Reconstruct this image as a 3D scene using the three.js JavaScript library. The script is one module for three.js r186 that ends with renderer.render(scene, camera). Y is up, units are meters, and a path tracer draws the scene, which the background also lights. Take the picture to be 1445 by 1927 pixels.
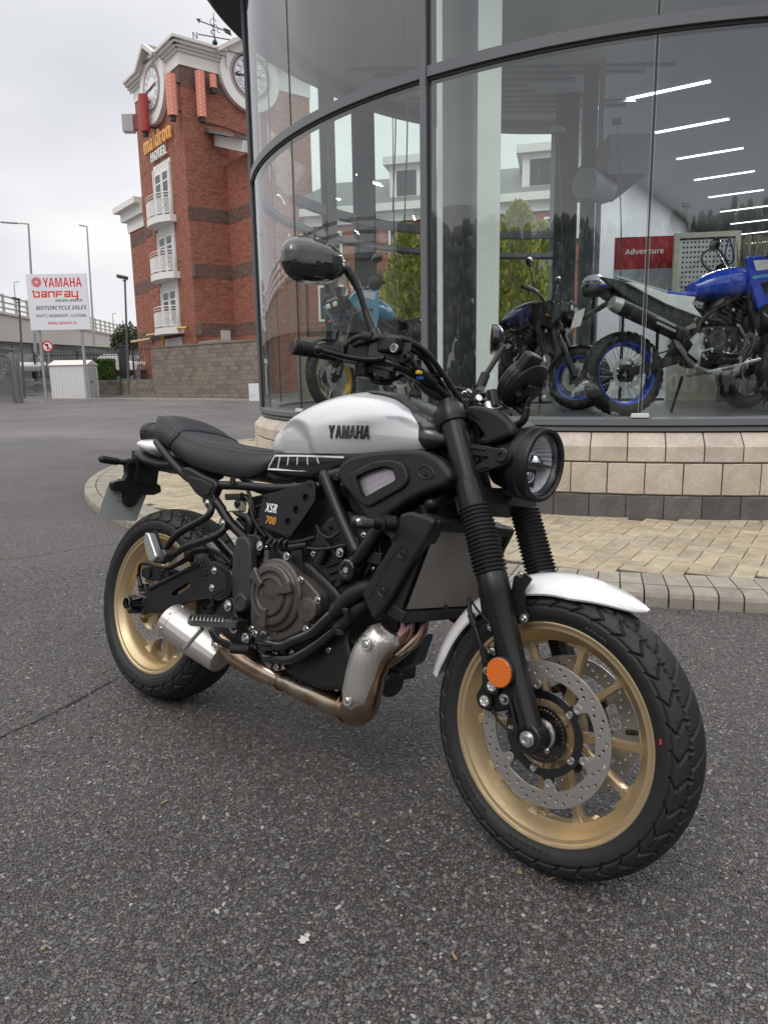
import * as THREE from 'three';
import { RoundedBoxGeometry } from 'three/addons/geometries/RoundedBoxGeometry.js';
import { mergeGeometries, toCreasedNormals } from 'three/addons/utils/BufferGeometryUtils.js';
import { TextGeometry } from 'three/addons/geometries/TextGeometry.js';
import { RectAreaLightUniformsLib } from 'three/addons/lights/RectAreaLightUniformsLib.js';
import { FontLoader } from 'three/addons/loaders/FontLoader.js';

// ------------------------------------------------------------------ camera, sky, sun, exposure
const IW = 1445, IH = 1927, FPX = 1353.77, PITCH = -0.18191, ROLL = -0.01678, CAMH = 1.0322;
const scene = new THREE.Scene();
const camera = new THREE.PerspectiveCamera(2 * Math.atan(IH / 2 / FPX) * 180 / Math.PI, IW / IH, 0.05, 600);
camera.position.set(0, CAMH, 0);
camera.rotation.set(PITCH, 0, ROLL, 'XYZ');
const renderer = new THREE.WebGLRenderer({ antialias: true });
renderer.setSize(767, 1024);
renderer.toneMapping = THREE.LinearToneMapping;
renderer.toneMappingExposure = 1.3;
renderer.shadowMap.enabled = true;
renderer.shadowMap.type = THREE.PCFSoftShadowMap;

function rng(seed) { let s = seed >>> 0; return () => { s = (s + 0x6d2b79f5) >>> 0; let t = Math.imul(s ^ (s >>> 15), 1 | s); t = (t + Math.imul(t ^ (t >>> 7), 61 | t)) ^ t; return ((t ^ (t >>> 14)) >>> 0) / 4294967296; }; }
function hash2(x, y, s) { let h = Math.imul(x, 374761393) + Math.imul(y, 668265263) + Math.imul(s, 2147483629); h = Math.imul(h ^ (h >>> 13), 1274126177); return ((h ^ (h >>> 16)) >>> 0) / 4294967296; }
function vnoise(x, y, s = 1, per = 0) {
  let xi = Math.floor(x), yi = Math.floor(y); const fx = x - xi, fy = y - yi, u = fx * fx * (3 - 2 * fx), v = fy * fy * (3 - 2 * fy);
  const w = (a) => per ? ((a % per) + per) % per : a;
  const a = hash2(w(xi), w(yi), s), b = hash2(w(xi + 1), w(yi), s), c = hash2(w(xi), w(yi + 1), s), d = hash2(w(xi + 1), w(yi + 1), s);
  return a + (b - a) * u + (c - a) * v + (a - b - c + d) * u * v;
}
function fbm(x, y, s = 1, o = 4, per = 0) { let t = 0, a = 0.5, n = 0; for (let i = 0; i < o; i++) { t += a * vnoise(x, y, s + i * 17, per); n += a; a *= 0.5; x *= 2; y *= 2; per *= 2; } return t / n; }
const clamp = (x, a = 0, b = 1) => Math.min(b, Math.max(a, x)), lerp = (a, b, t) => a + (b - a) * t, sstep = (a, b, x) => { const t = clamp((x - a) / (b - a)); return t * t * (3 - 2 * t); };
const V = (x, y, z) => new THREE.Vector3(x, y, z);

{ // overcast sky: brighter overhead, soft cloud patches, a pale horizon
  const w = 1024, h = 512, d = new Float32Array(w * h * 4);
  for (let j = 0; j < h; j++) for (let i = 0; i < w; i++) {
    const lat = (j / (h - 1) - 0.5) * Math.PI, lon = i / w * 2 * Math.PI, e = Math.sin(lat);
    const px = Math.cos(lon) * Math.cos(lat), pz = Math.sin(lon) * Math.cos(lat), q = 1 / (0.22 + Math.max(0, e));
    const n = fbm(px * q * 1.25 + 9.3, pz * q * 1.25 + 4.1, 5, 5), n2 = fbm(px * q * 0.5 + 2.3, pz * q * 0.5 + 7.1, 25, 3);
    let L = 0.67 + 0.06 * Math.max(0, e) + 0.75 * sstep(0.38, 1, e) + (n - 0.5) * 0.46 * sstep(0, 0.25, e) + (n2 - 0.5) * 0.2 * sstep(0, 0.2, e);
    const t = clamp((n - 0.32) * 2.4);
    let r = L * lerp(0.945, 1.0, t), g = L * lerp(0.965, 1.0, t), b = L * lerp(1.025, 1.0, t);
    if (e < 0) { r = 0.2; g = 0.2; b = 0.2; }
    const k = (j * w + i) * 4; d[k] = r; d[k + 1] = g; d[k + 2] = b; d[k + 3] = 1;
  }
  const sky = new THREE.DataTexture(d, w, h, THREE.RGBAFormat, THREE.FloatType);
  sky.mapping = THREE.EquirectangularReflectionMapping; sky.magFilter = sky.minFilter = THREE.LinearFilter; sky.needsUpdate = true;
  scene.background = sky; scene.environment = sky; scene.backgroundIntensity = 1.0; scene.environmentIntensity = 1.0;
}
RectAreaLightUniformsLib.init();
const sun = new THREE.DirectionalLight(0xfff4e6, 0.9);
sun.position.set(-6, 16, 7); sun.target.position.set(0, 0, -4); scene.add(sun, sun.target);
sun.castShadow = true; sun.shadow.radius = 45; sun.shadow.mapSize.set(2048, 2048);
Object.assign(sun.shadow.camera, { left: -14, right: 14, top: 14, bottom: -14, near: 1, far: 60 });

// ------------------------------------------------------------------ helpers
const camRot = new THREE.Matrix4().makeRotationFromEuler(new THREE.Euler(PITCH, 0, ROLL, 'XYZ'));
const CAM = V(0, CAMH, 0);
function ray(px, py) { return V((px - IW / 2) / FPX, -(py - IH / 2) / FPX, -1).applyMatrix4(camRot); }
function onY(px, py, y) { const d = ray(px, py); return CAM.clone().addScaledVector(d, (y - CAMH) / d.y); }         // the point at height y
function onZ(px, py, z) { const d = ray(px, py); return CAM.clone().addScaledVector(d, z / d.z); }                 // the point at depth z
function onPlane(px, py, p0, n) { const d = ray(px, py); return CAM.clone().addScaledVector(d, p0.clone().sub(CAM).dot(n) / d.dot(n)); }

const used = {};
function numbered(n) { const k = used[n] = (used[n] ?? -1) + 1; return k ? `${n}_${String(k).padStart(3, '0')}` : n; }
function shadows(o) { o.traverse((m) => { if (m.isMesh) { m.castShadow = true; m.receiveShadow = true; } }); return o; }
function thing(name, label, category, group) { const o = new THREE.Group(); o.name = numbered(name); o.userData = { label, category }; if (group) o.userData.group = group; scene.add(o); return o; }
function tag(o, label, category, group) { o.userData.label = label; o.userData.category = category; if (group) o.userData.group = group; return o; }
function mesh(name, geo, mat, parent = scene) {
  if (Array.isArray(geo)) geo = merge(geo);
  const m = new THREE.Mesh(geo, mat); m.name = parent === scene ? numbered(name) : name; m.castShadow = m.receiveShadow = true; parent.add(m); return m;
}
function struct(name, geo, mat, parent = scene) { const m = mesh(name, geo, mat, parent); if (parent === scene) m.userData.kind = 'structure'; return m; }
function stuff(m) { m.userData.kind = 'stuff'; return m; }
function merge(list) {
  const anyC = list.some((g) => g.attributes.color);
  return mergeGeometries(list.map((g) => {
    g = g.index ? g.toNonIndexed() : g.clone();
    const n = g.attributes.position.count;
    if (!g.attributes.uv) g.setAttribute('uv', new THREE.BufferAttribute(new Float32Array(n * 2), 2));
    if (!g.attributes.normal) g.computeVertexNormals();
    if (anyC && !g.attributes.color) g.setAttribute('color', new THREE.BufferAttribute(new Float32Array(n * 3).fill(1), 3));
    for (const k of Object.keys(g.attributes)) if (!['position', 'normal', 'uv', 'color'].includes(k)) g.deleteAttribute(k);
    return g;
  }));
}
const box = (w, h, d, x = 0, y = 0, z = 0) => new THREE.BoxGeometry(w, h, d).translate(x, y, z);
const rbox = (w, h, d, r, x = 0, y = 0, z = 0, s = 2) => new RoundedBoxGeometry(w, h, d, s, Math.min(r, w / 2.01, h / 2.01, d / 2.01)).translate(x, y, z);
function between(geo, a, b) { // a geometry that runs along +y from 0 to 1 laid from a to b
  const d = b.clone().sub(a), L = d.length(); geo = geo.clone();
  const q = new THREE.Quaternion().setFromUnitVectors(V(0, 1, 0), d.clone().normalize());
  return geo.applyMatrix4(new THREE.Matrix4().compose(a, q, V(1, L, 1)));
}
function rod(a, b, r, r2 = r, seg = 14, open = false) { const L = a.distanceTo(b); const g = new THREE.CylinderGeometry(r2, r, L, seg, 1, open).translate(0, L / 2, 0); const q = new THREE.Quaternion().setFromUnitVectors(V(0, 1, 0), b.clone().sub(a).normalize()); return g.applyMatrix4(new THREE.Matrix4().compose(a, q, V(1, 1, 1))); }
function bar(a, b, w, d, up = V(0, 1, 0)) { // a rectangular bar from a to b: w across, d along up
  const y = b.clone().sub(a), L = y.length(); y.normalize(); let z = up.clone().addScaledVector(y, -up.dot(y)).normalize(); const x = y.clone().cross(z);
  return new THREE.BoxGeometry(w, L, d).applyMatrix4(new THREE.Matrix4().makeBasis(x, y, z).setPosition(a.clone().add(b).multiplyScalar(0.5)));
}
function tube(pts, r, seg = 0, rs = 10) { const c = new THREE.CatmullRomCurve3(pts, false, 'centripetal'); return new THREE.TubeGeometry(c, seg || pts.length * 8, r, rs, false); }
function capTube(pts, r, seg = 0, rs = 10) { return merge([tube(pts, r, seg, rs), new THREE.SphereGeometry(r * 0.999, rs, 6).translate(pts[0].x, pts[0].y, pts[0].z), new THREE.SphereGeometry(r * 0.999, rs, 6).translate(pts.at(-1).x, pts.at(-1).y, pts.at(-1).z)]); }
const lathe = (pts, seg = 48, a0 = 0, al = Math.PI * 2) => new THREE.LatheGeometry(pts.map(([x, y]) => new THREE.Vector2(x, y)), seg, a0, al);
function poly(pts, holes = []) { const s = new THREE.Shape(pts.map(([x, y]) => new THREE.Vector2(x, y))); for (const h of holes) s.holes.push(new THREE.Path(h.map(([x, y]) => new THREE.Vector2(x, y)))); return s; }
const extr = (shape, depth, bevel = 0, bs = 2, cs = 12) => new THREE.ExtrudeGeometry(shape, { depth, bevelEnabled: bevel > 0, bevelThickness: bevel, bevelSize: bevel, bevelOffset: -bevel, bevelSegments: bs, curveSegments: cs });
function smoothPoly(pts, r, n = 5) { // round the corners of a polygon: r in its own units
  const out = []; const N = pts.length;
  for (let i = 0; i < N; i++) {
    const p = pts[i], a = pts[(i + N - 1) % N], b = pts[(i + 1) % N];
    const la = Math.hypot(a[0] - p[0], a[1] - p[1]), lb = Math.hypot(b[0] - p[0], b[1] - p[1]), rr = Math.min(p[2] ?? r, la * 0.48, lb * 0.48);
    const p0 = [p[0] + (a[0] - p[0]) / la * rr, p[1] + (a[1] - p[1]) / la * rr], p1 = [p[0] + (b[0] - p[0]) / lb * rr, p[1] + (b[1] - p[1]) / lb * rr];
    for (let k = 0; k <= n; k++) { const t = k / n, u = 1 - t; out.push([u * u * p0[0] + 2 * u * t * p[0] + t * t * p1[0], u * u * p0[1] + 2 * u * t * p[1] + t * t * p1[1]]); }
  }
  return out;
}
// loft: rings of equal length joined into a skin, ends closed if asked
function skin(rings, { close = true, capA = true, capB = true, uvs = null } = {}) {
  const n = rings[0].length, m = rings.length, pos = [], idx = [], uv = [], cols = close ? n + 1 : n;
  for (let i = 0; i < m; i++) for (let j = 0; j < cols; j++) { const p = rings[i][j % n]; pos.push(p.x, p.y, p.z); uv.push(j / (cols - 1), i / (m - 1)); }
  for (let i = 0; i < m - 1; i++) for (let j = 0; j < cols - 1; j++) { const a = i * cols + j, b = a + 1, c = a + cols, d = c + 1; idx.push(a, c, b, b, c, d); }
  const cap = (i, flip) => { const c = V(0, 0, 0); for (const p of rings[i]) c.add(p); c.multiplyScalar(1 / n); const k = pos.length / 3; pos.push(c.x, c.y, c.z); uv.push(0.5, 0.5); for (let j = 0; j < n; j++) { const p = rings[i][j]; pos.push(p.x, p.y, p.z); uv.push(0.5, 0.5); } for (let j = 0; j < n; j++) { const a = k + 1 + j, b = k + 1 + (j + 1) % n; flip ? idx.push(k, b, a) : idx.push(k, a, b); } };
  if (close && capA) cap(0, false); if (close && capB) cap(m - 1, true);
  const g = new THREE.BufferGeometry(); g.setAttribute('position', new THREE.Float32BufferAttribute(pos, 3)); g.setAttribute('uv', new THREE.Float32BufferAttribute(uv, 2)); g.setIndex(idx); g.computeVertexNormals();
  if (close) { // weld the seam's normals
    const N = g.attributes.normal; for (let i = 0; i < m; i++) { const a = i * cols, b = a + cols - 1, v = V(N.getX(a) + N.getX(b), N.getY(a) + N.getY(b), N.getZ(a) + N.getZ(b)).normalize(); N.setXYZ(a, v.x, v.y, v.z); N.setXYZ(b, v.x, v.y, v.z); }
  }
  return g;
}
function mirZ(g) { g = (g.index ? g.toNonIndexed() : g.clone()).scale(1, 1, -1); for (const k of Object.keys(g.attributes)) { const A = g.attributes[k], n = A.itemSize, a = A.array; for (let i = 0; i < A.count; i += 3) for (let c = 0; c < n; c++) { const t = a[(i + 1) * n + c]; a[(i + 1) * n + c] = a[(i + 2) * n + c]; a[(i + 2) * n + c] = t; } } return g; }
function crease(g, a = 0.6) { return toCreasedNormals(g.index ? g.toNonIndexed() : g, a); }
function uvScale(g, sx, sy) { const u = g.attributes.uv; for (let i = 0; i < u.count; i++) u.setXY(i, u.getX(i) * sx, u.getY(i) * sy); return g; }
function boxUV(g, s = 1) { // uv in metres by the dominant axis of each face
  if (g.index) g = g.toNonIndexed(); const P = g.attributes.position, U = new Float32Array(P.count * 2); const a = V(0, 0, 0), b = V(0, 0, 0), c = V(0, 0, 0);
  for (let i = 0; i < P.count; i += 3) {
    a.fromBufferAttribute(P, i); b.fromBufferAttribute(P, i + 1); c.fromBufferAttribute(P, i + 2); const n = b.clone().sub(a).cross(c.clone().sub(a)); const ax = Math.abs(n.x), ay = Math.abs(n.y), az = Math.abs(n.z);
    [a, b, c].forEach((p, k) => { const [u, v] = ay >= ax && ay >= az ? [p.x, p.z] : ax >= az ? [p.z, p.y] : [p.x, p.y]; U[(i + k) * 2] = u * s; U[(i + k) * 2 + 1] = v * s; });
  }
  g.setAttribute('uv', new THREE.BufferAttribute(U, 2)); return g;
}

// ------------------------------------------------------------------ textures and materials
function dataTex(n, fn, { srgb = false, rep = 1, h = n } = {}) {
  const d = new Uint8Array(n * h * 4);
  for (let j = 0; j < h; j++) for (let i = 0; i < n; i++) { const c = fn(i / n, j / h, i, j), k = (j * n + i) * 4; if (typeof c === 'number') d[k] = d[k + 1] = d[k + 2] = clamp(c) * 255; else { d[k] = clamp(c[0]) * 255; d[k + 1] = clamp(c[1]) * 255; d[k + 2] = clamp(c[2]) * 255; } d[k + 3] = 255; }
  const t = new THREE.DataTexture(d, n, h, THREE.RGBAFormat, THREE.UnsignedByteType); t.wrapS = t.wrapT = THREE.RepeatWrapping; t.magFilter = THREE.LinearFilter; t.minFilter = THREE.LinearMipmapLinearFilter; t.generateMipmaps = true; t.repeat.set(rep, rep); if (srgb) t.colorSpace = THREE.SRGBColorSpace; t.needsUpdate = true; return t;
}
function canvasTex(w, h, draw) { const c = document.createElement('canvas'); c.width = w; c.height = h; const g = c.getContext('2d'); draw(g, w, h); const t = new THREE.CanvasTexture(c); t.colorSpace = THREE.SRGBColorSpace; t.anisotropy = 8; return t; }
const C = (r, g, b) => new THREE.Color().setRGB(r, g, b);
function M(r, g, b, rough = 0.6, metal = 0, extra = {}) { return new THREE.MeshPhysicalMaterial({ color: C(r, g, b), roughness: rough, metalness: metal, ...extra }); }
const font = await new FontLoader().loadAsync('fonts/droid/droid_sans_bold.typeface.json');
const fontR = await new FontLoader().loadAsync('fonts/droid/droid_sans_regular.typeface.json');
function text3(str, size, depth, { f = font, shear = 0, width = 0, bevel = 0, center = true } = {}) {
  const g = new TextGeometry(str, { font: f, size, depth, curveSegments: 5, bevelEnabled: bevel > 0, bevelThickness: bevel, bevelSize: bevel * 0.6, bevelSegments: 2 });
  g.computeBoundingBox(); const b = g.boundingBox, w = b.max.x - b.min.x, h = b.max.y - b.min.y;
  if (center) g.translate(-(b.min.x + b.max.x) / 2, -(b.min.y + b.max.y) / 2, 0);
  if (width) g.scale(width / w, 1, 1);
  if (shear) g.applyMatrix4(new THREE.Matrix4().set(1, shear, 0, 0, 0, 1, 0, 0, 0, 0, 1, 0, 0, 0, 0, 1));
  return g;
}
const speck = dataTex(256, (u, v, i, j) => 0.5 + 0.5 * (fbm(u * 64, v * 64, 3, 3, 64) - 0.5) + 0.35 * (hash2(i, j, 8) - 0.5), {});      // a fine grain for plastic and cast surfaces
const mottle = dataTex(256, (u, v) => 0.3 + 0.7 * fbm(u * 6, v * 6, 13, 5, 6), {});
// ------------------------------------------------------------------ the ground
const groundY = (z) => 0.024 * Math.max(0, Math.min(-z, 46) - 27);
const gravelTex = (() => { // stone chippings in dark binder: one cell field gives colour, relief and gloss
  const n = 2048, cells = 190, col = new Uint8Array(n * n * 4), hgt = new Uint8Array(n * n * 4), cx = new Float32Array(cells * cells), cy = new Float32Array(cells * cells), ct = new Float32Array(cells * cells), ch = new Float32Array(cells * cells), cr = new Float32Array(cells * cells);
  const R = rng(77);
  for (let i = 0; i < cells * cells; i++) { cx[i] = R(); cy[i] = R(); const t = R(); ct[i] = t < 0.07 ? 0.13 + R() * 0.13 : t < 0.45 ? 0.085 + R() * 0.05 : 0.045 + R() * 0.045; ch[i] = 0.25 + 0.75 * R(); cr[i] = 0.55 + 0.45 * R(); }
  const enc = (x) => 255 * (x <= 0.0031308 ? 12.92 * x : 1.055 * Math.pow(x, 1 / 2.4) - 0.055);
  for (let j = 0; j < n; j++) for (let i = 0; i < n; i++) {
    const x = i / n * cells, y = j / n * cells, xi = Math.floor(x), yi = Math.floor(y); let b = 9, b2 = 9, bi = 0;
    for (let dy = -1; dy <= 1; dy++) for (let dx = -1; dx <= 1; dx++) {
      const a = (xi + dx + cells) % cells, c = (yi + dy + cells) % cells, k = c * cells + a; const ex = xi + dx + cx[k] - x, ey = yi + dy + cy[k] - y; const d = (ex * ex + ey * ey) / cr[k];
      if (d < b) { b2 = b; b = d; bi = k; } else if (d < b2) b2 = d;
    }
    const edge = Math.sqrt(b2) - Math.sqrt(b), stone = sstep(0.04, 0.2, edge), k4 = (j * n + i) * 4, g = 0.85 + 0.3 * hash2(i >> 1, j >> 1, 3);
    const base = lerp(0.017, ct[bi] * g, stone), warm = cr[bi] > 0.93 ? 1.14 : 1.0;
    col[k4] = clamp(enc(base * 1.04 * warm), 0, 255); col[k4 + 1] = clamp(enc(base * (0.985 + 0.02 * (warm - 1))), 0, 255); col[k4 + 2] = clamp(enc(base * (0.985 - 0.6 * (warm - 1))), 0, 255); col[k4 + 3] = 255;
    const hh = clamp(stone * (0.35 + 0.6 * ch[bi]) * (1 - 0.35 * Math.sqrt(b))) * 255; hgt[k4] = hgt[k4 + 1] = hgt[k4 + 2] = hh; hgt[k4 + 3] = 255;
  }
  const mk = (d, s) => { const t = new THREE.DataTexture(d, n, n, THREE.RGBAFormat, THREE.UnsignedByteType); t.wrapS = t.wrapT = THREE.RepeatWrapping; t.magFilter = THREE.LinearFilter; t.minFilter = THREE.LinearMipmapLinearFilter; t.generateMipmaps = true; if (s) t.colorSpace = THREE.SRGBColorSpace; t.needsUpdate = true; return t; };
  return { col: mk(col, true), hgt: mk(hgt, false) };
})();
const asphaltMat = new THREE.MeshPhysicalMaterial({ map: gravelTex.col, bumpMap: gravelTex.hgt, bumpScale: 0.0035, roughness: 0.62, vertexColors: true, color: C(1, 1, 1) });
{
  const xs = [], zs = []; const grow = (a, list, s0, lim, k) => { let x = a, s = s0; while (Math.abs(x) < lim) { x += s; list.push(x); s *= k; } };
  { const r = [], l = []; grow(0, r, 0.09, 380, 1.035); grow(0, l, -0.09, 380, 1.035); xs.push(...l.reverse(), 0, ...r); }
  { const f = [], b = []; grow(-2, f, -0.09, 420, 1.025); grow(-2, b, 0.12, 120, 1.12); zs.push(...b.reverse(), -2, ...f); }
  const pos = [], uv = [], col = [], idx = [], nx = xs.length;
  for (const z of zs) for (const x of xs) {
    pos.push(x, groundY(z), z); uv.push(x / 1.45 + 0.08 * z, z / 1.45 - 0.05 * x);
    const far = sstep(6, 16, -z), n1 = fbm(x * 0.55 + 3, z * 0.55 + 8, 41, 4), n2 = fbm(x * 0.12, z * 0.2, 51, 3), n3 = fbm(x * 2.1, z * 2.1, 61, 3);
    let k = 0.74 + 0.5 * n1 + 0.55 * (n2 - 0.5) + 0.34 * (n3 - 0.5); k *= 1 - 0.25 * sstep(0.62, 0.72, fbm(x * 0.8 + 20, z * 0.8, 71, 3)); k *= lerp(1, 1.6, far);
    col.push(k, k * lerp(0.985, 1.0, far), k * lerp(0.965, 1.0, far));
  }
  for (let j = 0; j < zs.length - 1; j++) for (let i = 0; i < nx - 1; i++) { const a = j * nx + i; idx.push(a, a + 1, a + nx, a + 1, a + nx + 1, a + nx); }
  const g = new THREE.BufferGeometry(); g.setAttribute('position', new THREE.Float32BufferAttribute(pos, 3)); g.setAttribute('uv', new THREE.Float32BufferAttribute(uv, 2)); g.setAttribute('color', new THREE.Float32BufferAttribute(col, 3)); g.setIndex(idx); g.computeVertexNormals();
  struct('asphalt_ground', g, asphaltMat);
  // loose-set stone chips standing out of the surface near the camera
  const ico = new THREE.IcosahedronGeometry(1, 0); const P = ico.attributes.position; for (let i = 0; i < P.count; i++) { const h = hash2(Math.round(P.getX(i) * 50), Math.round(P.getZ(i) * 50 + P.getY(i) * 9), 4); P.setXYZ(i, P.getX(i) * (0.75 + 0.5 * h), P.getY(i) * (0.8 + 0.4 * h), P.getZ(i) * (1.1 - 0.4 * h)); } ico.computeVertexNormals();
  const N = 52000, R = rng(4242), im = new THREE.InstancedMesh(ico, new THREE.MeshPhysicalMaterial({ color: 0xffffff, roughness: 0.6, bumpMap: speck, bumpScale: 0.0004 }), N), m = new THREE.Matrix4(), q = new THREE.Quaternion(), c = new THREE.Color();
  for (let i = 0; i < N; i++) {
    const z = -0.85 - 3.2 * Math.pow(R(), 1.35), x = (R() * 2 - 1) * (0.25 + 0.62 * -z), s = 0.0024 + 0.0036 * R() * R() + (R() < 0.03 ? 0.002 : 0);
    const onApron = Math.hypot(x - 2.938, z + 9.119) < 6.25; q.setFromEuler(new THREE.Euler((R() - 0.5) * 0.7, R() * 6.28, (R() - 0.5) * 0.7));
    m.compose(V(x, onApron ? -0.05 : 0.0002 + s * 0.02, z), q, V(s * (0.9 + 0.8 * R()), s * 0.55, s)); im.setMatrixAt(i, m);
    const t = R(), b = t < 0.05 ? 0.17 + 0.16 * R() : t < 0.45 ? 0.09 + 0.055 * R() : 0.05 + 0.045 * R(); const w = R(); im.setColorAt(i, c.setRGB(b * (1.02 + 0.1 * (w > 0.9)), b, b * (0.98 - 0.1 * (w > 0.9))));
  }
  im.name = 'gravel'; im.castShadow = im.receiveShadow = true; scene.add(im); stuff(tag(im, 'grey stone chippings set in the dark asphalt in front', 'gravel'));
}
{ // a dried white splash, bits of leaf and pale grit lying about
  const R = rng(17), splash = (px, py, r) => { const c = onY(px, py, 0.004), pts = []; for (let i = 0; i < 28; i++) { const a = i / 28 * 6.2832, q = r * (0.55 + 0.7 * R()); pts.push([q * Math.cos(a), q * Math.sin(a)]); } return new THREE.ShapeGeometry(poly(pts)).rotateX(-Math.PI / 2).translate(c.x, 0.0045, c.z); };
  struct('dried_splash', merge([splash(572, 1768, 0.011), splash(578, 1760, 0.006)]), M(0.42, 0.41, 0.38, 0.9));
  const bits = []; for (let i = 0; i < 90; i++) { const z = -1.1 - 12 * R() * R(), x = (R() - 0.6) * (0.4 - 1.1 * z); if (Math.hypot(x - 2.938, z + 9.119) < 6.3) continue; bits.push(box(0.006 + 0.012 * R(), 0.002, 0.004 + 0.005 * R()).rotateY(R() * 6).translate(x, 0.005, z)); } stuff(tag(mesh('litter', bits, M(0.24, 0.17, 0.09, 0.9)), 'scattered tan leaf crumbs and grit on the asphalt', 'leaf crumbs'));
}
{ // pale seams in the asphalt
  const seamMat = M(0.13, 0.125, 0.115, 0.9); const R = rng(5);
  const ribbon = (pts, w) => { const L = [], Rr = []; const c = new THREE.CatmullRomCurve3(pts.map((p) => onY(...p, 0))); const n = 70; for (let i = 0; i <= n; i++) { const p = c.getPoint(i / n), t = c.getTangent(i / n), nn = V(-t.z, 0, t.x).normalize(), ww = w * (0.25 + 0.95 * R()), o = (R() - 0.5) * w * 1.4; L.push(V(p.x + nn.x * (o + ww), groundY(p.z) + 0.004, p.z + nn.z * (o + ww))); Rr.push(V(p.x + nn.x * (o - ww), groundY(p.z) + 0.004, p.z + nn.z * (o - ww))); } return skin([L, Rr], { close: false }); };
  struct('asphalt_joint', merge([ribbon([[-8, 1054], [80, 1044], [160, 1030], [232, 1020]], 0.006)]), seamMat);
  struct('asphalt_joint', merge([ribbon([[-5, 884], [80, 880], [150, 882], [228, 880]], 0.012), ribbon([[155, 848], [190, 847], [210, 847]], 0.03)]), seamMat);
  struct('asphalt_joint', merge([ribbon([[-8, 1392], [90, 1348], [180, 1300], [215, 1280]], 0.005)]), M(0.02, 0.02, 0.02, 0.8));
  struct('asphalt_joint', merge([ribbon([[330, 757], [372, 756], [410, 755]], 0.08)]), seamMat);
}

// ------------------------------------------------------------------ the round paved apron and its kerb
const DC = V(2.938, 0, -9.119), APY = 0.075;
const polar = (r, deg, y = 0) => V(DC.x + r * Math.cos(deg * Math.PI / 180), y, DC.z + r * Math.sin(deg * Math.PI / 180));
function arcSolid(r0, r1, a0, a1, y0, y1, seg = 2, gap = 0) { // a block between two radii and two bearings
  const g = [], rr = [[r0, y0], [r1, y0], [r1, y1], [r0, y1]]; const rings = [];
  for (let i = 0; i <= seg; i++) { const a = lerp(a0 + gap, a1 - gap, i / seg); rings.push(rr.map(([r, y]) => polar(r, a, y))); }
  return crease(skin(rings), 0.5);
}
const profRing = (prof, a0, a1, seg, closed = true) => { const rings = []; for (let i = 0; i <= seg; i++) rings.push(prof.map(([r, y]) => polar(r, lerp(a0, a1, i / seg), y))); return crease(skin(rings, { close: closed }), 0.5); };
const stoneGrain = dataTex(512, (u, v, i, j) => { const n = fbm(u * 40, v * 40, 71, 4, 40), h = hash2(i >> 1, j >> 1, 72); return 0.35 + 0.45 * n + 0.3 * (h - 0.5); });
const stoneCol = (a, b, seed) => dataTex(512, (u, v, i, j) => { const n = fbm(u * 5, v * 5, seed, 5, 5), s = fbm(u * 90, v * 90, seed + 3, 2, 90); const t = clamp(0.2 + 0.9 * (n - 0.2) + 0.7 * (s - 0.5)); return [lerp(a[0], b[0], t), lerp(a[1], b[1], t), lerp(a[2], b[2], t)]; }, { srgb: true });
function stoneMats(a, b, seed, tints, bump = 0.002, sc = 4) { const t = stoneCol(a, b, seed); t.repeat.set(sc, sc); const g = stoneGrain.clone(); g.repeat.set(sc, sc); return tints.map((k) => new THREE.MeshPhysicalMaterial({ map: t, bumpMap: g, bumpScale: bump, roughness: 0.9, color: C(...k) })); }
const paverMats = stoneMats([0.60, 0.56, 0.485], [0.80, 0.75, 0.65], 81, [[1, 1, 1], [0.9, 0.9, 0.91], [1.08, 1.06, 1.02], [0.97, 0.94, 0.88], [0.84, 0.83, 0.82]].map((t) => t.map((x) => x * 0.95)), 0.0016, 3);
const edgeMats = stoneMats([0.52, 0.50, 0.465], [0.70, 0.675, 0.63], 83, [[0.9, 0.9, 0.9], [0.8, 0.8, 0.8], [0.98, 0.97, 0.95]], 0.0016, 3);
const jointMat = M(0.05, 0.042, 0.03, 0.95);
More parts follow.
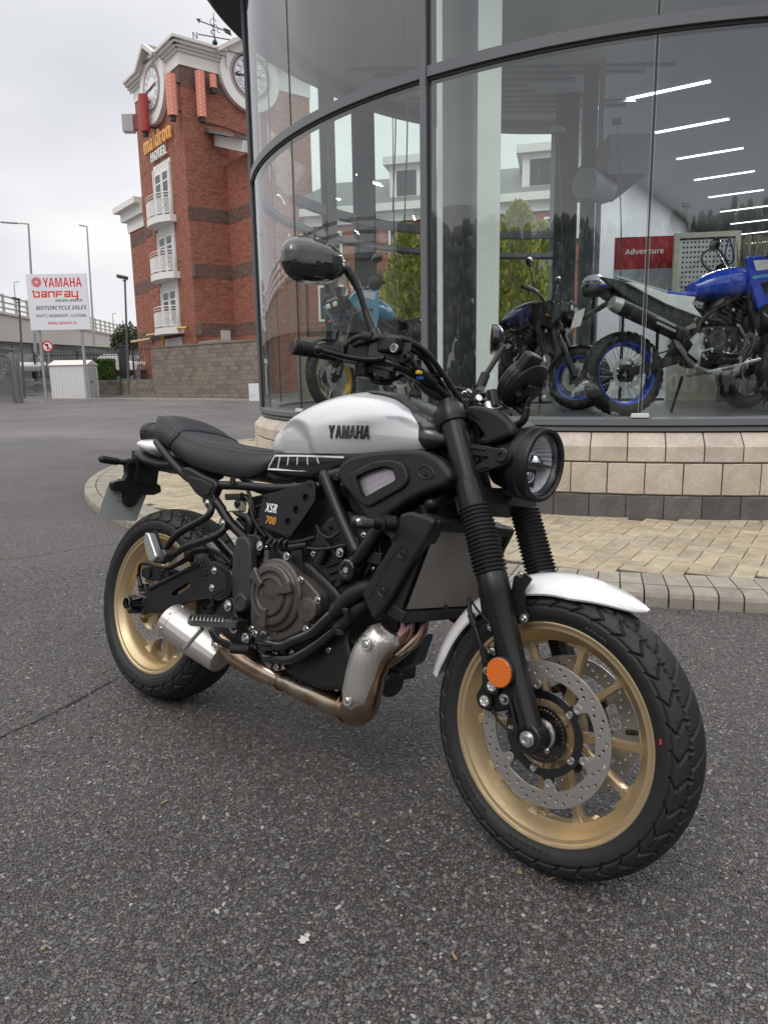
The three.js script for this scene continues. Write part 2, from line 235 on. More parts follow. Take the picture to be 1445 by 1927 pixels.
{
  const apron = struct('paved_apron', profRing([[4.3, 0.0], [6.14, 0.0], [6.14, APY - 0.008], [4.3, APY - 0.008]], 60, 270, 120), jointMat);
  // herringbone pavers, 200 x 100 mm
  const th = 33.2 * Math.PI / 180, ux = Math.cos(th), uz = Math.sin(th), o = V(1.539, 0, -3.523), R = rng(31);
  const variants = [0, 1, 2, 3, 4].map((k) => { const g = rbox(0.197, 0.05, 0.0965, 0.004, 0, 0, 0, 1); return boxUV(g).translate(0, 0, 0); }); variants.forEach((g, k) => { const u = g.attributes.uv; for (let i = 0; i < u.count; i++) u.setXY(i, u.getX(i) + k * 0.37, u.getY(i) + k * 0.71); });
  const list = [];
  for (let i = -95; i < 95; i++) for (let j = -95; j < 95; j++) { // 100 mm grid: in each row of four cells two bricks lie along and two across
    const m = ((i - j) % 4 + 4) % 4; let ci, cj, across;
    if (m === 0) { ci = i + 1; cj = j + 0.5; across = 0; } else if (m === 2) { ci = i + 0.5; cj = j + 1; across = 1; } else continue;
    if (m === 2) { ci = i + 0.5; cj = j; across = 1; }
    const a = ci * 0.1, b = cj * 0.1, x = o.x + a * ux - b * uz, z = o.z + a * uz + b * ux; const r = Math.hypot(x - DC.x, z - DC.z), deg = Math.atan2(z - DC.z, x - DC.x) * 180 / Math.PI;
    const d = (deg + 360) % 360; if (r < 4.46 || r > 5.9 || d < 82 || d > 210) continue;
    list.push({ x, z, across, r, k: Math.floor(R() * 5), t: Math.floor(R() * 5), dy: (R() - 0.5) * 0.003, rz: (R() - 0.5) * 0.012, d: Math.hypot(x, z) });
  }
  list.sort((p, q) => p.d - q.d); const rest = [];
  list.forEach((p, n) => {
    const ry = -th + (p.across ? Math.PI / 2 : 0) + p.rz, y = APY - 0.025 + p.dy;
    const out = p.r > 5.83; if (out) p.k = 5;
    if (n < 300 && !out) { const m = mesh('paver', variants[p.k], paverMats[p.t], apron); m.position.set(p.x, y, p.z); m.rotation.y = ry; }
    else rest.push([p, ry, y]);
  });
  for (let t = 0; t < 5; t++) { const gs = rest.filter(([p]) => p.t === t).map(([p, ry, y]) => variants[p.k % 5].clone().applyMatrix4(new THREE.Matrix4().makeRotationY(ry).setPosition(p.x, y, p.z))); if (gs.length) stuff(mesh('pavers', gs, paverMats[t], apron)); }
  // one course of setts along the edge, then the kerb stones
  const setts = [], kerbs = struct('kerb', profRing([[6.0, 0.0], [6.13, 0.0], [6.13, 0.03], [6.0, 0.03]], 60, 270, 120), jointMat), restS = [], restK = [];
  let n = 0; const bodyK = (a, w) => { const pr = [[6.137, -0.05], [6.245, -0.05], [6.24, 0.045], [6.232, 0.062], [6.216, 0.07], [6.19, APY], [6.137, APY]]; const rings = []; for (let i = 0; i <= 2; i++) rings.push(pr.map(([r, y]) => polar(r, a - w / 2 + 0.035 + (w - 0.07) * i / 2, y))); return boxUV(crease(skin(rings), 0.35)); };
  const w = 0.955; for (let a = 84; a < 212; a += w) {
    const near = a < 124 || (a > 150 && a < 178); const s = boxUV(arcSolid(5.935, 6.128, a - w / 2, a + w / 2, -0.02, APY + (R() - 0.5) * 0.003 + 0.001, 2, 0.03)), k = bodyK(a, w), t = Math.floor(R() * 3);
    if (near) { mesh('sett', s, edgeMats[t], apron); mesh('kerb_stone', k, edgeMats[Math.floor(R() * 3)], kerbs); } else { restS.push(s); restK.push(k); }
  }
  stuff(mesh('setts', restS, edgeMats[0], apron)); stuff(mesh('kerb_stones', restK, edgeMats[1], kerbs));
  kerbs.userData.kind = 'structure';
  // fallen leaves by the wall
  const leafG = skin([0, 0.25, 0.5, 0.75, 1].map((t) => { const w = 0.012 * Math.sin(Math.PI * (0.08 + 0.9 * t)); return [V(-w, 0.006 * Math.sin(t * 3), t * 0.05), V(0, 0.001 + 0.004 * t, t * 0.05), V(w, 0.008 * Math.sin(t * 3.2), t * 0.05)]; }), { close: false });
  for (const [px, py, lab] of [[1398, 977, 'curled brown fallen leaf lying against the foot of the block wall'], [1432, 980, 'small orange fallen leaf on the paving near the right edge'], [1196, 974, 'tiny tan fallen leaf on the paving below the block wall']]) { const m = mesh('fallen_leaf', leafG.clone(), M(0.28, 0.12, 0.045, 0.8)); const p = onY(px, py, APY + 0.003); m.position.copy(p); m.rotation.y = px; tag(m, lab, 'leaf'); }
}

// ------------------------------------------------------------------ the round showroom
const greyMetal = M(0.145, 0.155, 0.17, 0.42, 0.0, { bumpMap: speck, bumpScale: 0.0001 }), blackRubber = M(0.012, 0.012, 0.014, 0.6);
const glassMat = new THREE.MeshPhysicalMaterial({ color: C(0.90, 0.97, 0.94), roughness: 0.0, metalness: 0, transmission: 1, thickness: 0, ior: 2.0, side: THREE.DoubleSide });
const showroom = thing('glass_showroom', 'round glass motorcycle showroom on a pale block plinth with a dark canopy', 'building');
const FLOORY = 0.715, CEIL = 5.45;
{
  const R = rng(91);
  const buff = stoneMats([0.735, 0.70, 0.66], [0.905, 0.875, 0.835], 101, [[0.92, 0.9, 0.88], [0.84, 0.82, 0.8], [0.97, 0.93, 0.89], [0.88, 0.84, 0.78]].map((t) => t.map((x) => x * 0.95)), 0.004, 2.2), dark = stoneMats([0.36, 0.35, 0.345], [0.52, 0.51, 0.50], 105, [[0.8, 0.8, 0.8], [0.66, 0.66, 0.66], [0.92, 0.92, 0.91]], 0.004, 2.2);
  const pl = mesh('plinth', profRing([[4.2, 0.0], [4.462, 0.0], [4.462, 0.55], [4.36, 0.655], [4.2, 0.655]], 55, 275, 90), M(0.11, 0.105, 0.095, 0.95), showroom);
  const courses = [[0.06, 0.229, dark, 0], [0.239, 0.449, buff, 0.53], [0.459, 0.648, buff, 0.02]], step = 3.1;
  courses.forEach(([y0, y1, mats, off], ci) => {
    for (let a = 82 + off * step; a < 196; a += step) {
      const w = step - 0.1 - R() * 0.03, pr = ci < 2 ? [[4.3, y0], [4.468, y0], [4.476, y0 + 0.006], [4.478, (y0 + y1) / 2], [4.476, y1 - 0.006], [4.468, y1], [4.3, y1]] : [[4.3, y0], [4.468, y0], [4.476, y0 + 0.006], [4.476, 0.56], [4.468, 0.572], [4.385, y1], [4.3, y1]];
      const rings = []; for (let i = 0; i <= 3; i++) { const j = i === 0 || i === 3 ? -0.004 : 0; rings.push(pr.map(([r, y], k) => polar(r + (r > 4.4 ? j + (R() - 0.5) * 0.003 : 0), a + w * i / 3, y + (R() - 0.5) * 0.001))); }
      mesh(ci ? 'pale_block' : 'dark_block', boxUV(crease(skin(rings), 0.4)), mats[Math.floor(R() * mats.length)], pl);
    }
  });
  // sill, transom, head, mullions
  mesh('sill', profRing([[4.2, 0.66], [4.395, 0.66], [4.395, 0.688], [4.375, 0.69], [4.375, 0.697], [4.41, 0.7], [4.41, 0.742], [4.37, 0.75], [4.2, 0.75]], 55, 275, 140), greyMetal, showroom);
  mesh('transom', profRing([[4.3, 3.135], [4.4, 3.135], [4.4, 3.205], [4.3, 3.205]], 55, 275, 140), greyMetal, showroom);
  mesh('transom_gasket', profRing([[4.3, 3.112], [4.384, 3.112], [4.384, 3.1345], [4.3, 3.1345]], 55, 275, 140), blackRubber, showroom);
  for (const a of [84.2, 126.35, 168.7, 211, 253]) {
    const L = [[0.751, 3.111], [3.206, 5.2]]; // the mullion passes in front of the transom
    mesh('mullion', profRing([[4.28, 0.751], [4.412, 0.751], [4.412, 5.2], [4.28, 5.2]], a - 0.33, a + 0.33, 2), greyMetal, showroom);
    mesh('gasket', [profRing([[4.29, 0.752], [4.386, 0.752], [4.386, 3.11], [4.29, 3.11]], a - 0.52, a - 0.335, 1), profRing([[4.29, 3.21], [4.386, 3.21], [4.386, 5.2], [4.29, 5.2]], a - 0.52, a - 0.335, 1), profRing([[4.29, 0.752], [4.386, 0.752], [4.386, 3.11], [4.29, 3.11]], a + 0.335, a + 0.5, 1)], blackRubber, showroom);
  }
  mesh('head_beam', profRing([[4.25, 5.2], [4.42, 5.2], [4.42, 5.5], [4.25, 5.5]], 55, 275, 120), greyMetal, showroom);
  // panes: gently uneven so that reflections waver; the two seams of each bay stay open
  const bays = [[84.6, 105.75], [105.95, 125.95], [126.75, 147.5], [147.7, 168.2], [169.1, 189.8], [190, 210.5], [211.5, 231.8], [232.1, 252.5], [253.5, 272]];
  bays.forEach(([a0, a1], bi) => {
    for (const [y0, y1, k] of [[0.75, 3.112, 0], [3.205, 5.2, 1]]) {
      const rings = [], na = 60, ny = 26; for (let j = 0; j <= ny; j++) { const row = []; for (let i = 0; i <= na; i++) { const a = lerp(a0, a1, i / na), y = lerp(y0, y1, j / ny); row.push(polar(4.372 + 0.0022 * (fbm(a * 0.42 + bi * 7, y * 0.22 + k * 5, 111, 2) - 0.5), a, y)); } rings.push(row); }
      mesh('glass_pane', skin(rings, { close: false }), glassMat, showroom);
    }
  });
  const seamMat = M(0.32, 0.35, 0.36, 0.25), seamDark = M(0.03, 0.033, 0.035, 0.5);
  for (const a of [105.85, 147.6, 189.9, 231.95]) mesh('pane_seam', [profRing([[4.362, 0.75], [4.376, 0.75], [4.376, 3.112], [4.362, 3.112]], a - 0.06, a + 0.06, 1), profRing([[4.362, 3.205], [4.376, 3.205], [4.376, 5.2], [4.362, 5.2]], a - 0.06, a + 0.06, 1)], seamDark, showroom);
  for (const a of [105.85]) for (const s of [-0.16, 0.13]) mesh('pane_edge', [profRing([[4.364, 0.75], [4.377, 0.75], [4.377, 3.112], [4.364, 3.112]], a + s, a + s + 0.035, 1), profRing([[4.364, 3.205], [4.377, 3.205], [4.377, 5.2], [4.364, 5.2]], a + s, a + s + 0.035, 1)], seamMat, showroom);
  for (const a of [105.85, 147.6]) { const q = polar(4.395, a, 0.765); const m = mesh('glass_clamp', rbox(0.115, 0.03, 0.03, 0.006), M(0.62, 0.66, 0.62, 0.5), showroom); m.position.copy(q); m.rotation.y = -(a - 90) * Math.PI / 180; }
  // roof: soffit disc with its deep rounded edge, ceiling boards, interior floor
  const hallA = V(Math.cos(-0.977), 0, Math.sin(-0.977)), hallB = V(-hallA.z, 0, hallA.x); // hall axes: along, across to the right
  mesh('canopy', profRing([[0.0, 5.5], [4.93, 5.5], [4.99, 5.56], [4.99, 5.9], [4.9, 6.0], [0.0, 6.0]], 0, 360, 120), M(0.03, 0.032, 0.038, 0.6), showroom);
  const ceilMat = M(0.36, 0.37, 0.385, 0.8);
  const hp = (a, b, y) => V(3.2 + hallA.x * a + hallB.x * b, y, -13.4 + hallA.z * a + hallB.z * b);
  const slabPoly = (y0, y1) => { const out = []; for (let a = 55; a <= 275; a += 5) out.push(polar(4.29, a, 0)); for (const [a, b] of [[19, -0.25], [19, 14], [-2, 14]]) out.push(hp(a, b, 0)); const s = new THREE.Shape(out.map((p) => new THREE.Vector2(p.x, -p.z))); return new THREE.ExtrudeGeometry(s, { depth: y1 - y0, bevelEnabled: false }).rotateX(-Math.PI / 2).translate(0, y0, 0); };
  mesh('ceiling', slabPoly(5.36, 5.495), ceilMat, showroom);
  mesh('floor', boxUV(slabPoly(0.4, FLOORY)), M(0.06, 0.066, 0.066, 0.3, 0, { bumpMap: mottle, bumpScale: 0.0003 }), showroom);
  for (let i = 0; i < 9; i++) { const z = -12.9 + i * 0.22; mesh('ceiling_slat', box(2.6 + 2 * Math.sin(i), 0.03, 0.06, 1.9, 5.34, z), M(0.2, 0.21, 0.22, 0.7), showroom); }
  // hall walls
  const wallM = M(0.3, 0.3, 0.3, 0.85), wall = (a0, b0, a1, b1, y0, y1, t = 0.2) => { const p = hp(a0, b0, (y0 + y1) / 2), q = hp(a1, b1, (y0 + y1) / 2), d = q.clone().sub(p), g = box(d.length(), y1 - y0, t); g.rotateY(-Math.atan2(d.z, d.x)); return g.translate((p.x + q.x) / 2, (y0 + y1) / 2, (p.z + q.z) / 2); };
  mesh('hall_wall', [wall(0.1, -0.15, 0.9, -0.15, 0.4, 5.49), wall(0.9, -0.15, 2.0, -0.15, 0.4, 0.9), wall(0.9, -0.15, 2.0, -0.15, 3.6, 5.49), wall(2.0, -0.15, 19, -0.15, 0.4, 5.49), wall(19.0, -0.25, 19.0, 14.1, 0.4, 5.49), wall(19, 14.1, -8, 14.1, 0.4, 5.49), wall(-8, 14, -5.3, 7.3, 0.4, 5.49)], wallM, showroom);
  // strip lights in two rows, flush with the ceiling
  const ledM = new THREE.MeshStandardMaterial({ color: 0xffffff, emissive: C(1, 1.05, 1.12), emissiveIntensity: 2.2 });
  for (let i = -2; i < 9; i++) for (const row of [0, 1]) {
    const p = V(4.485 + i * 1.055 + row * 3.7, 5.357, -12.1 - i * 1.64 + row * 2.4), d = V(1.03, 0, 0.66).normalize(); if (Math.hypot(p.x - DC.x, p.z - DC.z) < 4 && i < 0 && row === 0) continue;
    const m = mesh('strip_light', box(1.22, 0.012, 0.1), ledM, showroom); m.position.copy(p); m.rotation.y = -Math.atan2(d.z, d.x);
    if (i < 6) { const L = new THREE.RectAreaLight(0xf6f8ff, 170, 1.2, 0.1); L.position.set(p.x, p.y - 0.02, p.z); L.rotation.set(-Math.PI / 2, 0, Math.atan2(-d.z, d.x), 'XYZ'); scene.add(L); }
  }
  // columns inside: white flat posts, a round grey drum column, dark steel posts
  const white = M(0.88, 0.9, 0.87, 0.6, 0, { bumpMap: mottle, bumpScale: 0.001 }), grey = M(0.22, 0.225, 0.23, 0.55), darkM = M(0.075, 0.08, 0.088, 0.5);
  const post = (name, px, pxw, z, mat, y0 = FLOORY, y1 = 5.36, dz = 0.12) => { const p = onZ(px, 600, z), w = pxw * -z / FPX; const m = mesh(name, rbox(w, y1 - y0, dz, 0.008, 0, (y0 + y1) / 2, 0), mat, showroom); m.position.set(p.x, 0, p.z); m.rotation.y = Math.atan2(-p.x, -p.z); return m; };
  post('white_post', 917, 40, -6.3, white); post('white_post', 828, 10, -6.2, white);
  const rc = onZ(866, 600, -7.2); mesh('round_column', lathe([[0, FLOORY], [0.17, FLOORY], [0.17, 5.36], [0, 5.36]], 32), grey, showroom).position.set(rc.x, 0, rc.z);
  const rb = onZ(862, 600, -6.75); mesh('column_sleeve', crease(lathe([[0, FLOORY], [0.2, FLOORY], [0.205, 2.42], [0.19, 2.5], [0, 2.52]], 32), 0.5), M(0.035, 0.036, 0.036, 0.5), showroom).position.set(rb.x, 0, rb.z);
  post('steel_post', 690, 40, -12.6, darkM); post('steel_post', 628, 22, -11.4, grey); post('steel_post', 1058, 40, -12.2, darkM); post('steel_post', 1098, 26, -11.2, M(0.16, 0.17, 0.185, 0.5)); post('steel_post', 1118, 10, -11.0, grey);
  { const p = onZ(1118, 350, -10.6); const m = mesh('air_heater', crease(rod(V(-0.25, 0, 0), V(0.25, 0, 0), 0.2, 0.2, 20), 0.5), M(0.2, 0.205, 0.21, 0.45), showroom); m.position.copy(p); m.rotation.y = 0.7; mesh('duct', box(0.55, 0.5, 1.6, 0.4, 0.35, -0.6), M(0.16, 0.165, 0.18, 0.6), showroom).position.copy(p); }
  // the outline of the far windows: rail and posts beyond the drum
  mesh('window_rail', profRing([[4.3, 3.45], [4.38, 3.45], [4.38, 3.58], [4.3, 3.58]], 200, 274, 40), darkM, showroom);
  // hanging cables and clips
  for (const [px, y0, y1, z] of [[1048, 245, 640, -7], [1161, 228, 640, -8.4], [1291, 385, 640, -9.4], [757, 0, 420, -6.1], [735, 0, 400, -6.0]]) { const a = onZ(px, y0, z), b = onZ(px + 4, y1, z); const mid = a.clone().lerp(b, 0.5); mid.x += 0.03; mesh('hanging_cable', tube([a, mid, b], 0.006, 20, 6), M(0.02, 0.02, 0.022, 0.6), showroom); if (y0 > 100) mesh('cable_clip', rbox(0.12, 0.07, 0.05, 0.02, a.x, a.y, a.z), darkM, showroom); }
}
// ------------------------------------------------------------------ the motorcycle in front, on its side stand
// bike frame: x forwards, y up, z to the rider's right, origin on the ground under the rear axle
const bike = thing('motorcycle', 'white and black retro motorcycle with gold wheels parked in front of the showroom', 'motorcycle');
bike.position.set(-0.7603, 0, -2.2725); bike.rotation.set(-0.2253, -0.6901, 0, 'YXZ'); bike.updateMatrixWorld(true);
const RAKE = 24.5 * Math.PI / 180, SPT = V(1.495, 0, 0), steerAxis = V(-Math.sin(RAKE), Math.cos(RAKE), 0);
const steerM = new THREE.Matrix4().makeTranslation(1.495, 0, 0).multiply(new THREE.Matrix4().makeRotationAxis(steerAxis, -0.0764)).multiply(new THREE.Matrix4().makeTranslation(-1.495, 0, 0));
const invBike = bike.matrixWorld.clone().invert(), invSteer = steerM.clone().invert();
function inFrame(px, py, z, inv) { const o = CAM.clone().applyMatrix4(inv), q = CAM.clone().add(ray(px, py)).applyMatrix4(inv), d = q.sub(o); return o.addScaledVector(d, (z - o.z) / d.z); }
const P = (px, py, z) => inFrame(px, py, z, invBike), invSB = invSteer.clone().multiply(invBike), PS = (px, py, z) => inFrame(px, py, z, invSB);
const part = (name, geo, mat, parent = bike) => mesh(name, geo, mat, parent);
const spart = (name, geo, mat) => { const m = mesh(name, geo, mat, bike); m.applyMatrix4(steerM); return m; };
function slabBy(PP, pts, z, depth, { bevel = 0.004, r = 0.006, holes = [] } = {}) { // a plate whose outer face lies at lateral z
  const f = (a) => a.map(([x, y, rr]) => { const p = PP(x, y, z); return rr === undefined ? [p.x, p.y] : [p.x, p.y, rr]; });
  const sh = poly(smoothPoly(f(pts), r), holes.map((h) => smoothPoly(f(h), r * 0.8)));
  return extr(sh, Math.max(0.0005, depth - 2 * bevel), bevel, 3).translate(0, 0, z - depth + bevel);
}
const slab = (...a) => slabBy(P, ...a), sslab = (...a) => slabBy(PS, ...a);
const tubeP = (pts, r, PP = P, rs = 12) => capTube(pts.map(([x, y, z]) => PP(x, y, z)), r, pts.length * 10, rs);
const zcyl = (c, r, z0, z1, seg = 28, r2 = r) => rod(V(c.x, c.y, z0), V(c.x, c.y, z1), r, r2, seg);
function zlathe(c, prof, seg = 36) { return crease(lathe(prof, seg).rotateX(Math.PI / 2), 0.5).translate(c.x, c.y, 0); } // profile [radius, z]
function boltGeo(c, r, z, h = 0.006) { // button head with a socket
  return [zlathe(c, [[r * 1.55, z], [r * 1.6, z + 0.0012], [r * 1.05, z + 0.0016], [r, z + h * 0.5], [r * 0.75, z + h], [r * 0.45, z + h], [r * 0.4, z + h * 0.35], [0, z + h * 0.35]], 18)];
}
const mk = {
  frame: M(0.007, 0.007, 0.0075, 0.4, 0, { specularIntensity: 0.8, bumpMap: speck, bumpScale: 0.00008 }),
  plastic: M(0.0095, 0.0095, 0.0105, 0.48, 0, { specularIntensity: 0.85, bumpMap: speck, bumpScale: 0.00015 }),
  cast: M(0.010, 0.010, 0.0105, 0.4, 0.1, { specularIntensity: 1, bumpMap: speck, bumpScale: 0.0003 }),
  gloss: M(0.006, 0.006, 0.007, 0.25, 0, { clearcoat: 1, clearcoatRoughness: 0.03 }),
  guard: M(0.028, 0.029, 0.032, 0.55, 0, { specularIntensity: 0.8, bumpMap: speck, bumpScale: 0.00015 }),
  rubber: M(0.009, 0.009, 0.0095, 0.66, 0, { specularIntensity: 0.8, bumpMap: mottle, bumpScale: 0.0006 }),
  hose: M(0.007, 0.007, 0.0075, 0.55, 0, { specularIntensity: 0.8, bumpMap: speck, bumpScale: 0.0003 }),
  tyre: M(0.0155, 0.0158, 0.0168, 0.6, 0, { specularIntensity: 0.8, bumpMap: mottle, bumpScale: 0.0003 }),
  white: M(0.80, 0.80, 0.82, 0.3, 0, { clearcoat: 1, clearcoatRoughness: 0.04 }),
  tank: M(0.64, 0.65, 0.66, 0.26, 0.3, { clearcoat: 1, clearcoatRoughness: 0.03 }),
  gold: M(0.55, 0.425, 0.255, 0.31, 0.68, { bumpMap: speck, bumpScale: 0.00006 }),
  steel: M(0.60, 0.585, 0.56, 0.28, 1), bolt: M(0.68, 0.67, 0.65, 0.22, 1), alloy: M(0.56, 0.56, 0.55, 0.4, 0.9),
  brown: M(0.085, 0.072, 0.064, 0.4, 0.4, { bumpMap: speck, bumpScale: 0.0001 }),
  seat: M(0.02, 0.0215, 0.026, 0.5, 0, { bumpMap: speck, bumpScale: 0.0002, sheen: 0.3, sheenRoughness: 0.5 }),
  stitch: M(0.05, 0.052, 0.058, 0.7), chrome: M(0.85, 0.86, 0.87, 0.06, 1),
  clear: new THREE.MeshPhysicalMaterial({ color: C(0.97, 0.98, 1), roughness: 0.0, transmission: 1, thickness: 0, ior: 1.5, side: THREE.DoubleSide }),
};
const brushed = (() => { const t = dataTex(512, (u, v) => 0.5 + 0.5 * (fbm(u * 8, v * 240, 121, 3) - 0.5)); return t; })();
mk.disc = M(0.46, 0.445, 0.43, 0.38, 0.8, { bumpMap: brushed, bumpScale: 0.00012 });
mk.brushed = M(0.62, 0.60, 0.565, 0.42, 0.88, { roughnessMap: null, bumpMap: brushed, bumpScale: 0.00015 });

// ---- wheels
function tyreGeo(R0, hw, bead, rb, N, seed) {
  const half = [], rs = rb + (R0 - rb) * 0.4; // shoulder radius
  half.push([bead, rb - 0.004], [bead + 0.001, rb + 0.003], [lerp(bead, hw, 0.55), rb + 0.008], [lerp(bead, hw, 0.85), rb + 0.015], [hw, rb + 0.024]);
  const crown = 30, prof = []; // s: 1 at the right shoulder, -1 at the left
  for (const [z, r] of half) prof.push([z, r, 9]);
  for (let i = 0; i <= 2 * crown; i++) { const ph = Math.PI / 2 * (1 - i / crown), s = Math.sin(ph); prof.push([hw * 0.985 * Math.sin(ph), rs + (R0 - rs) * Math.cos(ph) ** 0.9 * (Math.cos(ph) > 0 ? 1 : 0), ph / (Math.PI / 2)]); }
  for (const [z, r] of [...half].reverse()) prof.push([-z, r, -9]);
  const sub = 32, n = N * sub, pos = [], uv = [], idx = [], m = prof.length;
  const tri = (x) => Math.abs(((x % 1) + 1) % 1 * 2 - 1);
  const groove = (t, s) => { // t in pitches, s across: the depth of the tread pattern, 0 to 1
    const a = Math.abs(s), side = s >= 0 ? 0 : 0.5; if (a > 0.975) return 0; let g = 0; const line = (d, w) => 1 - sstep(w * 0.6, w, d);
    if (a > 0.36) { const o = 0.46 * Math.max(0, 1 - Math.abs(a - 0.76) / 0.24) + (a < 0.5 ? 0.5 * (0.5 - a) : 0); const f = ((t + side + o) % 1 + 1) % 1; g = Math.max(g, line(Math.min(f, 1 - f), a > 0.56 ? 0.075 : 0.065)); }
    const zz = 0.43 + 0.07 * (tri(t + side + 0.18) - 0.5); g = Math.max(g, line(Math.abs(a - zz), 0.036) * (tri(t + side) > 0.12 ? 1 : 0.4));
    if (a < zz) { const o = s * 1.1; const f = ((t + o + 0.2) % 1 + 1) % 1; g = Math.max(g, line(Math.min(f, 1 - f), 0.065) * (a > 0.07 ? 1 : 0.5)); }
    if (Math.abs(a - 0.93) < 0.05) g = Math.max(g, 0.7 * line(Math.abs(a - 0.93), 0.02));
    const z2 = 0.7 + 0.02 * (tri(t + side) - 0.5); g = Math.max(g, 0.35 * line(Math.abs(a - z2), 0.02) * (((t + side) % 2 + 2) % 2 > 1 ? 1 : 0));
    return g;
  };
  for (let i = 0; i <= n; i++) for (let j = 0; j < m; j++) {
    const [z, r, s] = prof[j], t = i / sub, th = i / n * Math.PI * 2; let rr = r, zz = z;
    if (Math.abs(s) <= 1) { const d = 0.0066 * groove(t, s); rr -= d * Math.cos(s * 1.3); zz -= d * Math.sin(s * 1.3); }
    pos.push(rr * Math.cos(th), rr * Math.sin(th), zz); uv.push(th * R0 * 3, j * 0.02);
  }
  for (let i = 0; i < n; i++) for (let j = 0; j < m - 1; j++) { const a = i * m + j, b = a + 1, c = a + m, d = c + 1; idx.push(a, b, c, b, d, c); }
  const g = new THREE.BufferGeometry(); g.setAttribute('position', new THREE.Float32BufferAttribute(pos, 3)); g.setAttribute('uv', new THREE.Float32BufferAttribute(uv, 2)); g.setIndex(idx); g.computeVertexNormals(); return g;
}
function sideText(str, r, z, size, a0, tilt) { // raised lettering round a sidewall
  const out = []; let a = a0; for (const ch of str) { if (ch === ' ') { a += size * 0.5 / r; continue; } const g = text3(ch, size, 0.0012, { center: false }); g.computeBoundingBox(); const w = g.boundingBox.max.x; g.translate(-w / 2, -size / 2, 0); g.rotateX(-tilt); a += (w / 2 + size * 0.1) / r; g.translate(0, 0, z); g.applyMatrix4(new THREE.Matrix4().makeRotationZ(-Math.PI / 2 - 0).premultiply(new THREE.Matrix4().makeRotationZ(0))); g.applyMatrix4(new THREE.Matrix4().makeTranslation(r, 0, 0)); g.applyMatrix4(new THREE.Matrix4().makeRotationZ(-a + Math.PI * 0)); out.push(g); a += (w / 2 + size * 0.1) / r; }
  return merge(out);
}
function rimGeo(hw, rf) {
  const P2 = [[rf, hw], [rf + 0.0005, hw - 0.003], [rf - 0.012, hw - 0.008], [rf - 0.02, hw - 0.012], [rf - 0.032, hw - 0.026], [rf - 0.036, 0], [rf - 0.032, -hw + 0.026], [rf - 0.02, -hw + 0.012], [rf - 0.012, -hw + 0.008], [rf + 0.0005, -hw + 0.003], [rf, -hw],
    [rf - 0.004, -hw - 0.0008], [rf - 0.008, -hw + 0.0005], [rf - 0.0105, -hw + 0.004], [rf - 0.018, -hw + 0.0045], [rf - 0.0205, -hw + 0.008], [rf - 0.029, -hw + 0.018], [rf - 0.037, -hw + 0.03], [rf - 0.043, -0.014], [rf - 0.0445, 0], [rf - 0.043, 0.014], [rf - 0.037, hw - 0.03], [rf - 0.029, hw - 0.018], [rf - 0.0205, hw - 0.008], [rf - 0.018, hw - 0.0045], [rf - 0.0105, hw - 0.004], [rf - 0.008, hw - 0.0005], [rf - 0.004, hw + 0.0008], [rf, hw]];
  return crease(lathe(P2, 120).rotateX(Math.PI / 2), 0.45);
}
function spokeGeo(ang, r0, r1, w0, w1, d0, d1, lean = 0) { // a cast spoke that flares into the rim
  const rings = [], steps = 12; const ca = Math.cos(ang), sa = Math.sin(ang), cl = Math.cos(ang + lean), sl = Math.sin(ang + lean);
  for (let i = 0; i <= steps; i++) {
    const t = i / steps, r = lerp(r0, r1, t), fl = Math.max(0, (t - 0.8) / 0.2) ** 2, w = lerp(w0, w1, t) * (1 + 1.7 * fl), d = lerp(d0, d1, t) * (1 + 0.5 * fl);
    const x0 = r0 * Math.cos(ang - lean) + (r1 * ca - r0 * Math.cos(ang - lean)) * t, y0 = r0 * Math.sin(ang - lean) + (r1 * sa - r0 * Math.sin(ang - lean)) * t;
    const dx = r1 * ca - r0 * Math.cos(ang - lean), dy = r1 * sa - r0 * Math.sin(ang - lean), L = Math.hypot(dx, dy), nx = -dy / L, ny = dx / L;
    rings.push([[-1, -0.75], [-0.8, -1], [0.8, -1], [1, -0.75], [1, 0.75], [0.8, 1], [-0.8, 1], [-1, 0.75]].map(([a, b]) => V(x0 + nx * a * w / 2, y0 + ny * a * w / 2, b * d / 2)));
  }
  return crease(skin(rings), 0.6);
}
function discGeo(ro, ri, th, lugs, holes, seed) { // a drilled rotor with inner lugs
  const s = new THREE.Shape(); s.absarc(0, 0, ro, 0, Math.PI * 2, false);
  const inner = []; const n = lugs * 24; for (let i = 0; i < n; i++) { const a = -i / n * Math.PI * 2, f = Math.abs(((i / 24 + 0.5) % 1) - 0.5), k = 1 - sstep(0.075, 0.13, f); const r = ri - 0.019 * k; inner.push([r * Math.cos(a), r * Math.sin(a)]); }
  s.holes.push(new THREE.Path(inner.map(([x, y]) => new THREE.Vector2(x, y))));
  for (let i = 0; i < holes; i++) { const a = (i + 0.5) / holes * Math.PI * 2 + 0.05, k = i % 3, r = lerp(ri + 0.007, ro - 0.0065, [0.12, 0.5, 0.88][k]); const p = new THREE.Path(); p.absarc(r * Math.cos(a), r * Math.sin(a), 0.0037, 0, Math.PI * 2, true); s.holes.push(p); }
  const g = new THREE.ExtrudeGeometry(s, { depth: th, bevelEnabled: true, bevelThickness: 0.0003, bevelSize: 0.0003, bevelSegments: 1, curveSegments: 48 }).translate(0, 0, -th / 2);
  const U = g.attributes.uv, Q = g.attributes.position; for (let i = 0; i < U.count; i++) { const a = Math.atan2(Q.getY(i), Q.getX(i)); U.setXY(i, a * 0.6, Math.hypot(Q.getX(i), Q.getY(i)) * 3); } return g;
}
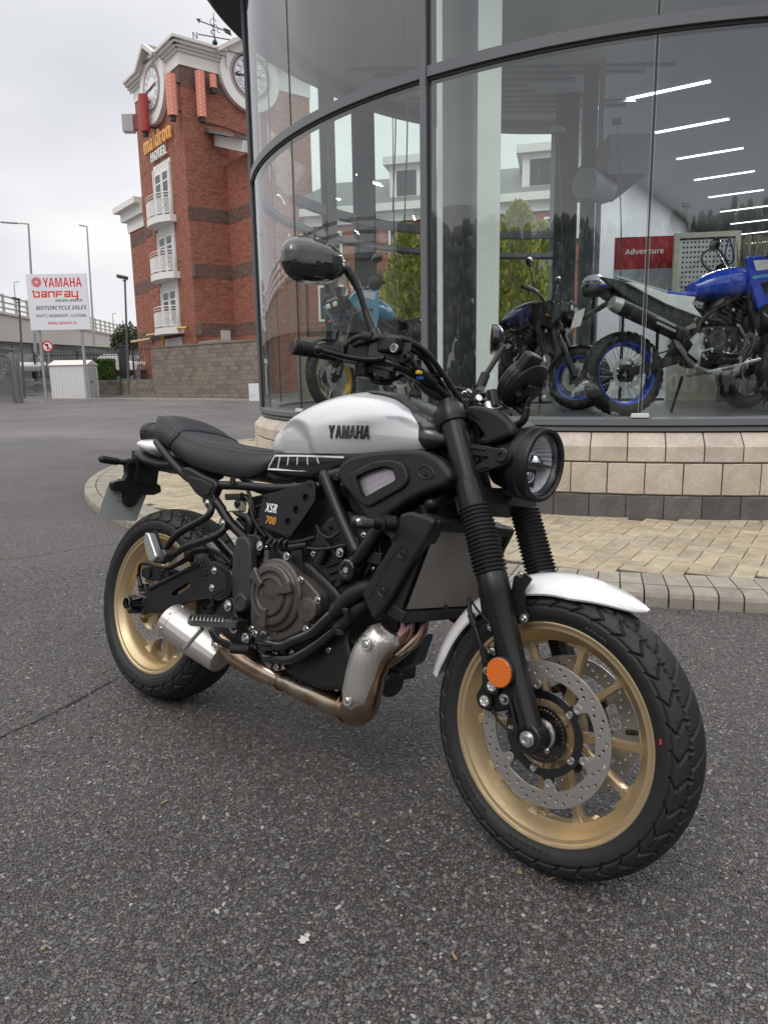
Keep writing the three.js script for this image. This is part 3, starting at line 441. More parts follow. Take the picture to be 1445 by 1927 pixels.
function carrierGeo(n, rOut, rIn, arm, th) { // black spider between hub and rotor
  const o = [], N = n * 30; for (let i = 0; i < N; i++) { const a = i / N * Math.PI * 2, f = Math.abs(((i / 30 + 0.5) % 1) - 0.5), k = 1 - sstep(0.07, 0.15, f); const r = rOut + arm * k; o.push([r * Math.cos(a), r * Math.sin(a)]); }
  const s = poly(o); const p = new THREE.Path(); p.absarc(0, 0, rIn, 0, Math.PI * 2, true); s.holes.push(p); return extr(s, th, 0.0006, 1, 40).translate(0, 0, -th / 2);
}
const D2R = Math.PI / 180;
{ // front wheel: five pairs of spokes, two rotors
  const w = new THREE.Group(); w.name = 'front_wheel'; bike.add(w); w.applyMatrix4(steerM.clone().multiply(new THREE.Matrix4().makeTranslation(1.405, 0.3, 0)));
  part('tyre', tyreGeo(0.3, 0.06, 0.05, 0.2315, 34, 1), mk.tyre, w);
  part('tyre_lettering', [sideText('PIRELLI', 0.246, 0.0575, 0.0165, 80 * D2R, 0.25), sideText('MT60RS', 0.246, 0.0575, 0.0165, 119 * D2R, 0.25), sideText('RADIAL', 0.246, 0.0572, 0.009, -75 * D2R, 0.25), sideText('TUBELESS', 0.246, 0.0572, 0.008, -160 * D2R, 0.25)], M(0.03, 0.03, 0.032, 0.5), w);
  { const a = 13.5 * D2R; const m = part('balance_mark', rbox(0.008, 0.011, 0.002, 0.001), M(0.62, 0.02, 0.03, 0.6), w); m.position.set(0.2465 * Math.cos(a), 0.2465 * Math.sin(a), 0.0573); m.rotation.set(0, 0.25, a - 0.2); }
  part('rim', rimGeo(0.05, 0.2315), mk.gold, w);
  for (let k = 0; k < 5; k++) for (const s of [-1, 1]) part('spoke', spokeGeo((61.5 - 72 * k + s * 15.8) * D2R, 0.052, 0.196, 0.019, 0.0125, 0.03, 0.026, s * 5 * D2R), mk.gold, w);
  const webs = []; for (let k = 0; k < 10; k++) { const a = (61.5 - 36 * k - 18 * 0 + 18) * D2R; const p = (d, r) => [r * Math.cos(a + d), r * Math.sin(a + d)]; const pts = []; for (let i = 0; i <= 8; i++) pts.push(p(lerp(-0.15, 0.15, i / 8), 0.1815)); for (let i = 8; i >= 0; i--) pts.push(p(lerp(-0.19, 0.19, i / 8), 0.192)); webs.push(extr(poly(pts), 0.018, 0.002, 1).translate(0, 0, -0.009)); }
  part('rim_web', webs, mk.gold, w);
  part('hub', [zlathe(V(0, 0, 0), [[0, 0.05], [0.03, 0.05], [0.034, 0.044], [0.05, 0.04], [0.054, 0.03], [0.054, -0.03], [0.05, -0.04], [0.03, -0.05], [0, -0.05]], 40), ...[0, 1, 2, 3, 4].map((k) => { const a = (45 - 72 * k) * D2R; return bar(V(0.04 * Math.cos(a), 0.04 * Math.sin(a), 0.04), V(0.078 * Math.cos(a), 0.078 * Math.sin(a), 0.047), 0.022, 0.012, V(0, 0, 1)); }), ...[0, 1, 2, 3, 4].map((k) => { const a = (45 - 72 * k) * D2R, b = a - 72 * D2R; return bar(V(0.068 * Math.cos(a), 0.068 * Math.sin(a), 0.044), V(0.068 * Math.cos(b), 0.068 * Math.sin(b), 0.044), 0.006, 0.01, V(0, 0, 1)); })], mk.gold, w);
  for (const s of [1, -1]) {
    const d = part('brake_disc', discGeo(0.149, 0.1165, 0.0046, 6, 60, 1), mk.disc, w); d.position.z = 0.0605 * s; d.rotation.z = 45 * D2R;
    const c = part('disc_carrier', carrierGeo(6, 0.0885, 0.0715, 0.0155, 0.004), mk.gloss, w); c.position.z = 0.0605 * s; c.rotation.z = 45 * D2R;
    const b = [], e = []; for (let k = 0; k < 6; k++) { const a = (45 - 60 * k) * D2R, q = V(0.1 * Math.cos(a), 0.1 * Math.sin(a), 0); b.push(zlathe(q, [[0.0098, s * 0.059], [0.0098, s * 0.0645], [0.0075, s * 0.0655], [0.0055, s * 0.0655], [0.005, s * 0.064], [0.0028, s * 0.064], [0, s * 0.0625]], 20)); }
    for (let k = 0; k < 5; k++) { const a = (45 - 72 * k) * D2R, q = V(0.077 * Math.cos(a), 0.077 * Math.sin(a), 0); e.push(zlathe(q, [[0.0085, s * 0.062], [0.0085, s * 0.0635], [0.0072, s * 0.067], [0.0045, s * 0.0675], [0.003, s * 0.065], [0, s * 0.065]], 18)); }
    part('rotor_button', b, mk.alloy, w); part('disc_bolt', e, mk.bolt, w);
  }
  { const o = poly(Array.from({ length: 60 }, (_, i) => [0.058 * Math.cos(i * 0.10472), 0.058 * Math.sin(i * 0.10472)])); const p = new THREE.Path(); p.absarc(0, 0, 0.033, 0, 6.2832, true); o.holes.push(p); for (let k = 0; k < 40; k++) { const a = k / 40 * 6.2832, q = new THREE.Path(); q.absarc(0.0505 * Math.cos(a), 0.0505 * Math.sin(a), 0.0024, 0, 6.2832, true); o.holes.push(q); } part('abs_ring', extr(o, 0.0018, 0, 1, 12).translate(0, 0, 0.067), mk.gloss, w); }
  part('valve', [rod(V(0.165, 0.042, 0), V(0.19, 0.0485, 0), 0.0045), rod(V(0.148, 0.0378, 0), V(0.165, 0.042, 0), 0.0055)], mk.rubber, w);
}
{ // rear wheel
  const w = new THREE.Group(); w.name = 'rear_wheel'; bike.add(w); w.position.set(0, 0.315, 0);
  part('tyre', tyreGeo(0.315, 0.09, 0.076, 0.2315, 30, 2), mk.tyre, w);
  part('tyre_lettering', [sideText('PIRELLI', 0.249, 0.0862, 0.014, 55 * D2R, 0.3), sideText('MT60RS', 0.249, 0.0862, 0.014, 92 * D2R, 0.3), sideText('RADIAL', 0.249, 0.0862, 0.009, -100 * D2R, 0.3)], M(0.03, 0.03, 0.032, 0.5), w);
  part('rim', rimGeo(0.076, 0.2315), mk.gold, w);
  for (let k = 0; k < 5; k++) for (const s of [-1, 1]) part('spoke', spokeGeo((-97 - 72 * k + s * 15.8) * D2R, 0.052, 0.192, 0.024, 0.017, 0.036, 0.034, s * 5 * D2R), mk.gold, w);
  part('hub', zlathe(V(0, 0, 0), [[0, 0.062], [0.03, 0.062], [0.05, 0.052], [0.058, 0.04], [0.058, -0.05], [0.03, -0.07], [0, -0.07]], 40), mk.gold, w);
  const d = part('brake_disc', discGeo(0.1225, 0.088, 0.005, 5, 54, 2), mk.disc, w); d.position.z = 0.0745;
  part('disc_mount', [...Array(5).keys()].map((k) => { const a = k * 72 * D2R; return bar(V(0.04 * Math.cos(a), 0.04 * Math.sin(a), 0.06), V(0.074 * Math.cos(a), 0.074 * Math.sin(a), 0.066), 0.024, 0.012, V(0, 0, 1)); }), mk.gold, w);
  part('disc_bolt', [...Array(5).keys()].map((k) => boltGeo(V(0.076 * Math.cos(k * 72 * D2R), 0.076 * Math.sin(k * 72 * D2R), 0), 0.006, 0.076)[0]), mk.bolt, w);
  part('sprocket', zlathe(V(0, 0, 0), [[0.06, -0.085], [0.1, -0.085], [0.1, -0.092], [0.06, -0.092]], 48), mk.steel, w);
}

// ---- fork, yokes, front mudguard (steered)
const LX = (y, dx = 0) => 1.405 - (y - 0.3) * Math.tan(RAKE) + dx, FZ = 0.104;
const leg = (y, s) => V(LX(y), y, s * FZ);
for (const s of [1, -1]) {
  const alongProf = (prof, y0, seg = 36) => { const g = crease(lathe(prof, seg), 0.45); return g.applyMatrix4(new THREE.Matrix4().makeRotationZ(RAKE).setPosition(LX(y0), y0, s * FZ)); };
  spart('fork_slider', [alongProf([[0, 0.02], [0.027, 0.02], [0.0255, 0.05], [0.0265, 0.15], [0.030, 0.29], [0.0335, 0.3], [0.0335, 0.34], [0.0315, 0.345], [0.0315, 0.375], [0.0, 0.375]], 0.3), zlathe(V(1.405, 0.3, 0), s > 0 ? [[0, 0.068], [0.02, 0.068], [0.024, 0.075], [0.031, 0.086], [0.031, 0.124], [0.028, 0.127], [0.0225, 0.127], [0.0215, 0.124], [0, 0.124]] : [[0, -0.124], [0.0215, -0.124], [0.0225, -0.127], [0.028, -0.127], [0.031, -0.124], [0.031, -0.086], [0.024, -0.075], [0.02, -0.068], [0, -0.068]], 36), bar(leg(0.325, s).add(V(0.006, 0, s * 0.03)), leg(0.375, s).add(V(0.0, 0, s * 0.026)), 0.006, 0.01, V(0, 0, 1)), bar(leg(0.325, s).add(V(-0.012, 0, s * 0.029)), leg(0.375, s).add(V(-0.012, 0, s * 0.026)), 0.006, 0.01, V(0, 0, 1))], mk.cast);
  const bel = [[0.030, 0]]; const nb = 17, L = 0.155; for (let k = 0; k < nb; k++) { const y = k / nb * L; bel.push([0.0315, y + 0.0008], [0.0375 - 0.0022 * k / nb, y + L / nb * 0.42], [0.0377 - 0.0022 * k / nb, y + L / nb * 0.55], [0.0315, y + L / nb * 0.97]); } bel.push([0.0305, L], [0.0, L]);
  spart('fork_gaiter', alongProf(bel, 0.612, 40), M(0.012, 0.012, 0.013, 0.5));
  spart('fork_tube', [alongProf([[0, 0], [0.0315, 0], [0.0318, 0.03], [0.0305, 0.032], [0.0305, 0.058], [0.0275, 0.062], [0.0275, 0.2], [0.027, 0.202], [0.027, 0.255], [0, 0.255]], 0.751)], mk.plastic);
  spart('fork_cap', [alongProf([[0.0, 0.0], [0.0225, 0.0], [0.0225, 0.008], [0.019, 0.011], [0.012, 0.011], [0.011, 0.006], [0, 0.006]], 0.972)], mk.alloy);
  spart('upper_yoke_clamp', [alongProf([[0.0275, 0], [0.0325, 0.002], [0.0335, 0.008], [0.0335, 0.036], [0.032, 0.04], [0.0275, 0.041], [0, 0.041]], 0.934)], mk.cast);
}
spart('yoke', [bar(V(LX(0.955) - 0.02, 0.955, -FZ), V(LX(0.955) - 0.02, 0.955, FZ), 0.06, 0.03, V(-Math.sin(RAKE), Math.cos(RAKE), 0)), bar(V(LX(0.765) - 0.01, 0.765, -FZ), V(LX(0.765) - 0.01, 0.765, FZ), 0.075, 0.04, V(-Math.sin(RAKE), Math.cos(RAKE), 0)), rod(V(1.155, 0.745, 0), V(1.06, 0.955, 0), 0.03)], mk.cast);
{ const c = V(1.405, 0.3, 0);
  spart('axle', [zlathe(c, [[0.016, 0.118], [0.016, 0.126], [0.0105, 0.126], [0.0105, 0.133], [0.006, 0.134], [0.0055, 0.122], [0, 0.122]], 24), zlathe(c, [[0.0, 0.055], [0.03, 0.055], [0.031, 0.0715], [0.026, 0.074], [0.02, 0.074], [0.019, 0.09], [0, 0.09]], 36)], mk.alloy);
  spart('axle_nut', [new THREE.CylinderGeometry(0.0135, 0.0135, 0.008, 6).rotateX(Math.PI / 2).translate(c.x, c.y, 0.128)], mk.bolt);
  spart('axle_pinch_bolt', boltGeo(V(c.x + 0.032, c.y - 0.018, 0), 0.004, 0.098, 0.006), mk.bolt);
  // mudguard: a crowned shell over the tyre
  const arc = (a, w, drop, r0, lift = 0) => { const out = [], n = 16; for (let i = 0; i <= n; i++) { const t = i / n * 2 - 1, z = w * Math.sin(t * 1.45) / Math.sin(1.45), r = r0 + lift - drop * (1 - Math.cos(t * 1.45)) / (1 - Math.cos(1.45)); out.push(V(c.x + r * Math.cos(a), c.y + r * Math.sin(a), z)); } return out; };
  const shell = (a0, a1, r0, off) => { const rings = [], n = 48; for (let i = 0; i <= n; i++) { const t = i / n, a = lerp(a0, a1, t) * D2R, tip = Math.pow(Math.min(1, t / 0.22), 0.6), tail = sstep(0, 0.1, 1 - t); const o = arc(a, (0.006 + 0.061 * tip) * (0.86 + 0.14 * tail) - off * 0.4, 0.006 + 0.038 * tip * (0.7 + 0.3 * tail), r0 - off, 0.0), q = arc(a, (0.006 + 0.061 * tip) * (0.86 + 0.14 * tail) - off * 0.4 - 0.003, 0.006 + 0.038 * tip * (0.7 + 0.3 * tail), r0 - off - 0.004, 0); rings.push([...o, ...q.reverse()]); } return crease(skin(rings), 0.7); };
  spart('mudguard', shell(60, 171.5, 0.333, 0), mk.white);
  for (const s of [1, -1]) {
    const z = s * 0.073, pl = (pts) => sslab(pts, 0.086, 0.006, { bevel: 0.001, r: 0.004 });
    const g = pl([[966, 1084], [988, 1078], [1000, 1090], [986, 1110], [988, 1150], [996, 1160], [990, 1172], [974, 1170], [968, 1150], [960, 1120]]); spart('mudguard_bracket', s < 0 ? mirZ(g) : g, mk.frame);
  }
  spart('mudguard_bracket', [sslab([[898, 1100], [918, 1090], [925, 1130], [935, 1180], [920, 1176], [905, 1150]], 0.082, 0.006, { bevel: 0.001 })], mk.frame);
  spart('bolt', [...boltGeo(PS(984, 1164, 0.09), 0.0065, 0.087), ...boltGeo(PS(921, 1180, 0.09), 0.0055, 0.087), ...boltGeo(PS(979, 1081, 0.088), 0.0045, 0.087)], mk.bolt);
  // caliper, reflector, hoses
  spart('brake_caliper', [sslab([[905, 1238], [928, 1232], [958, 1262], [968, 1310], [962, 1332], [940, 1340], [915, 1340], [896, 1326], [893, 1308], [905, 1290]], 0.088, 0.05, { bevel: 0.006, r: 0.012 }), zcyl(PS(925, 1291, 0.1), 0.0185, 0.08, 0.1), zcyl(PS(911, 1319, 0.1), 0.0185, 0.08, 0.1)], mk.cast);
  const torx = (p, r) => { const o = []; for (let i = 0; i < 48; i++) { const a = i / 48 * 6.2832, q = r * 0.58 * (1 + 0.16 * Math.cos(a * 6)); o.push([q * Math.cos(a), q * Math.sin(a)]); } const s = new THREE.Shape(); s.absarc(0, 0, r, 0, 6.2832); s.holes.push(new THREE.Path(o.reverse().map(([x, y]) => new THREE.Vector2(x, y)))); return [new THREE.ExtrudeGeometry(s, { depth: 0.002, bevelEnabled: true, bevelThickness: 0.0006, bevelSize: 0.0006, bevelSegments: 1, curveSegments: 24 }).translate(p.x, p.y, 0.1005), zcyl(p, r * 0.8, 0.0995, 0.1008, 24)]; };
  spart('caliper_cap', torx(PS(925, 1291, 0.1), 0.0145), M(0.7, 0.7, 0.69, 0.35, 0.7)); spart('caliper_cap', torx(PS(911, 1319, 0.1), 0.0145), M(0.7, 0.7, 0.69, 0.35, 0.7));
  spart('bolt', [...boltGeo(PS(948, 1316, 0.09), 0.0075, 0.0885, 0.009), ...boltGeo(PS(923, 1226, 0.09), 0.0075, 0.0885, 0.009), ...boltGeo(PS(914, 1262, 0.088), 0.005, 0.0875, 0.008)], mk.bolt);
  const rp = PS(938, 1266, 0.146);
  spart('reflector_mount', [zlathe(rp, [[0, 0.13], [0.030, 0.13], [0.0325, 0.134], [0.0325, 0.142], [0.0305, 0.144], [0.0, 0.144]], 36), bar(V(rp.x, rp.y, 0.132), V(rp.x + 0.0, rp.y - 0.04, 0.09), 0.02, 0.006, V(0, 0, 1))], mk.plastic);
  const prism = dataTex(128, (u, v) => { const t = Math.abs(((u * 22) % 1) - 0.5) + Math.abs(((v * 22 + Math.floor(u * 22) * 0.5) % 1) - 0.5); return t; }); 
  spart('reflector', zlathe(rp, [[0.0302, 0.1435], [0.0302, 0.1465], [0.029, 0.1475], [0, 0.1478]], 40), M(0.62, 0.13, 0.006, 0.22, 0, { bumpMap: prism, bumpScale: 0.0012, clearcoat: 1, clearcoatRoughness: 0.05 }));
  const hose = (pts, r) => capTube(pts.map(([x, y, z]) => PS(x, y, z)), r, pts.length * 10, 10);
  spart('brake_hose', [hose([[882, 1128, 0.09], [884, 1150, 0.1], [892, 1175, 0.105], [905, 1215, 0.105], [916, 1245, 0.1], [925, 1268, 0.09]], 0.0058)], mk.hose);
  spart('hose_sleeve', [rod(PS(886, 1156, 0.103), PS(893, 1178, 0.105), 0.0085), rod(PS(908, 1222, 0.105), PS(915, 1246, 0.1), 0.008)], mk.rubber);
  spart('sensor_cable', [hose([[886, 1130, 0.1], [900, 1150, 0.108], [920, 1172, 0.112], [930, 1195, 0.112], [932, 1215, 0.108], [934, 1240, 0.09]], 0.0028), hose([[927, 1332, 0.09], [935, 1352, 0.09], [955, 1372, 0.09], [980, 1378, 0.095]], 0.003)], mk.hose);
}

// ---- headlight and its brackets (steered)
{
  const hc = V(1.253, 0.862, 0.0), tilt = -0.07, put = (g) => g.scale(0.9, 0.89, 0.89).applyMatrix4(new THREE.Matrix4().makeRotationZ(tilt).setPosition(hc));  // profiles run along +x
  const xl = (prof, seg = 56) => put(crease(lathe(prof, seg).rotateZ(-Math.PI / 2), 0.45)); // [radius, forward]
  spart('headlight_shell', xl([[0, -0.085], [0.05, -0.083], [0.068, -0.07], [0.076, -0.04], [0.08, -0.012], [0.0835, -0.01], [0.0855, 0.0]]), mk.plastic);
  spart('headlight_rim', xl([[0.0855, 0.0], [0.0925, 0.002], [0.094, 0.01], [0.094, 0.024], [0.0915, 0.0265], [0.0915, 0.03], [0.0935, 0.033], [0.0935, 0.05], [0.0905, 0.056], [0.0825, 0.057], [0.079, 0.052], [0.078, 0.03], [0.076, -0.01]]), mk.plastic);
  spart('headlight_bezel', xl([[0.0785, 0.045], [0.0765, 0.046], [0.073, 0.034], [0.072, 0.02], [0.0785, 0.02]]), M(0.16, 0.17, 0.18, 0.25, 0.8));
  const fan = dataTex(256, (u) => 0.5 + 0.5 * Math.sin(u * Math.PI * 2 * 36));
  spart('reflector_bowl', [xl([[0.072, 0.03], [0.066, 0.004], [0.052, -0.02], [0.03, -0.036], [0, -0.04]])], M(0.93, 0.94, 0.95, 0.32, 0.35, { bumpMap: fan, bumpScale: 0.0015 }));
  const hv = (x, y, z) => V(x, y, z);
  spart('led_module', [put(crease(new THREE.SphereGeometry(0.03, 24, 12, 0, Math.PI * 2, 0, Math.PI / 2).scale(1.35, 1, 0.8).rotateX(0).translate(0.0, 0.004, 0), 0.8))], M(0.75, 0.78, 0.8, 0.05, 1));
  spart('led_divider', [put(rbox(0.05, 0.007, 0.142, 0.003, 0.006, 0.0, 0)), put(rbox(0.04, 0.004, 0.1, 0.002, 0.01, -0.012, 0)), put(rbox(0.04, 0.05, 0.004, 0.0015, 0.0, -0.035, 0.022)), put(rbox(0.04, 0.05, 0.004, 0.0015, 0.0, -0.035, -0.022))], M(0.07, 0.075, 0.08, 0.25, 0.5));
  spart('led_lens', [put(new THREE.SphereGeometry(0.019, 20, 14).scale(0.6, 1, 1.25).translate(0.012, -0.033, 0))], M(0.5, 0.52, 0.54, 0.05, 1, { clearcoat: 1 }));
  const dome = xl([[0, 0.061], [0.025, 0.0598], [0.05, 0.056], [0.066, 0.051], [0.0795, 0.045]]); spart('headlight_lens', dome, mk.clear);
  spart('headlight_mount', [put(rbox(0.04, 0.018, 0.05, 0.004, -0.035, -0.082, 0)), put(rbox(0.045, 0.012, 0.03, 0.003, -0.03, 0.08, 0.02)), put(rbox(0.045, 0.012, 0.03, 0.003, -0.03, 0.08, -0.02))], mk.plastic);
  for (const s of [1, -1]) {
    const g = sslab([[868, 833], [905, 838], [948, 846], [959, 853], [959, 866], [949, 874], [915, 886], [888, 895], [880, 886]], 0.098, 0.012, { bevel: 0.0025, r: 0.008, holes: [[[884, 853], [920, 857], [922, 862], [893, 879], [886, 876]]] });
    const lip = [tubeP([[884, 842, 0.0985], [912, 846, 0.0985]], 0.003, PS), tubeP([[896, 885, 0.0985], [918, 877, 0.0985]], 0.003, PS)];
    const all = merge([g, ...lip]); spart('headlight_bracket', s < 0 ? mirZ(all) : all, mk.plastic);
  }
  const bp = PS(944, 857, 0.1); spart('headlight_bolt', [zlathe(bp, [[0.0165, 0.096], [0.0165, 0.102], [0.013, 0.106], [0.006, 0.106], [0.005, 0.102], [0, 0.102]], 24), rod(V(bp.x, bp.y, -0.1), V(bp.x, bp.y, 0.096), 0.008)], mk.cast);
  const b2 = PS(890, 863, 0.09); spart('headlight_bolt', [zlathe(b2, [[0.013, 0.08], [0.013, 0.087], [0.009, 0.091], [0.005, 0.091], [0.0045, 0.087], [0, 0.087]], 20)], mk.cast);
  // stem cover above the bracket
  spart('stem_cover', [sslab([[872, 768], [884, 762], [910, 764], [940, 775], [958, 792], [965, 806], [963, 820], [935, 830], [912, 838], [898, 836], [898, 826], [912, 816], [908, 800], [882, 796], [872, 786]], 0.078, 0.03, { bevel: 0.01, r: 0.014 }), sslab([[896, 766], [935, 776], [960, 800], [958, 818], [920, 826], [906, 800]], 0.07, 0.15, { bevel: 0.012, r: 0.014 })], mk.plastic);
  spart('stem_cover_bolt', [...boltGeo(PS(876, 776, 0.08), 0.006, 0.0785), ], mk.cast);
  spart('yoke_bolt', [...boltGeo(PS(857, 785, 0.118), 0.0065, 0.112, 0.01)], mk.bolt);
}
// ---- instrument, bars, controls (steered)
{
  const mc = PS(985, 722, 0.03), ax = V(-0.80, 0.60, 0.0).normalize(); // dial faces back and up
  const q = new THREE.Quaternion().setFromUnitVectors(V(0, 1, 0), ax), put = (g, o = V(0, 0, 0)) => g.applyMatrix4(new THREE.Matrix4().compose(mc.clone().add(o), q, V(1, 1, 1)));
  spart('instrument', [put(crease(lathe([[0, -0.022], [0.045, -0.022], [0.056, -0.016], [0.0605, -0.006], [0.0615, -0.005], [0.0615, 0.0], [0.0605, 0.002], [0.0615, 0.004], [0.0615, 0.016], [0.058, 0.021], [0.05, 0.021], [0, 0.019]], 48), 0.4)), put(rbox(0.05, 0.028, 0.05, 0.008, 0.045, 0.002, 0.03))], mk.plastic);
  spart('instrument_nub', [[0.02, -0.028], [-0.03, -0.02], [-0.018, 0.028]].map(([a, b]) => put(crease(lathe([[0, -0.03], [0.006, -0.03], [0.0085, -0.028], [0.0085, -0.024], [0.011, -0.022], [0.011, -0.019], [0, -0.019]], 18).translate(a, 0, b), 0.4))), mk.gloss);
  spart('instrument_stay', [put(rbox(0.05, 0.014, 0.045, 0.006, -0.012, -0.026, 0.0)), capTube([PS(972, 765, 0.03), PS(985, 775, 0.03), PS(990, 765, 0.03), PS(994, 752, 0.03)], 0.008, 24), tubeP([[990, 770, 0.03], [985, 790, 0.03], [970, 800, 0.03], [955, 800, 0.03]], 0.009, PS)], mk.frame);
  // handlebar: tapers up from the clamps to the grips on both sides
  const bp = [V(1.055, 0.995, 0.0), V(1.052, 0.998, 0.05), V(1.03, 1.03, 0.13), V(0.985, 1.062, 0.21), V(0.955, 1.068, 0.26), V(0.92, 1.065, 0.33), V(0.885, 1.062, 0.405)];
  const cR = PS(749, 689, 0.24), c1 = PS(838, 747, 0.1), gE = PS(553, 653, 0.41), gI = PS(640, 668, 0.30), c0 = PS(866, 768, 0.05);
  const half = [V(c0.x, c0.y, 0), c0, c1, cR, gI.clone().lerp(cR, 0.25), gI, gE.clone().lerp(gI, 0.02)], full = [...half.slice(1).reverse().map((p) => V(p.x, p.y, -p.z)), ...half];
  spart('handlebar', [tube(full.slice(1, -1).concat(gE), 0.0112, 140, 14), rod(c0.clone().setZ(-0.06), c0.clone().setZ(0.06), 0.0145)], mk.frame);
  spart('bar_clamp', [-1, 1].map((s) => { const a = V(c0.x, c0.y, s * 0.045); return merge([rbox(0.055, 0.045, 0.028, 0.006, a.x, a.y, a.z), rod(a.clone().add(V(0.012, -0.06, 0)), a, 0.017)]); }), mk.cast);
  const gripAt = (s) => { const a = gE.clone(), b = gI.clone(); a.z *= s; b.z *= s; const L = a.distanceTo(b), prof = [[0, 0], [0.013, 0], [0.0165, 0.002], [0.0168, 0.01], [0.0155, 0.012]]; for (let k = 0; k < 12; k++) { const y = 0.014 + k * (L - 0.03) / 12; prof.push([0.0162, y], [0.0162, y + (L - 0.03) / 12 - 0.0022], [0.0154, y + (L - 0.03) / 12 - 0.0016], [0.0154, y + (L - 0.03) / 12]); } prof.push([0.0165, L - 0.014], [0.0285, L - 0.012], [0.0305, L - 0.009], [0.0295, L - 0.005], [0.02, L], [0, L]); const g = crease(lathe(prof, 28), 0.4); return g.applyMatrix4(new THREE.Matrix4().compose(a, new THREE.Quaternion().setFromUnitVectors(V(0, 1, 0), b.clone().sub(a).normalize()), V(1, 1, 1))); };
  spart('grip', gripAt(1), mk.rubber); spart('grip', gripAt(-1), mk.rubber);
  { const d = gE.clone().sub(gI).normalize(); spart('bar_end', rod(gE.clone(), gE.clone().addScaledVector(d, 0.004), 0.0165, 0.014, 24), mk.guard); }
  // right switch housing, throttle pulley and master cylinder
  spart('switch_housing', [bar(PS(652, 668, 0.295), PS(688, 676, 0.262), 0.044, 0.042), bar(PS(672, 660, 0.285), PS(700, 664, 0.26), 0.03, 0.05), rbox(0.03, 0.05, 0.035, 0.006, ...PS(686, 690, 0.27).toArray()), bar(PS(700, 690, 0.255), PS(740, 697, 0.235), 0.04, 0.03), bar(PS(710, 702, 0.26), PS(735, 706, 0.25), 0.02, 0.014)], mk.plastic);
  spart('master_cylinder', [bar(PS(700, 658, 0.26), PS(776, 668, 0.215), 0.05, 0.046), rbox(0.055, 0.036, 0.06, 0.008, ...PS(742, 652, 0.245).toArray(), 3), bar(PS(705, 680, 0.262), PS(745, 690, 0.24), 0.03, 0.026), rod(PS(758, 672, 0.235), PS(768, 674, 0.22), 0.012)], mk.cast);
  { const p = PS(739, 654, 0.279), ring = zlathe(p, [[0.0095, 0.272], [0.0095, 0.2765], [0.0078, 0.2768], [0.0075, 0.2745]], 24); spart('sight_glass_ring', ring, mk.alloy); spart('sight_glass', zcyl(p, 0.0075, 0.272, 0.2752, 24), M(0.05, 0.055, 0.06, 0.05, 0, { clearcoat: 1 })); }
  spart('banjo_bolt', [...boltGeo(PS(767, 674, 0.24), 0.0095, 0.238, 0.012)], mk.cast);
  spart('mirror_boss', [rod(PS(712, 652, 0.262), PS(703, 622, 0.265), 0.013), rod(PS(703, 628, 0.265), PS(693, 598, 0.272), 0.0095)], mk.cast);
  // brake lever and, on the far side, the clutch lever
  const lev = [[716, 674, 0.27], [690, 676, 0.285], [650, 672, 0.325], [610, 662, 0.375], [592, 657, 0.395]].map(([x, y, z]) => PS(x, y, z)); const offs = V(0.03, 0, 0);
  const lever = (s) => { const p = lev.map((v) => V(v.x + 0.012, v.y - 0.002, v.z * s)); const rings = []; const cv = new THREE.CatmullRomCurve3(p); const n = 20; for (let i = 0; i <= n; i++) { const t = i / n, c = cv.getPoint(t), d = cv.getTangent(t), side = V(0, 1, 0).cross(d).normalize(), w = lerp(0.0105, 0.006, t), h = lerp(0.0075, 0.0052, t); const r = []; for (let k = 0; k < 10; k++) { const a = k / 10 * 6.2832; r.push(c.clone().addScaledVector(side, w * Math.cos(a)).add(V(0, h * Math.sin(a), 0))); } rings.push(r); } return merge([skin(rings), new THREE.SphereGeometry(0.0105, 20, 14).translate(p.at(-1).x, p.at(-1).y, p.at(-1).z)]); };
  spart('brake_lever', lever(1), mk.frame); spart('clutch_lever', lever(-1), mk.frame);
  spart('clutch_housing', [bar(V(gI.x, gI.y, -0.30), V(cR.x, cR.y, -0.25), 0.045, 0.045), bar(V(gI.x + 0.03, gI.y, -0.28), V(cR.x + 0.02, cR.y, -0.22), 0.03, 0.04)], mk.plastic);
  // cables
  const cb = (name, pts, r, mat = mk.hose) => spart(name, tubeP(pts, r, PS), mat);
  cb('throttle_cable', [[656, 672, 0.29], [652, 655, 0.3], [664, 640, 0.3], [684, 633, 0.29], [712, 640, 0.27], [760, 650, 0.24], [792, 668, 0.2], [815, 700, 0.15], [840, 738, 0.1], [862, 770, 0.06], [880, 800, 0.03]], 0.0072);
  cb('throttle_cable', [[662, 678, 0.285], [660, 658, 0.295], [674, 646, 0.295], [692, 641, 0.285], [725, 634, 0.265], [765, 640, 0.24], [800, 662, 0.2], [830, 700, 0.15], [860, 745, 0.1], [884, 785, 0.05]], 0.0066);
  spart('cable_boot', [rod(PS(682, 634, 0.29), PS(700, 636, 0.28), 0.0125), rod(PS(718, 637, 0.27), PS(735, 641, 0.26), 0.009)], mk.rubber);
  cb('brake_hose', [[771, 673, 0.225], [782, 690, 0.215], [792, 702, 0.2], [815, 722, 0.16], [842, 745, 0.12], [868, 772, 0.08], [890, 800, 0.05], [905, 850, 0.03]], 0.0062); spart('hose_sleeve', [rod(PS(789, 700, 0.203), PS(818, 722, 0.155), 0.0105, 0.0105)], mk.rubber);
  cb('switch_cable', [[697, 700, 0.26], [702, 715, 0.25], [716, 720, 0.24], [745, 712, 0.21], [770, 700, 0.19], [790, 712, 0.17], [830, 742, 0.12]], 0.0058);
  cb('switch_cable', [[728, 706, 0.245], [715, 714, 0.245], [717, 722, 0.238], [735, 722, 0.22]], 0.0035);
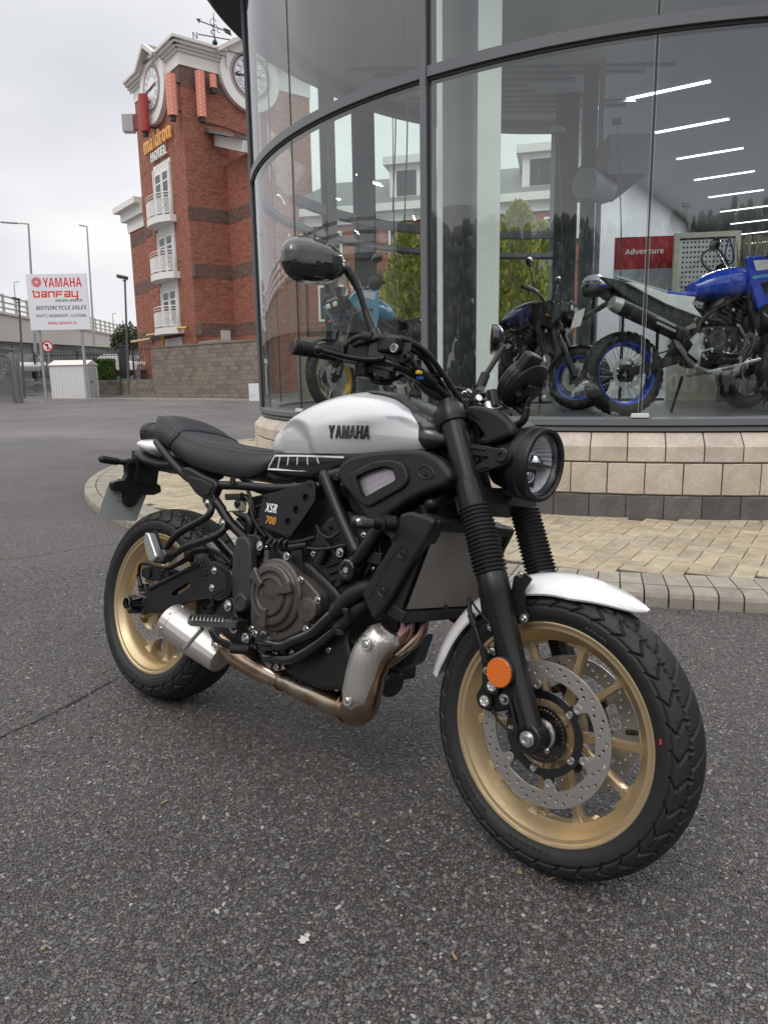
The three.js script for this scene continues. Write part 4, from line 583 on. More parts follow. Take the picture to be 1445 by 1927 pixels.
  spart('loom_wrap', [tubeP([[784, 712, 0.18], [800, 730, 0.16], [830, 748, 0.12], [850, 762, 0.09]], 0.0115, PS)], M(0.02, 0.02, 0.022, 0.4, 0, { bumpMap: mottle, bumpScale: 0.003 }));
  spart('cable_tag', [rbox(0.012, 0.008, 0.012, 0.002, ...PS(788, 701, 0.212).toArray())], M(0.75, 0.42, 0.02, 0.5)); spart('cable_tag', [rbox(0.014, 0.007, 0.012, 0.002, ...PS(790, 711, 0.2).toArray())], M(0.02, 0.16, 0.55, 0.5));
  cb('clutch_cable', [[905, 745, -0.2], [880, 735, -0.1], [850, 730, -0.02], [820, 722, 0.03], [800, 715, 0.06]], 0.006);
  cb('clutch_cable', [[925, 742, -0.1], [940, 755, -0.06], [960, 775, -0.02], [950, 800, 0.0]], 0.006);
  spart('cable_clip', [rbox(0.02, 0.012, 0.02, 0.003, ...PS(824, 705, 0.145).toArray()), rbox(0.018, 0.014, 0.02, 0.003, ...PS(726, 640, 0.265).toArray()), rbox(0.02, 0.012, 0.02, 0.003, ...PS(904, 743, 0.02).toArray())], mk.plastic);
  // small control bits about the clamps
  spart('bar_switch', [rod(PS(897, 735, 0.02), PS(893, 755, 0.02), 0.013), rod(PS(903, 732, -0.05), PS(908, 760, -0.03), 0.012), bar(PS(880, 750, 0.03), PS(900, 768, 0.03), 0.02, 0.02), rod(PS(925, 735, 0.0), PS(930, 765, 0.0), 0.011), rod(PS(936, 745, -0.02), PS(926, 770, -0.02), 0.009)], mk.cast);
  spart('bar_bolt', [rod(PS(897, 752, 0.03), PS(901, 748, 0.035), 0.008), rod(PS(872, 742, 0.05), PS(876, 737, 0.05), 0.006), rod(PS(884, 735, 0.06), PS(880, 739, 0.06), 0.007)], mk.bolt);
  spart('ignition_lock', [rod(PS(922, 775, 0.0), PS(918, 760, 0.0), 0.017)], mk.alloy);
  // mirrors
  const mirror = (s) => {
    const mc2 = PS(590, 492, 0.385), base = PS(700, 622, 0.265), mid = PS(676, 548, 0.285), top = PS(653, 508, 0.305), neck = PS(636, 506, 0.325); const L5 = [[896, 752, -0.17], [912, 708, -0.205], [926, 686, -0.23], [946, 654, -0.27], [936, 647, -0.275], [928, 641, -0.30]].map((a) => PS(...a)); const far = new Map(); const f = (p) => s > 0 ? p.clone() : p;
    if (s < 0) { spart('mirror_stem', [rod(L5[0], L5[1], 0.0085, 0.0085), rod(L5[1], L5[2], 0.0075), rod(L5[2], L5[3], 0.0075, 0.0095), rod(L5[3], L5[4], 0.0095, 0.009), new THREE.SphereGeometry(0.0097, 14, 10).translate(L5[3].x, L5[3].y, L5[3].z)], mk.frame); spart('stem_sleeve', [rod(PS(903, 730, -0.19), PS(913, 705, -0.21), 0.0135)], mk.rubber); spart('mirror_collar', [rod(L5[4], PS(934, 646, -0.277), 0.0105)], mk.alloy); } else spart('mirror_stem', [rod(f(base), f(PS(689, 588, 0.272)), 0.0105, 0.0095), rod(f(PS(689, 588, 0.272)), f(mid), 0.0075, 0.0075), rod(f(mid), f(PS(668, 530, 0.29)), 0.0075, 0.0105), rod(f(PS(668, 530, 0.29)), f(top), 0.0105, 0.0105), rod(f(top), f(neck), 0.0105, 0.009), new THREE.SphereGeometry(0.0108, 16, 12).translate(f(top).x, f(top).y, f(top).z)], mk.frame);
    if (s > 0) spart('mirror_collar', [rod(f(PS(640, 506, 0.321)), f(PS(637, 506, 0.324)), 0.0112, 0.0112, 24)], mk.alloy);
    const rings = [], n = 22, m = 44; for (let i = 0; i <= n; i++) { const t = i / n * Math.PI / 2, r = []; for (let k = 0; k < m; k++) { const a = k / m * 6.2832, ca = Math.cos(a), sa = Math.sin(a), sq = 1 / Math.pow(Math.abs(ca) ** 2.5 + Math.abs(sa) ** 2.5, 1 / 2.5); const taper = 1 - 0.16 * ca * -1; r.push(V(0.034 * Math.cos(t) + 0.0, 0.0485 * Math.sin(t) ** 0.8 * sa * sq * (1 + 0.14 * ca), 0.074 * Math.sin(t) ** 0.8 * ca * sq)); } rings.push(r); }
    const rim = rings.at(-1).map((p) => p.clone().multiplyScalar(0.985).setX(-0.006)); rings.push(rings.at(-1).map((p) => V(-0.003, p.y, p.z)), rim);
    const R2 = new THREE.Matrix4().makeRotationFromEuler(new THREE.Euler(0.10 * s, s > 0 ? -0.30 : 0.66, 0.1, 'YXZ')).setPosition(s > 0 ? mc2 : L5[5]); if (s < 0) R2.scale(V(0.9, 0.78, 0.85));
    const shell = crease(skin(rings, { capA: false, capB: false }), 0.6); if (s < 0) { shell.scale(1, 1, 1); } spart('mirror_shell', shell.applyMatrix4(R2), mk.gloss);
    const gl = poly(rim.map((p) => [p.y * 0.97, p.z * 0.97])); spart('mirror_glass', new THREE.ExtrudeGeometry(gl, { depth: 0.002, bevelEnabled: false }).applyMatrix4(new THREE.Matrix4().makeBasis(V(0, 1, 0), V(0, 0, 1), V(1, 0, 0)).setPosition(-0.006, 0, 0)).applyMatrix4(R2), M(0.75, 0.78, 0.8, 0.02, 1));
    if (s > 0) spart('mirror_neck', [rod(f(neck), f(PS(615, 500, 0.35)), 0.0125, 0.018, 20)], mk.gloss);
  };
  mirror(1); mirror(-1);
}
// ---- tank, seat, tail
const interp = (tab, x) => { let i = 0; while (i < tab.length - 2 && x > tab[i + 1][0]) i++; const a = tab[i], b = tab[i + 1], t = clamp((x - a[0]) / (b[0] - a[0])), u = t; return a.slice(1).map((v, k) => lerp(v, b[k + 1], u)); };
const smoothTab = (tab) => (x) => { // Catmull-Rom through a table
  let i = 0; while (i < tab.length - 2 && x > tab[i + 1][0]) i++; const p0 = tab[Math.max(0, i - 1)], p1 = tab[i], p2 = tab[i + 1], p3 = tab[Math.min(tab.length - 1, i + 2)]; const h = p2[0] - p1[0], t = clamp((x - p1[0]) / h), t2 = t * t, t3 = t2 * t;
  return p1.slice(1).map((v, k) => { const m1 = (p2[k + 1] - p0[k + 1]) / Math.max(1e-6, p2[0] - p0[0]) * h, m2 = (p3[k + 1] - p1[k + 1]) / Math.max(1e-6, p3[0] - p1[0]) * h; return (2 * t3 - 3 * t2 + 1) * v + (t3 - 2 * t2 + t) * m1 + (-2 * t3 + 3 * t2) * p2[k + 1] + (t3 - t2) * m2; });
};
const tankTab = smoothTab([[0.445, 0.872, 0.838, 0.045], [0.48, 0.905, 0.838, 0.075], [0.53, 0.940, 0.838, 0.1], [0.59, 0.969, 0.838, 0.122], [0.66, 0.994, 0.838, 0.138], [0.75, 1.013, 0.84, 0.15], [0.84, 1.017, 0.844, 0.156], [0.92, 1.004, 0.85, 0.156], [0.985, 0.979, 0.856, 0.148], [1.03, 0.957, 0.862, 0.141], [1.065, 0.938, 0.87, 0.133], [1.1, 0.918, 0.878, 0.112]]);
function tankPoint(x, a, off = 0, lower = true) { // a: 0 at the crown, ±1 at the bottom edges
  const [yt, yb, w] = tankTab(x), H = yt - yb, s = Math.sign(a), t = Math.abs(a);
  // a quarter of a superellipse from the crown to the widest point, then a tuck under
  let z, y; const k = 0.74; if (t < k) { const ph = t / k * Math.PI / 2; z = w * Math.pow(Math.sin(ph), 0.78); y = yb + H * 0.3 + H * 0.7 * Math.pow(Math.cos(ph), 0.72); } else { const u = (t - k) / (1 - k); z = w * (1 - 0.10 * u * u); y = yb + H * 0.3 * (1 - u); }
  // knee recess
  const dx = (x - 0.575) / 0.135, dy = (y - 0.838) / 0.098; const d = Math.sqrt(dx * dx + dy * dy); const k2 = 1 - sstep(0.72, 1.0, d); z -= 0.017 * k2 * (z / Math.max(w, 0.01)) ** 2 * sstep(0.45, 0.52, x);
  // a soft crease running forward along the flank
  z += 0.0035 * Math.exp(-(((y - (0.915 + (x - 0.75) * 0.12)) / 0.018) ** 2)) * sstep(0.7, 0.78, x);
  return V(x, y + off * Math.cos(t * 1.8), s * (z + off * Math.sin(Math.min(1.57, t * 2.1))));
}
function tankZ(x, y) { let lo = 0.05, hi = 1; for (let i = 0; i < 30; i++) { const m = (lo + hi) / 2; tankPoint(x, m).y > y ? lo = m : hi = m; } return tankPoint(x, lo); }
{
  const rings = []; for (let i = 0; i <= 60; i++) { const x = lerp(0.445, 1.085, i / 60), r = []; for (let j = 0; j <= 64; j++) r.push(tankPoint(x, j / 32 - 1)); rings.push(r); }
  const flake = dataTex(256, (u, v, i, j) => 0.5 + 0.5 * hash2(i, j, 55)); mk.tank.bumpMap = flake; mk.tank.bumpScale = 0.00002;
  part('fuel_tank', skin(rings, { close: false }), mk.tank);
  // black top cover that widens into the nose
  const cov = []; for (let i = 0; i <= 48; i++) { const t = i / 48, x = lerp(0.77, 1.097, t), wd = interp([[0.77, 0.03], [0.80, 0.16], [0.85, 0.29], [0.93, 0.295], [0.985, 0.355], [1.018, 0.478], [1.036, 0.6], [1.046, 0.9], [1.052, 1], [1.1, 1]], x)[0]; const r = []; for (let j = 0; j <= 40; j++) r.push(tankPoint(x, (j / 20 - 1) * Math.min(1, wd), 0.0035 * sstep(0, 0.05, t))); cov.push(r); }
  part('tank_cover', skin(cov, { close: false }), M(0.008, 0.0095, 0.0095, 0.3, 0, { clearcoat: 0.6, clearcoatRoughness: 0.2 }));
  part('filler_bolt', [rod(V(0.93, 1.004, 0.05), V(0.932, 1.011, 0.0505), 0.005)], mk.cast);
  for (const s of [1]) { // lettering on the flank
    const word = 'YAMAHA', x0 = P(618.5, 813, 0.15), x1 = P(697, 813, 0.15), n = 6; const W = (x1.x - x0.x) / n;
    const gs = []; for (let i = 0; i < n; i++) { const u = (i + 0.5) / n, px = lerp(618.5, 697, u), guess = P(px, lerp(812.5, 813.5, u), 0.148), q = tankZ(guess.x, guess.y), q2 = P(px, lerp(812.5, 813.5, u), q.z), c = tankZ(q2.x, q2.y), cx = tankZ(q2.x + 0.01, q2.y).sub(tankZ(q2.x - 0.01, q2.y)).normalize(), cy = tankZ(q2.x, q2.y + 0.008).sub(tankZ(q2.x, q2.y - 0.008)).normalize(), nn = cx.clone().cross(cy).normalize();
      const g = text3(word[i], 0.032, 0.0024, { bevel: 0.0008, width: W * (word[i] === 'M' ? 0.98 : 0.88) }); const yy = nn.clone().cross(cx); g.applyMatrix4(new THREE.Matrix4().makeBasis(cx, yy, nn).setPosition(c.clone().addScaledVector(nn, 0.0004))); gs.push(g); }
    part('tank_lettering', gs, mk.gloss);
  }
  // black lower trim with the white speed blocks
  const zAt = (px) => lerp(0.098, 0.143, sstep(505, 690, px)), top = [[521, 852], [545, 852.5], [575, 853], [610, 853.5], [650, 854], [700, 851], [750, 848], [800, 845]], bot = [[498, 895], [525, 906], [560, 909], [595, 906], [632, 891], [668, 872], [720, 858], [800, 852]];
  const rr = top.map((t, i) => { const b = bot[i], z = zAt(t[0]), rowp = []; for (let k = 0; k <= 8; k++) { const u = k / 8; rowp.push(P(lerp(t[0], b[0], u), lerp(t[1], b[1], u), z - 0.03 * u * u * u)); } return rowp; });
  const back = rr.map((r) => r.map((p) => V(p.x, p.y, p.z - 0.03)).reverse()); part('tank_trim', crease(skin(rr.map((r, i) => [...r, ...back[i]])), 0.5), mk.gloss);
  const stripe = (pts, w) => { const L = [], R2 = []; pts.forEach(([x, y], i) => { const a = pts[Math.max(0, i - 1)], b = pts[Math.min(pts.length - 1, i + 1)], dx = b[0] - a[0], dy = b[1] - a[1], l = Math.hypot(dx, dy), yt = interp(top, x)[0], yb2 = interp(bot, x)[0], u = clamp((y - yt) / (yb2 - yt)), z = zAt(x) - 0.03 * u * u * u + 0.0025; L.push(P(x - dy / l * w, y + dx / l * w, z)); R2.push(P(x + dy / l * w, y - dx / l * w, z)); }); return skin([L, R2], { close: false }); };
  part('speed_block', [stripe([[517, 857.5], [560, 857.6], [600, 858.6], [647, 860.5]], 1.7), stripe([[503.5, 882.5], [530, 883.8], [560, 885], [584, 885]], 1.7), stripe([[517.3, 858], [510.5, 870], [503.8, 882.5]], 1.0), stripe([[527.3, 859], [524.5, 871], [522.6, 883]], 0.9), stripe([[543, 859], [541.5, 871], [540.5, 884]], 0.9), stripe([[560, 860], [559.2, 872], [558.9, 884]], 0.9), stripe([[578.3, 860], [578.8, 872], [584, 884.5]], 0.9), stripe([[596.7, 860], [598, 868], [604, 879]], 0.9)], mk.white);
}
{ // seat: rider's half, step and pillion hump
  const tab = smoothTab([[-0.108, 0.892, 0.868, 0.05], [-0.1, 0.917, 0.852, 0.08], [-0.078, 0.938, 0.843, 0.103], [-0.04, 0.939, 0.836, 0.116], [0.01, 0.927, 0.828, 0.122], [0.065, 0.904, 0.81, 0.125], [0.13, 0.882, 0.786, 0.129], [0.22, 0.866, 0.765, 0.132], [0.32, 0.857, 0.755, 0.13], [0.42, 0.852, 0.753, 0.118], [0.475, 0.852, 0.775, 0.105], [0.52, 0.856, 0.815, 0.09], [0.545, 0.86, 0.84, 0.08]]);
  const pt = (x, a) => { const [yt, yb, w] = tab(x), H = yt - yb, s = Math.sign(a), t = Math.abs(a); let z, y; if (t < 0.5) { const u = t / 0.5; z = w * 0.86 * u; y = yt - 0.010 * u * u - 0.004 * u ** 6; } else if (t < 0.6) { const u = (t - 0.5) / 0.1, q = u * Math.PI / 2; z = w * (0.86 + 0.07 * Math.sin(q)); y = yt - 0.014 - Math.min(0.014, H * 0.2) * (1 - Math.cos(q)); } else { const u = (t - 0.6) / 0.4; const y0 = yt - 0.014 - Math.min(0.014, H * 0.2); z = w * (0.93 + 0.11 * Math.sin(u * 2.2) * 0.8 - 0.10 * u ** 3); y = lerp(y0, yb, u); } return V(x, y, s * z); };
  const rings = []; for (let i = 0; i <= 80; i++) { const x = lerp(-0.108, 0.545, i / 80), r = []; for (let j = 0; j <= 60; j++) r.push(pt(x, j / 30 - 1)); rings.push(r); }
  part('seat', skin(rings), mk.seat);
  const off = (p, d) => { const n = V(0, p.y - 0.8, p.z).normalize(); return p.clone().addScaledVector(n, d); };
  const line = (f, n, r) => tube(Array.from({ length: n + 1 }, (_, i) => off(f(i / n), 0.0002)), r, n * 3, 6);
  part('seat_piping', [line((t) => pt(lerp(-0.095, 0.5, t), 0.52), 40, 0.0016), line((t) => pt(lerp(-0.095, 0.5, t), -0.52), 40, 0.0016)], mk.seat);
  part('seat_strap', [line((t) => { const a = t * 2 - 1; return pt(0.10 - 0.035 * Math.abs(a) ** 2 + 0.02 * sstep(0.6, 1, Math.abs(a)) * -1, a * 0.96); }, 48, 0.0042)], M(0.016, 0.016, 0.018, 0.5));
  const stitches = []; for (const [dx, k] of [[-0.014, 0], [-0.021, 1]]) for (let i = 0; i < 90; i++) { const a = (i / 45 - 1) * 0.94, f = (q) => off(pt(0.10 + dx - 0.035 * q * q - 0.02 * sstep(0.6, 1, Math.abs(q)), q), 0.0005); stitches.push(rod(f(a), f(a + 0.011), 0.0007, 0.0007, 5)); }
  for (const s of [1, -1]) for (let i = 0; i < 110; i++) { const x = lerp(-0.07, 0.49, i / 110), f = (q) => off(pt(q, s * 0.5), 0.0006); stitches.push(rod(f(x), f(x + 0.0035), 0.0007, 0.0007, 5)); }
  stuff(part('stitching', stitches, mk.stitch));
}
{ // tail: round lamp, white hugger, hanger, plate, indicators
  const tl = P(291, 817, 0), ax = V(-1, 0.04, 0).normalize(), q = new THREE.Quaternion().setFromUnitVectors(V(0, 1, 0), ax), put = (g) => g.applyMatrix4(new THREE.Matrix4().compose(tl, q, V(1, 1, 1)));
  part('tail_lamp', [put(crease(lathe([[0, -0.055], [0.03, -0.055], [0.034, -0.02], [0.036, -0.002], [0.0385, 0.0], [0.041, 0.004], [0.041, 0.028], [0.038, 0.031], [0, 0.031]], 40), 0.4))], mk.plastic);
  part('tail_lens', [put(crease(lathe([[0.037, 0.0312], [0.03, 0.036], [0, 0.038]], 32), 0.5))], M(0.3, 0.01, 0.01, 0.15, 0, { clearcoat: 1 }));
  const tailRing = (x, yt, yb, w, n = 18) => { const r = []; for (let i = 0; i < n; i++) { const a = i / n * 6.2832; r.push(V(x, lerp(yb, yt, 0.5 + 0.5 * Math.sin(a) * Math.min(1, 1.25)), w * Math.cos(a))); } return r; };
  part('tail_cowl', [skin([[-0.245, 0.85, 0.822, 0.055], [-0.2, 0.858, 0.805, 0.08], [-0.12, 0.86, 0.79, 0.095], [-0.04, 0.845, 0.80, 0.095], [0.03, 0.825, 0.79, 0.09]].map((a) => tailRing(...a)))], mk.white);
  part('rear_mudguard', [skin([[-0.27, 0.822, 0.78, 0.045], [-0.24, 0.82, 0.765, 0.058], [-0.18, 0.806, 0.75, 0.066], [-0.08, 0.795, 0.745, 0.072], [0.02, 0.80, 0.75, 0.075], [0.1, 0.78, 0.735, 0.07]].map((a) => tailRing(...a)))], mk.plastic);
  const hx = -0.275; const YZ = (pts, x, d, r = 0.008) => extr(poly(smoothPoly(pts, r)), d, 0.003, 2).applyMatrix4(new THREE.Matrix4().makeBasis(V(0, 0, -1), V(0, 1, 0), V(1, 0, 0)).setPosition(x, 0, 0)); // pts: [-z, y]
  const px2 = (x, y) => { const o = CAM.clone().applyMatrix4(invBike), w2 = CAM.clone().add(ray(x, y)).applyMatrix4(invBike).sub(o); const p = o.addScaledVector(w2, (hx - o.x) / w2.x); return [-p.z, p.y]; };
  part('plate_hanger', [YZ([[232, 872], [268, 862], [284, 880], [282, 905], [296, 912], [298, 925], [284, 931], [262, 930], [250, 950], [238, 955], [230, 945], [231, 925], [208, 922], [205, 908], [216, 904], [228, 903], [234, 890]].map(([x, y]) => px2(x, y)), hx, 0.02), bar(V(-0.26, 0.81, 0), V(-0.262, 0.70, 0), 0.085, 0.05, V(1, 0, 0))], mk.plastic);
  const plateTex = canvasTex(512, 512, (g, w, h) => { g.fillStyle = '#aab0ab'; g.fillRect(0, 0, w, h); g.fillStyle = '#5b605c'; for (const [x, y, l] of [[40, 300, 120], [40, 330, 120], [350, 160, 90], [352, 300, 60]]) g.fillRect(x, y, l, 3); g.font = 'bold 16px sans-serif'; g.fillText('NEWLANDS', 40, 356); });
  { const c = [[205, 912], [183, 976], [258, 981], [282, 918]].map(([x, y]) => px2(x, y)); const g = extr(poly(smoothPoly(c, 0.006)), 0.0015, 0).applyMatrix4(new THREE.Matrix4().makeBasis(V(0, 0, -1), V(0, 1, 0), V(1, 0, 0)).setPosition(hx - 0.004, 0, 0)); const U = g.attributes.uv, Q = g.attributes.position; for (let i = 0; i < U.count; i++) U.setXY(i, (Q.getZ(i) * -1 + 0.1) / 0.2, (Q.getY(i) - 0.56) / 0.2); part('number_plate', g, new THREE.MeshPhysicalMaterial({ map: plateTex, roughness: 0.45 })); }
  for (const s of [1, -1]) {
    const a = V(-0.262, 0.765, s * 0.045), b = V(-0.268, 0.763, s * 0.105), e = V(-0.272, 0.764, s * 0.163);
    part('rear_indicator', [rod(a, b, 0.012, 0.0095), rod(V(a.x, a.y, s * 0.04), V(a.x - 0.002, a.y, s * 0.068), 0.017, 0.015), (() => { const g = new THREE.CapsuleGeometry(0.0125, 0.05, 8, 20).scale(1.1, 1, 1.05); const q2 = new THREE.Quaternion().setFromUnitVectors(V(0, 1, 0), e.clone().sub(b).normalize()); return g.applyMatrix4(new THREE.Matrix4().compose(b.clone().lerp(e, 0.5), q2, V(1, 1, 1))); })()], mk.plastic);
    part('rear_indicator_lens', [(() => { const g = new THREE.CapsuleGeometry(0.0105, 0.045, 6, 16).scale(0.7, 1, 0.85); const q2 = new THREE.Quaternion().setFromUnitVectors(V(0, 1, 0), e.clone().sub(b).normalize()); return g.applyMatrix4(new THREE.Matrix4().compose(b.clone().lerp(e, 0.5).add(V(-0.008, 0, 0)), q2, V(1, 1, 1))); })()], M(0.35, 0.1, 0.01, 0.15));
  }
}
// ---- frame tubes
{
  const tb = (pts, r) => tubeP(pts, r);
  const mir = mirZ;
  const rails = [tb([[296, 832, 0.11], [306, 846, 0.122], [322, 866, 0.128], [340, 886, 0.13], [362, 904, 0.128], [400, 912, 0.122], [450, 914, 0.12], [522, 919, 0.118], [600, 915, 0.11]], 0.0125), tb([[398, 930, 0.125], [415, 955, 0.128], [434, 984, 0.13], [462, 1012, 0.13]], 0.014), tb([[612, 896, 0.15], [618, 912, 0.152], [640, 968, 0.155], [670, 1036, 0.158]], 0.0165), tb([[812, 949, 0.12], [850, 925, 0.07], [880, 905, 0.02]], 0.02), tb([[708, 1000, 0.15], [690, 1030, 0.155], [672, 1055, 0.155], [655, 1070, 0.15]], 0.0175), tb([[612, 900, 0.14], [700, 880, 0.13], [800, 880, 0.08], [860, 890, 0.02]], 0.018), tb([[484, 990, 0.12], [478, 1030, 0.13], [470, 1060, 0.13]], 0.015), tb([[700, 1000, 0.13], [760, 975, 0.1], [820, 945, 0.08]], 0.016)];
  part('frame', [...rails, ...rails.map(mir)], mk.frame);
  part('frame_bracket', [slab([[606, 888], [622, 882], [634, 896], [632, 912], [612, 922], [602, 908]], 0.13, 0.02, { bevel: 0.003 }), rbox(0.022, 0.02, 0.004, 0.001, ...P(438, 905, 0.135).toArray()), slab([[384, 925], [402, 930], [406, 946], [390, 954], [380, 944]], 0.14, 0.02, { bevel: 0.003 }), slab([[414, 974], [432, 980], [436, 990], [420, 998], [410, 990]], 0.14, 0.02, { bevel: 0.003 })], mk.frame);
  part('grab_rail_cover', [slab([[338, 882], [352, 878], [378, 893], [404, 904], [408, 914], [398, 938], [382, 940], [366, 928], [350, 905]], 0.142, 0.03, { bevel: 0.007, r: 0.01 }), slab([[352, 896], [380, 902], [400, 914], [392, 932], [380, 932], [364, 916]], 0.146, 0.012, { bevel: 0.003, r: 0.006 })], mk.plastic);
  // pillion peg carrier
  const peg = [tb([[391, 948, 0.155], [398, 957, 0.16], [394, 968, 0.165], [378, 980, 0.175], [356, 992, 0.185], [338, 1003, 0.19], [326, 1014, 0.19], [314, 1030, 0.19]], 0.0105), tb([[420, 986, 0.15], [421, 996, 0.155], [410, 1006, 0.165], [396, 1013, 0.175], [372, 1022, 0.185], [350, 1030, 0.19], [336, 1038, 0.19], [318, 1052, 0.19]], 0.0105)];
  part('peg_carrier', [...peg, ...peg.map(mir), slab([[285, 1000], [292, 997], [306, 1030], [314, 1036], [317, 1056], [306, 1062], [292, 1056], [290, 1030]], 0.195, 0.006, { bevel: 0.001 })], mk.frame);
  part('peg_hanger', [slab([[297, 1036], [308, 1034], [312, 1044], [306, 1056], [288, 1060], [285, 1048]], 0.215, 0.022, { bevel: 0.003 })], M(0.09, 0.09, 0.095, 0.4, 0.6));
  const peg3 = (name, mat) => { const g = [slab([[273, 1002], [279, 1003], [289, 1032], [294, 1048], [288, 1056], [280, 1056], [274, 1040], [270, 1018]], 0.225, 0.026, { bevel: 0.004, r: 0.006 })]; for (let k = 0; k < 8; k++) { const a = P(lerp(279, 290, k / 8), lerp(1006, 1040, k / 8), 0.222); g.push(rbox(0.008, 0.006, 0.022, 0.001, a.x, a.y, 0.213)); } part(name, g, mat); };
  peg3('pillion_peg', mk.alloy);
  part('bolt', [...boltGeo(P(390, 947, 0.165), 0.0075, 0.165), ...boltGeo(P(419, 985, 0.16), 0.0075, 0.16), ...boltGeo(P(292, 1046, 0.216), 0.005, 0.2155)], mk.bolt);
}
// ---- air box, side panel, radiator
{
  part('intake_cover', [slab([[632, 895], [637, 874], [656, 859], [700, 849], [745, 845], [795, 846], [826, 862], [844, 885], [847, 900], [836, 914], [806, 924], [766, 943], [728, 970], [702, 986], [686, 976], [660, 934], [640, 912]], 0.158, 0.05, { bevel: 0.011, r: 0.012, holes: [[[664, 895], [690, 882], [722, 872], [745, 878], [752, 902], [746, 912], [716, 928], [688, 944], [676, 934]]] }),
    (() => { const o = [[654, 893], [700, 868], [732, 864], [760, 872], [768, 902], [758, 918], [690, 956], [670, 942]], i = [[665, 895], [690, 882], [722, 872], [745, 878], [751, 902], [745, 911], [716, 927], [688, 943], [677, 933]]; return slab(o, 0.166, 0.012, { bevel: 0.005, r: 0.016, holes: [i] }); })()], mk.plastic);
  const perf = (() => { const n = 256; const hole = (u, v) => { const a = u * 16, b = v * 16, bi = Math.floor(b), fx = (a + (bi & 1) * 0.5) % 1 - 0.5, fy = b % 1 - 0.5; return Math.hypot(fx, fy) < 0.33; }; const t = dataTex(n, (u, v) => hole(u, v) ? [0.16, 0.14, 0.17] : [0.9, 0.86, 0.92], { srgb: true }), h = dataTex(n, (u, v) => hole(u, v) ? 0 : 1); return { t, h }; })();
  { const g = slab([[660, 892], [722, 868], [749, 874], [757, 904], [748, 914], [688, 948], [673, 935]], 0.150, 0.004, { bevel: 0.0005, r: 0.004 }); uvScale(g, 22, 22); part('intake_mesh', g, new THREE.MeshPhysicalMaterial({ map: perf.t, bumpMap: perf.h, bumpScale: 0.001, roughness: 0.35, metalness: 0.6 })); }
  part('cover_bolt', [...boltGeo(P(635, 897, 0.155), 0.006, 0.158, 0.004), ...boltGeo(P(804, 894, 0.15), 0.006, 0.154, 0.006)], mk.cast);
  part('bolt_recess', [(() => { const p = P(800, 889, 0.158); const g = new THREE.TorusGeometry(0.016, 0.003, 10, 36).scale(1.35, 0.9, 1); return g.rotateZ(-0.2).translate(p.x, p.y, 0.157); })()], mk.plastic);
  // side panel
  const rec = [[575, 937], [557, 960], [542, 982]].map(([x, y]) => P(x, y, 0.15)); const circ = (p, r, n = 24) => Array.from({ length: n }, (_, i) => [p.x + r * Math.cos(-i / n * 6.2832), p.y + r * Math.sin(-i / n * 6.2832)]);
  { const pts = [[496, 932], [540, 920], [582, 904], [590, 906], [593, 920], [592, 944], [572, 974], [555, 997], [545, 1013], [538, 1010], [484, 988], [488, 962]].map(([x, y]) => { const p = P(x, y, 0.15); return [p.x, p.y]; }); const s = poly(smoothPoly(pts, 0.006)); for (const p of rec) s.holes.push(new THREE.Path(circ(p, 0.0125).map(([x, y]) => new THREE.Vector2(x, y)))); part('side_panel', [extr(s, 0.006, 0.002, 3).translate(0, 0, 0.142), ...rec.map((p) => zlathe(p, [[0.0128, 0.1505], [0.012, 0.1495], [0.0105, 0.141], [0, 0.1405]], 28))], mk.plastic); }
  part('panel_bolt', [...boltGeo(P(499, 936, 0.15), 0.0035, 0.1505, 0.003), ...boltGeo(P(485, 980, 0.15), 0.0035, 0.1505, 0.003), ...boltGeo(P(543, 1007, 0.15), 0.005, 0.1505, 0.004), ...boltGeo(P(582, 911, 0.15), 0.004, 0.1505, 0.003)], mk.cast);
  const lab = (str, x, y, wpx, h, mat, shear = 0.12) => { const c = P(x, y, 0.151), a = P(x - wpx / 2, y, 0.151), b = P(x + wpx / 2, y, 0.151); const g = text3(str, h, 0.0006, { width: b.x - a.x, shear }); return g.applyMatrix4(new THREE.Matrix4().makeRotationZ(-0.015).setPosition(c.x, c.y, 0.1502)); };
  part('model_lettering', lab('XSR', 511, 956, 22, 0.024, 0), mk.white); part('model_number', lab('700', 509.5, 979, 19, 0.02, 0), M(0.72, 0.32, 0.05, 0.3, 0.2));
  // radiator: core, guard, frame and the cover on each end
  const A = V(1.118, 0.712, 0), Bq = V(1.052, 0.482, 0), up = A.clone().sub(Bq), fwd = V(up.y, -up.x, 0).normalize(); up.normalize(); const rm = new THREE.Matrix4().makeBasis(V(0, 0, -1), up, fwd).setPosition(A.clone().add(Bq).multiplyScalar(0.5)); const putR = (g) => g.applyMatrix4(rm); const Hh = A.distanceTo(Bq);
  const mesh2 = (() => { const n = 256, f = (u, v) => { const a = u * 9, b = v * 9; const p = Math.abs(((a + b) % 1 + 1) % 1 - 0.5), q = Math.abs(((a - b) % 1 + 1) % 1 - 0.5); return Math.max(p, q) > 0.36; }; return { t: dataTex(n, (u, v) => f(u, v) ? [0.78, 0.75, 0.71] : [0.09, 0.085, 0.08], { srgb: true }), h: dataTex(n, (u, v) => f(u, v) ? 1 : 0) }; })();
  { const g = putR(new THREE.PlaneGeometry(0.315, Hh * 0.82).translate(0, 0.004, 0.022)); const U = g.attributes.uv; for (let i = 0; i < U.count; i++) U.setXY(i, U.getX(i) * 0.315 * 17, U.getY(i) * Hh * 0.82 * 17); part('radiator_guard', g, new THREE.MeshPhysicalMaterial({ map: mesh2.t, bumpMap: mesh2.h, bumpScale: 0.001, roughness: 0.45, metalness: 0.15, side: THREE.DoubleSide })); }
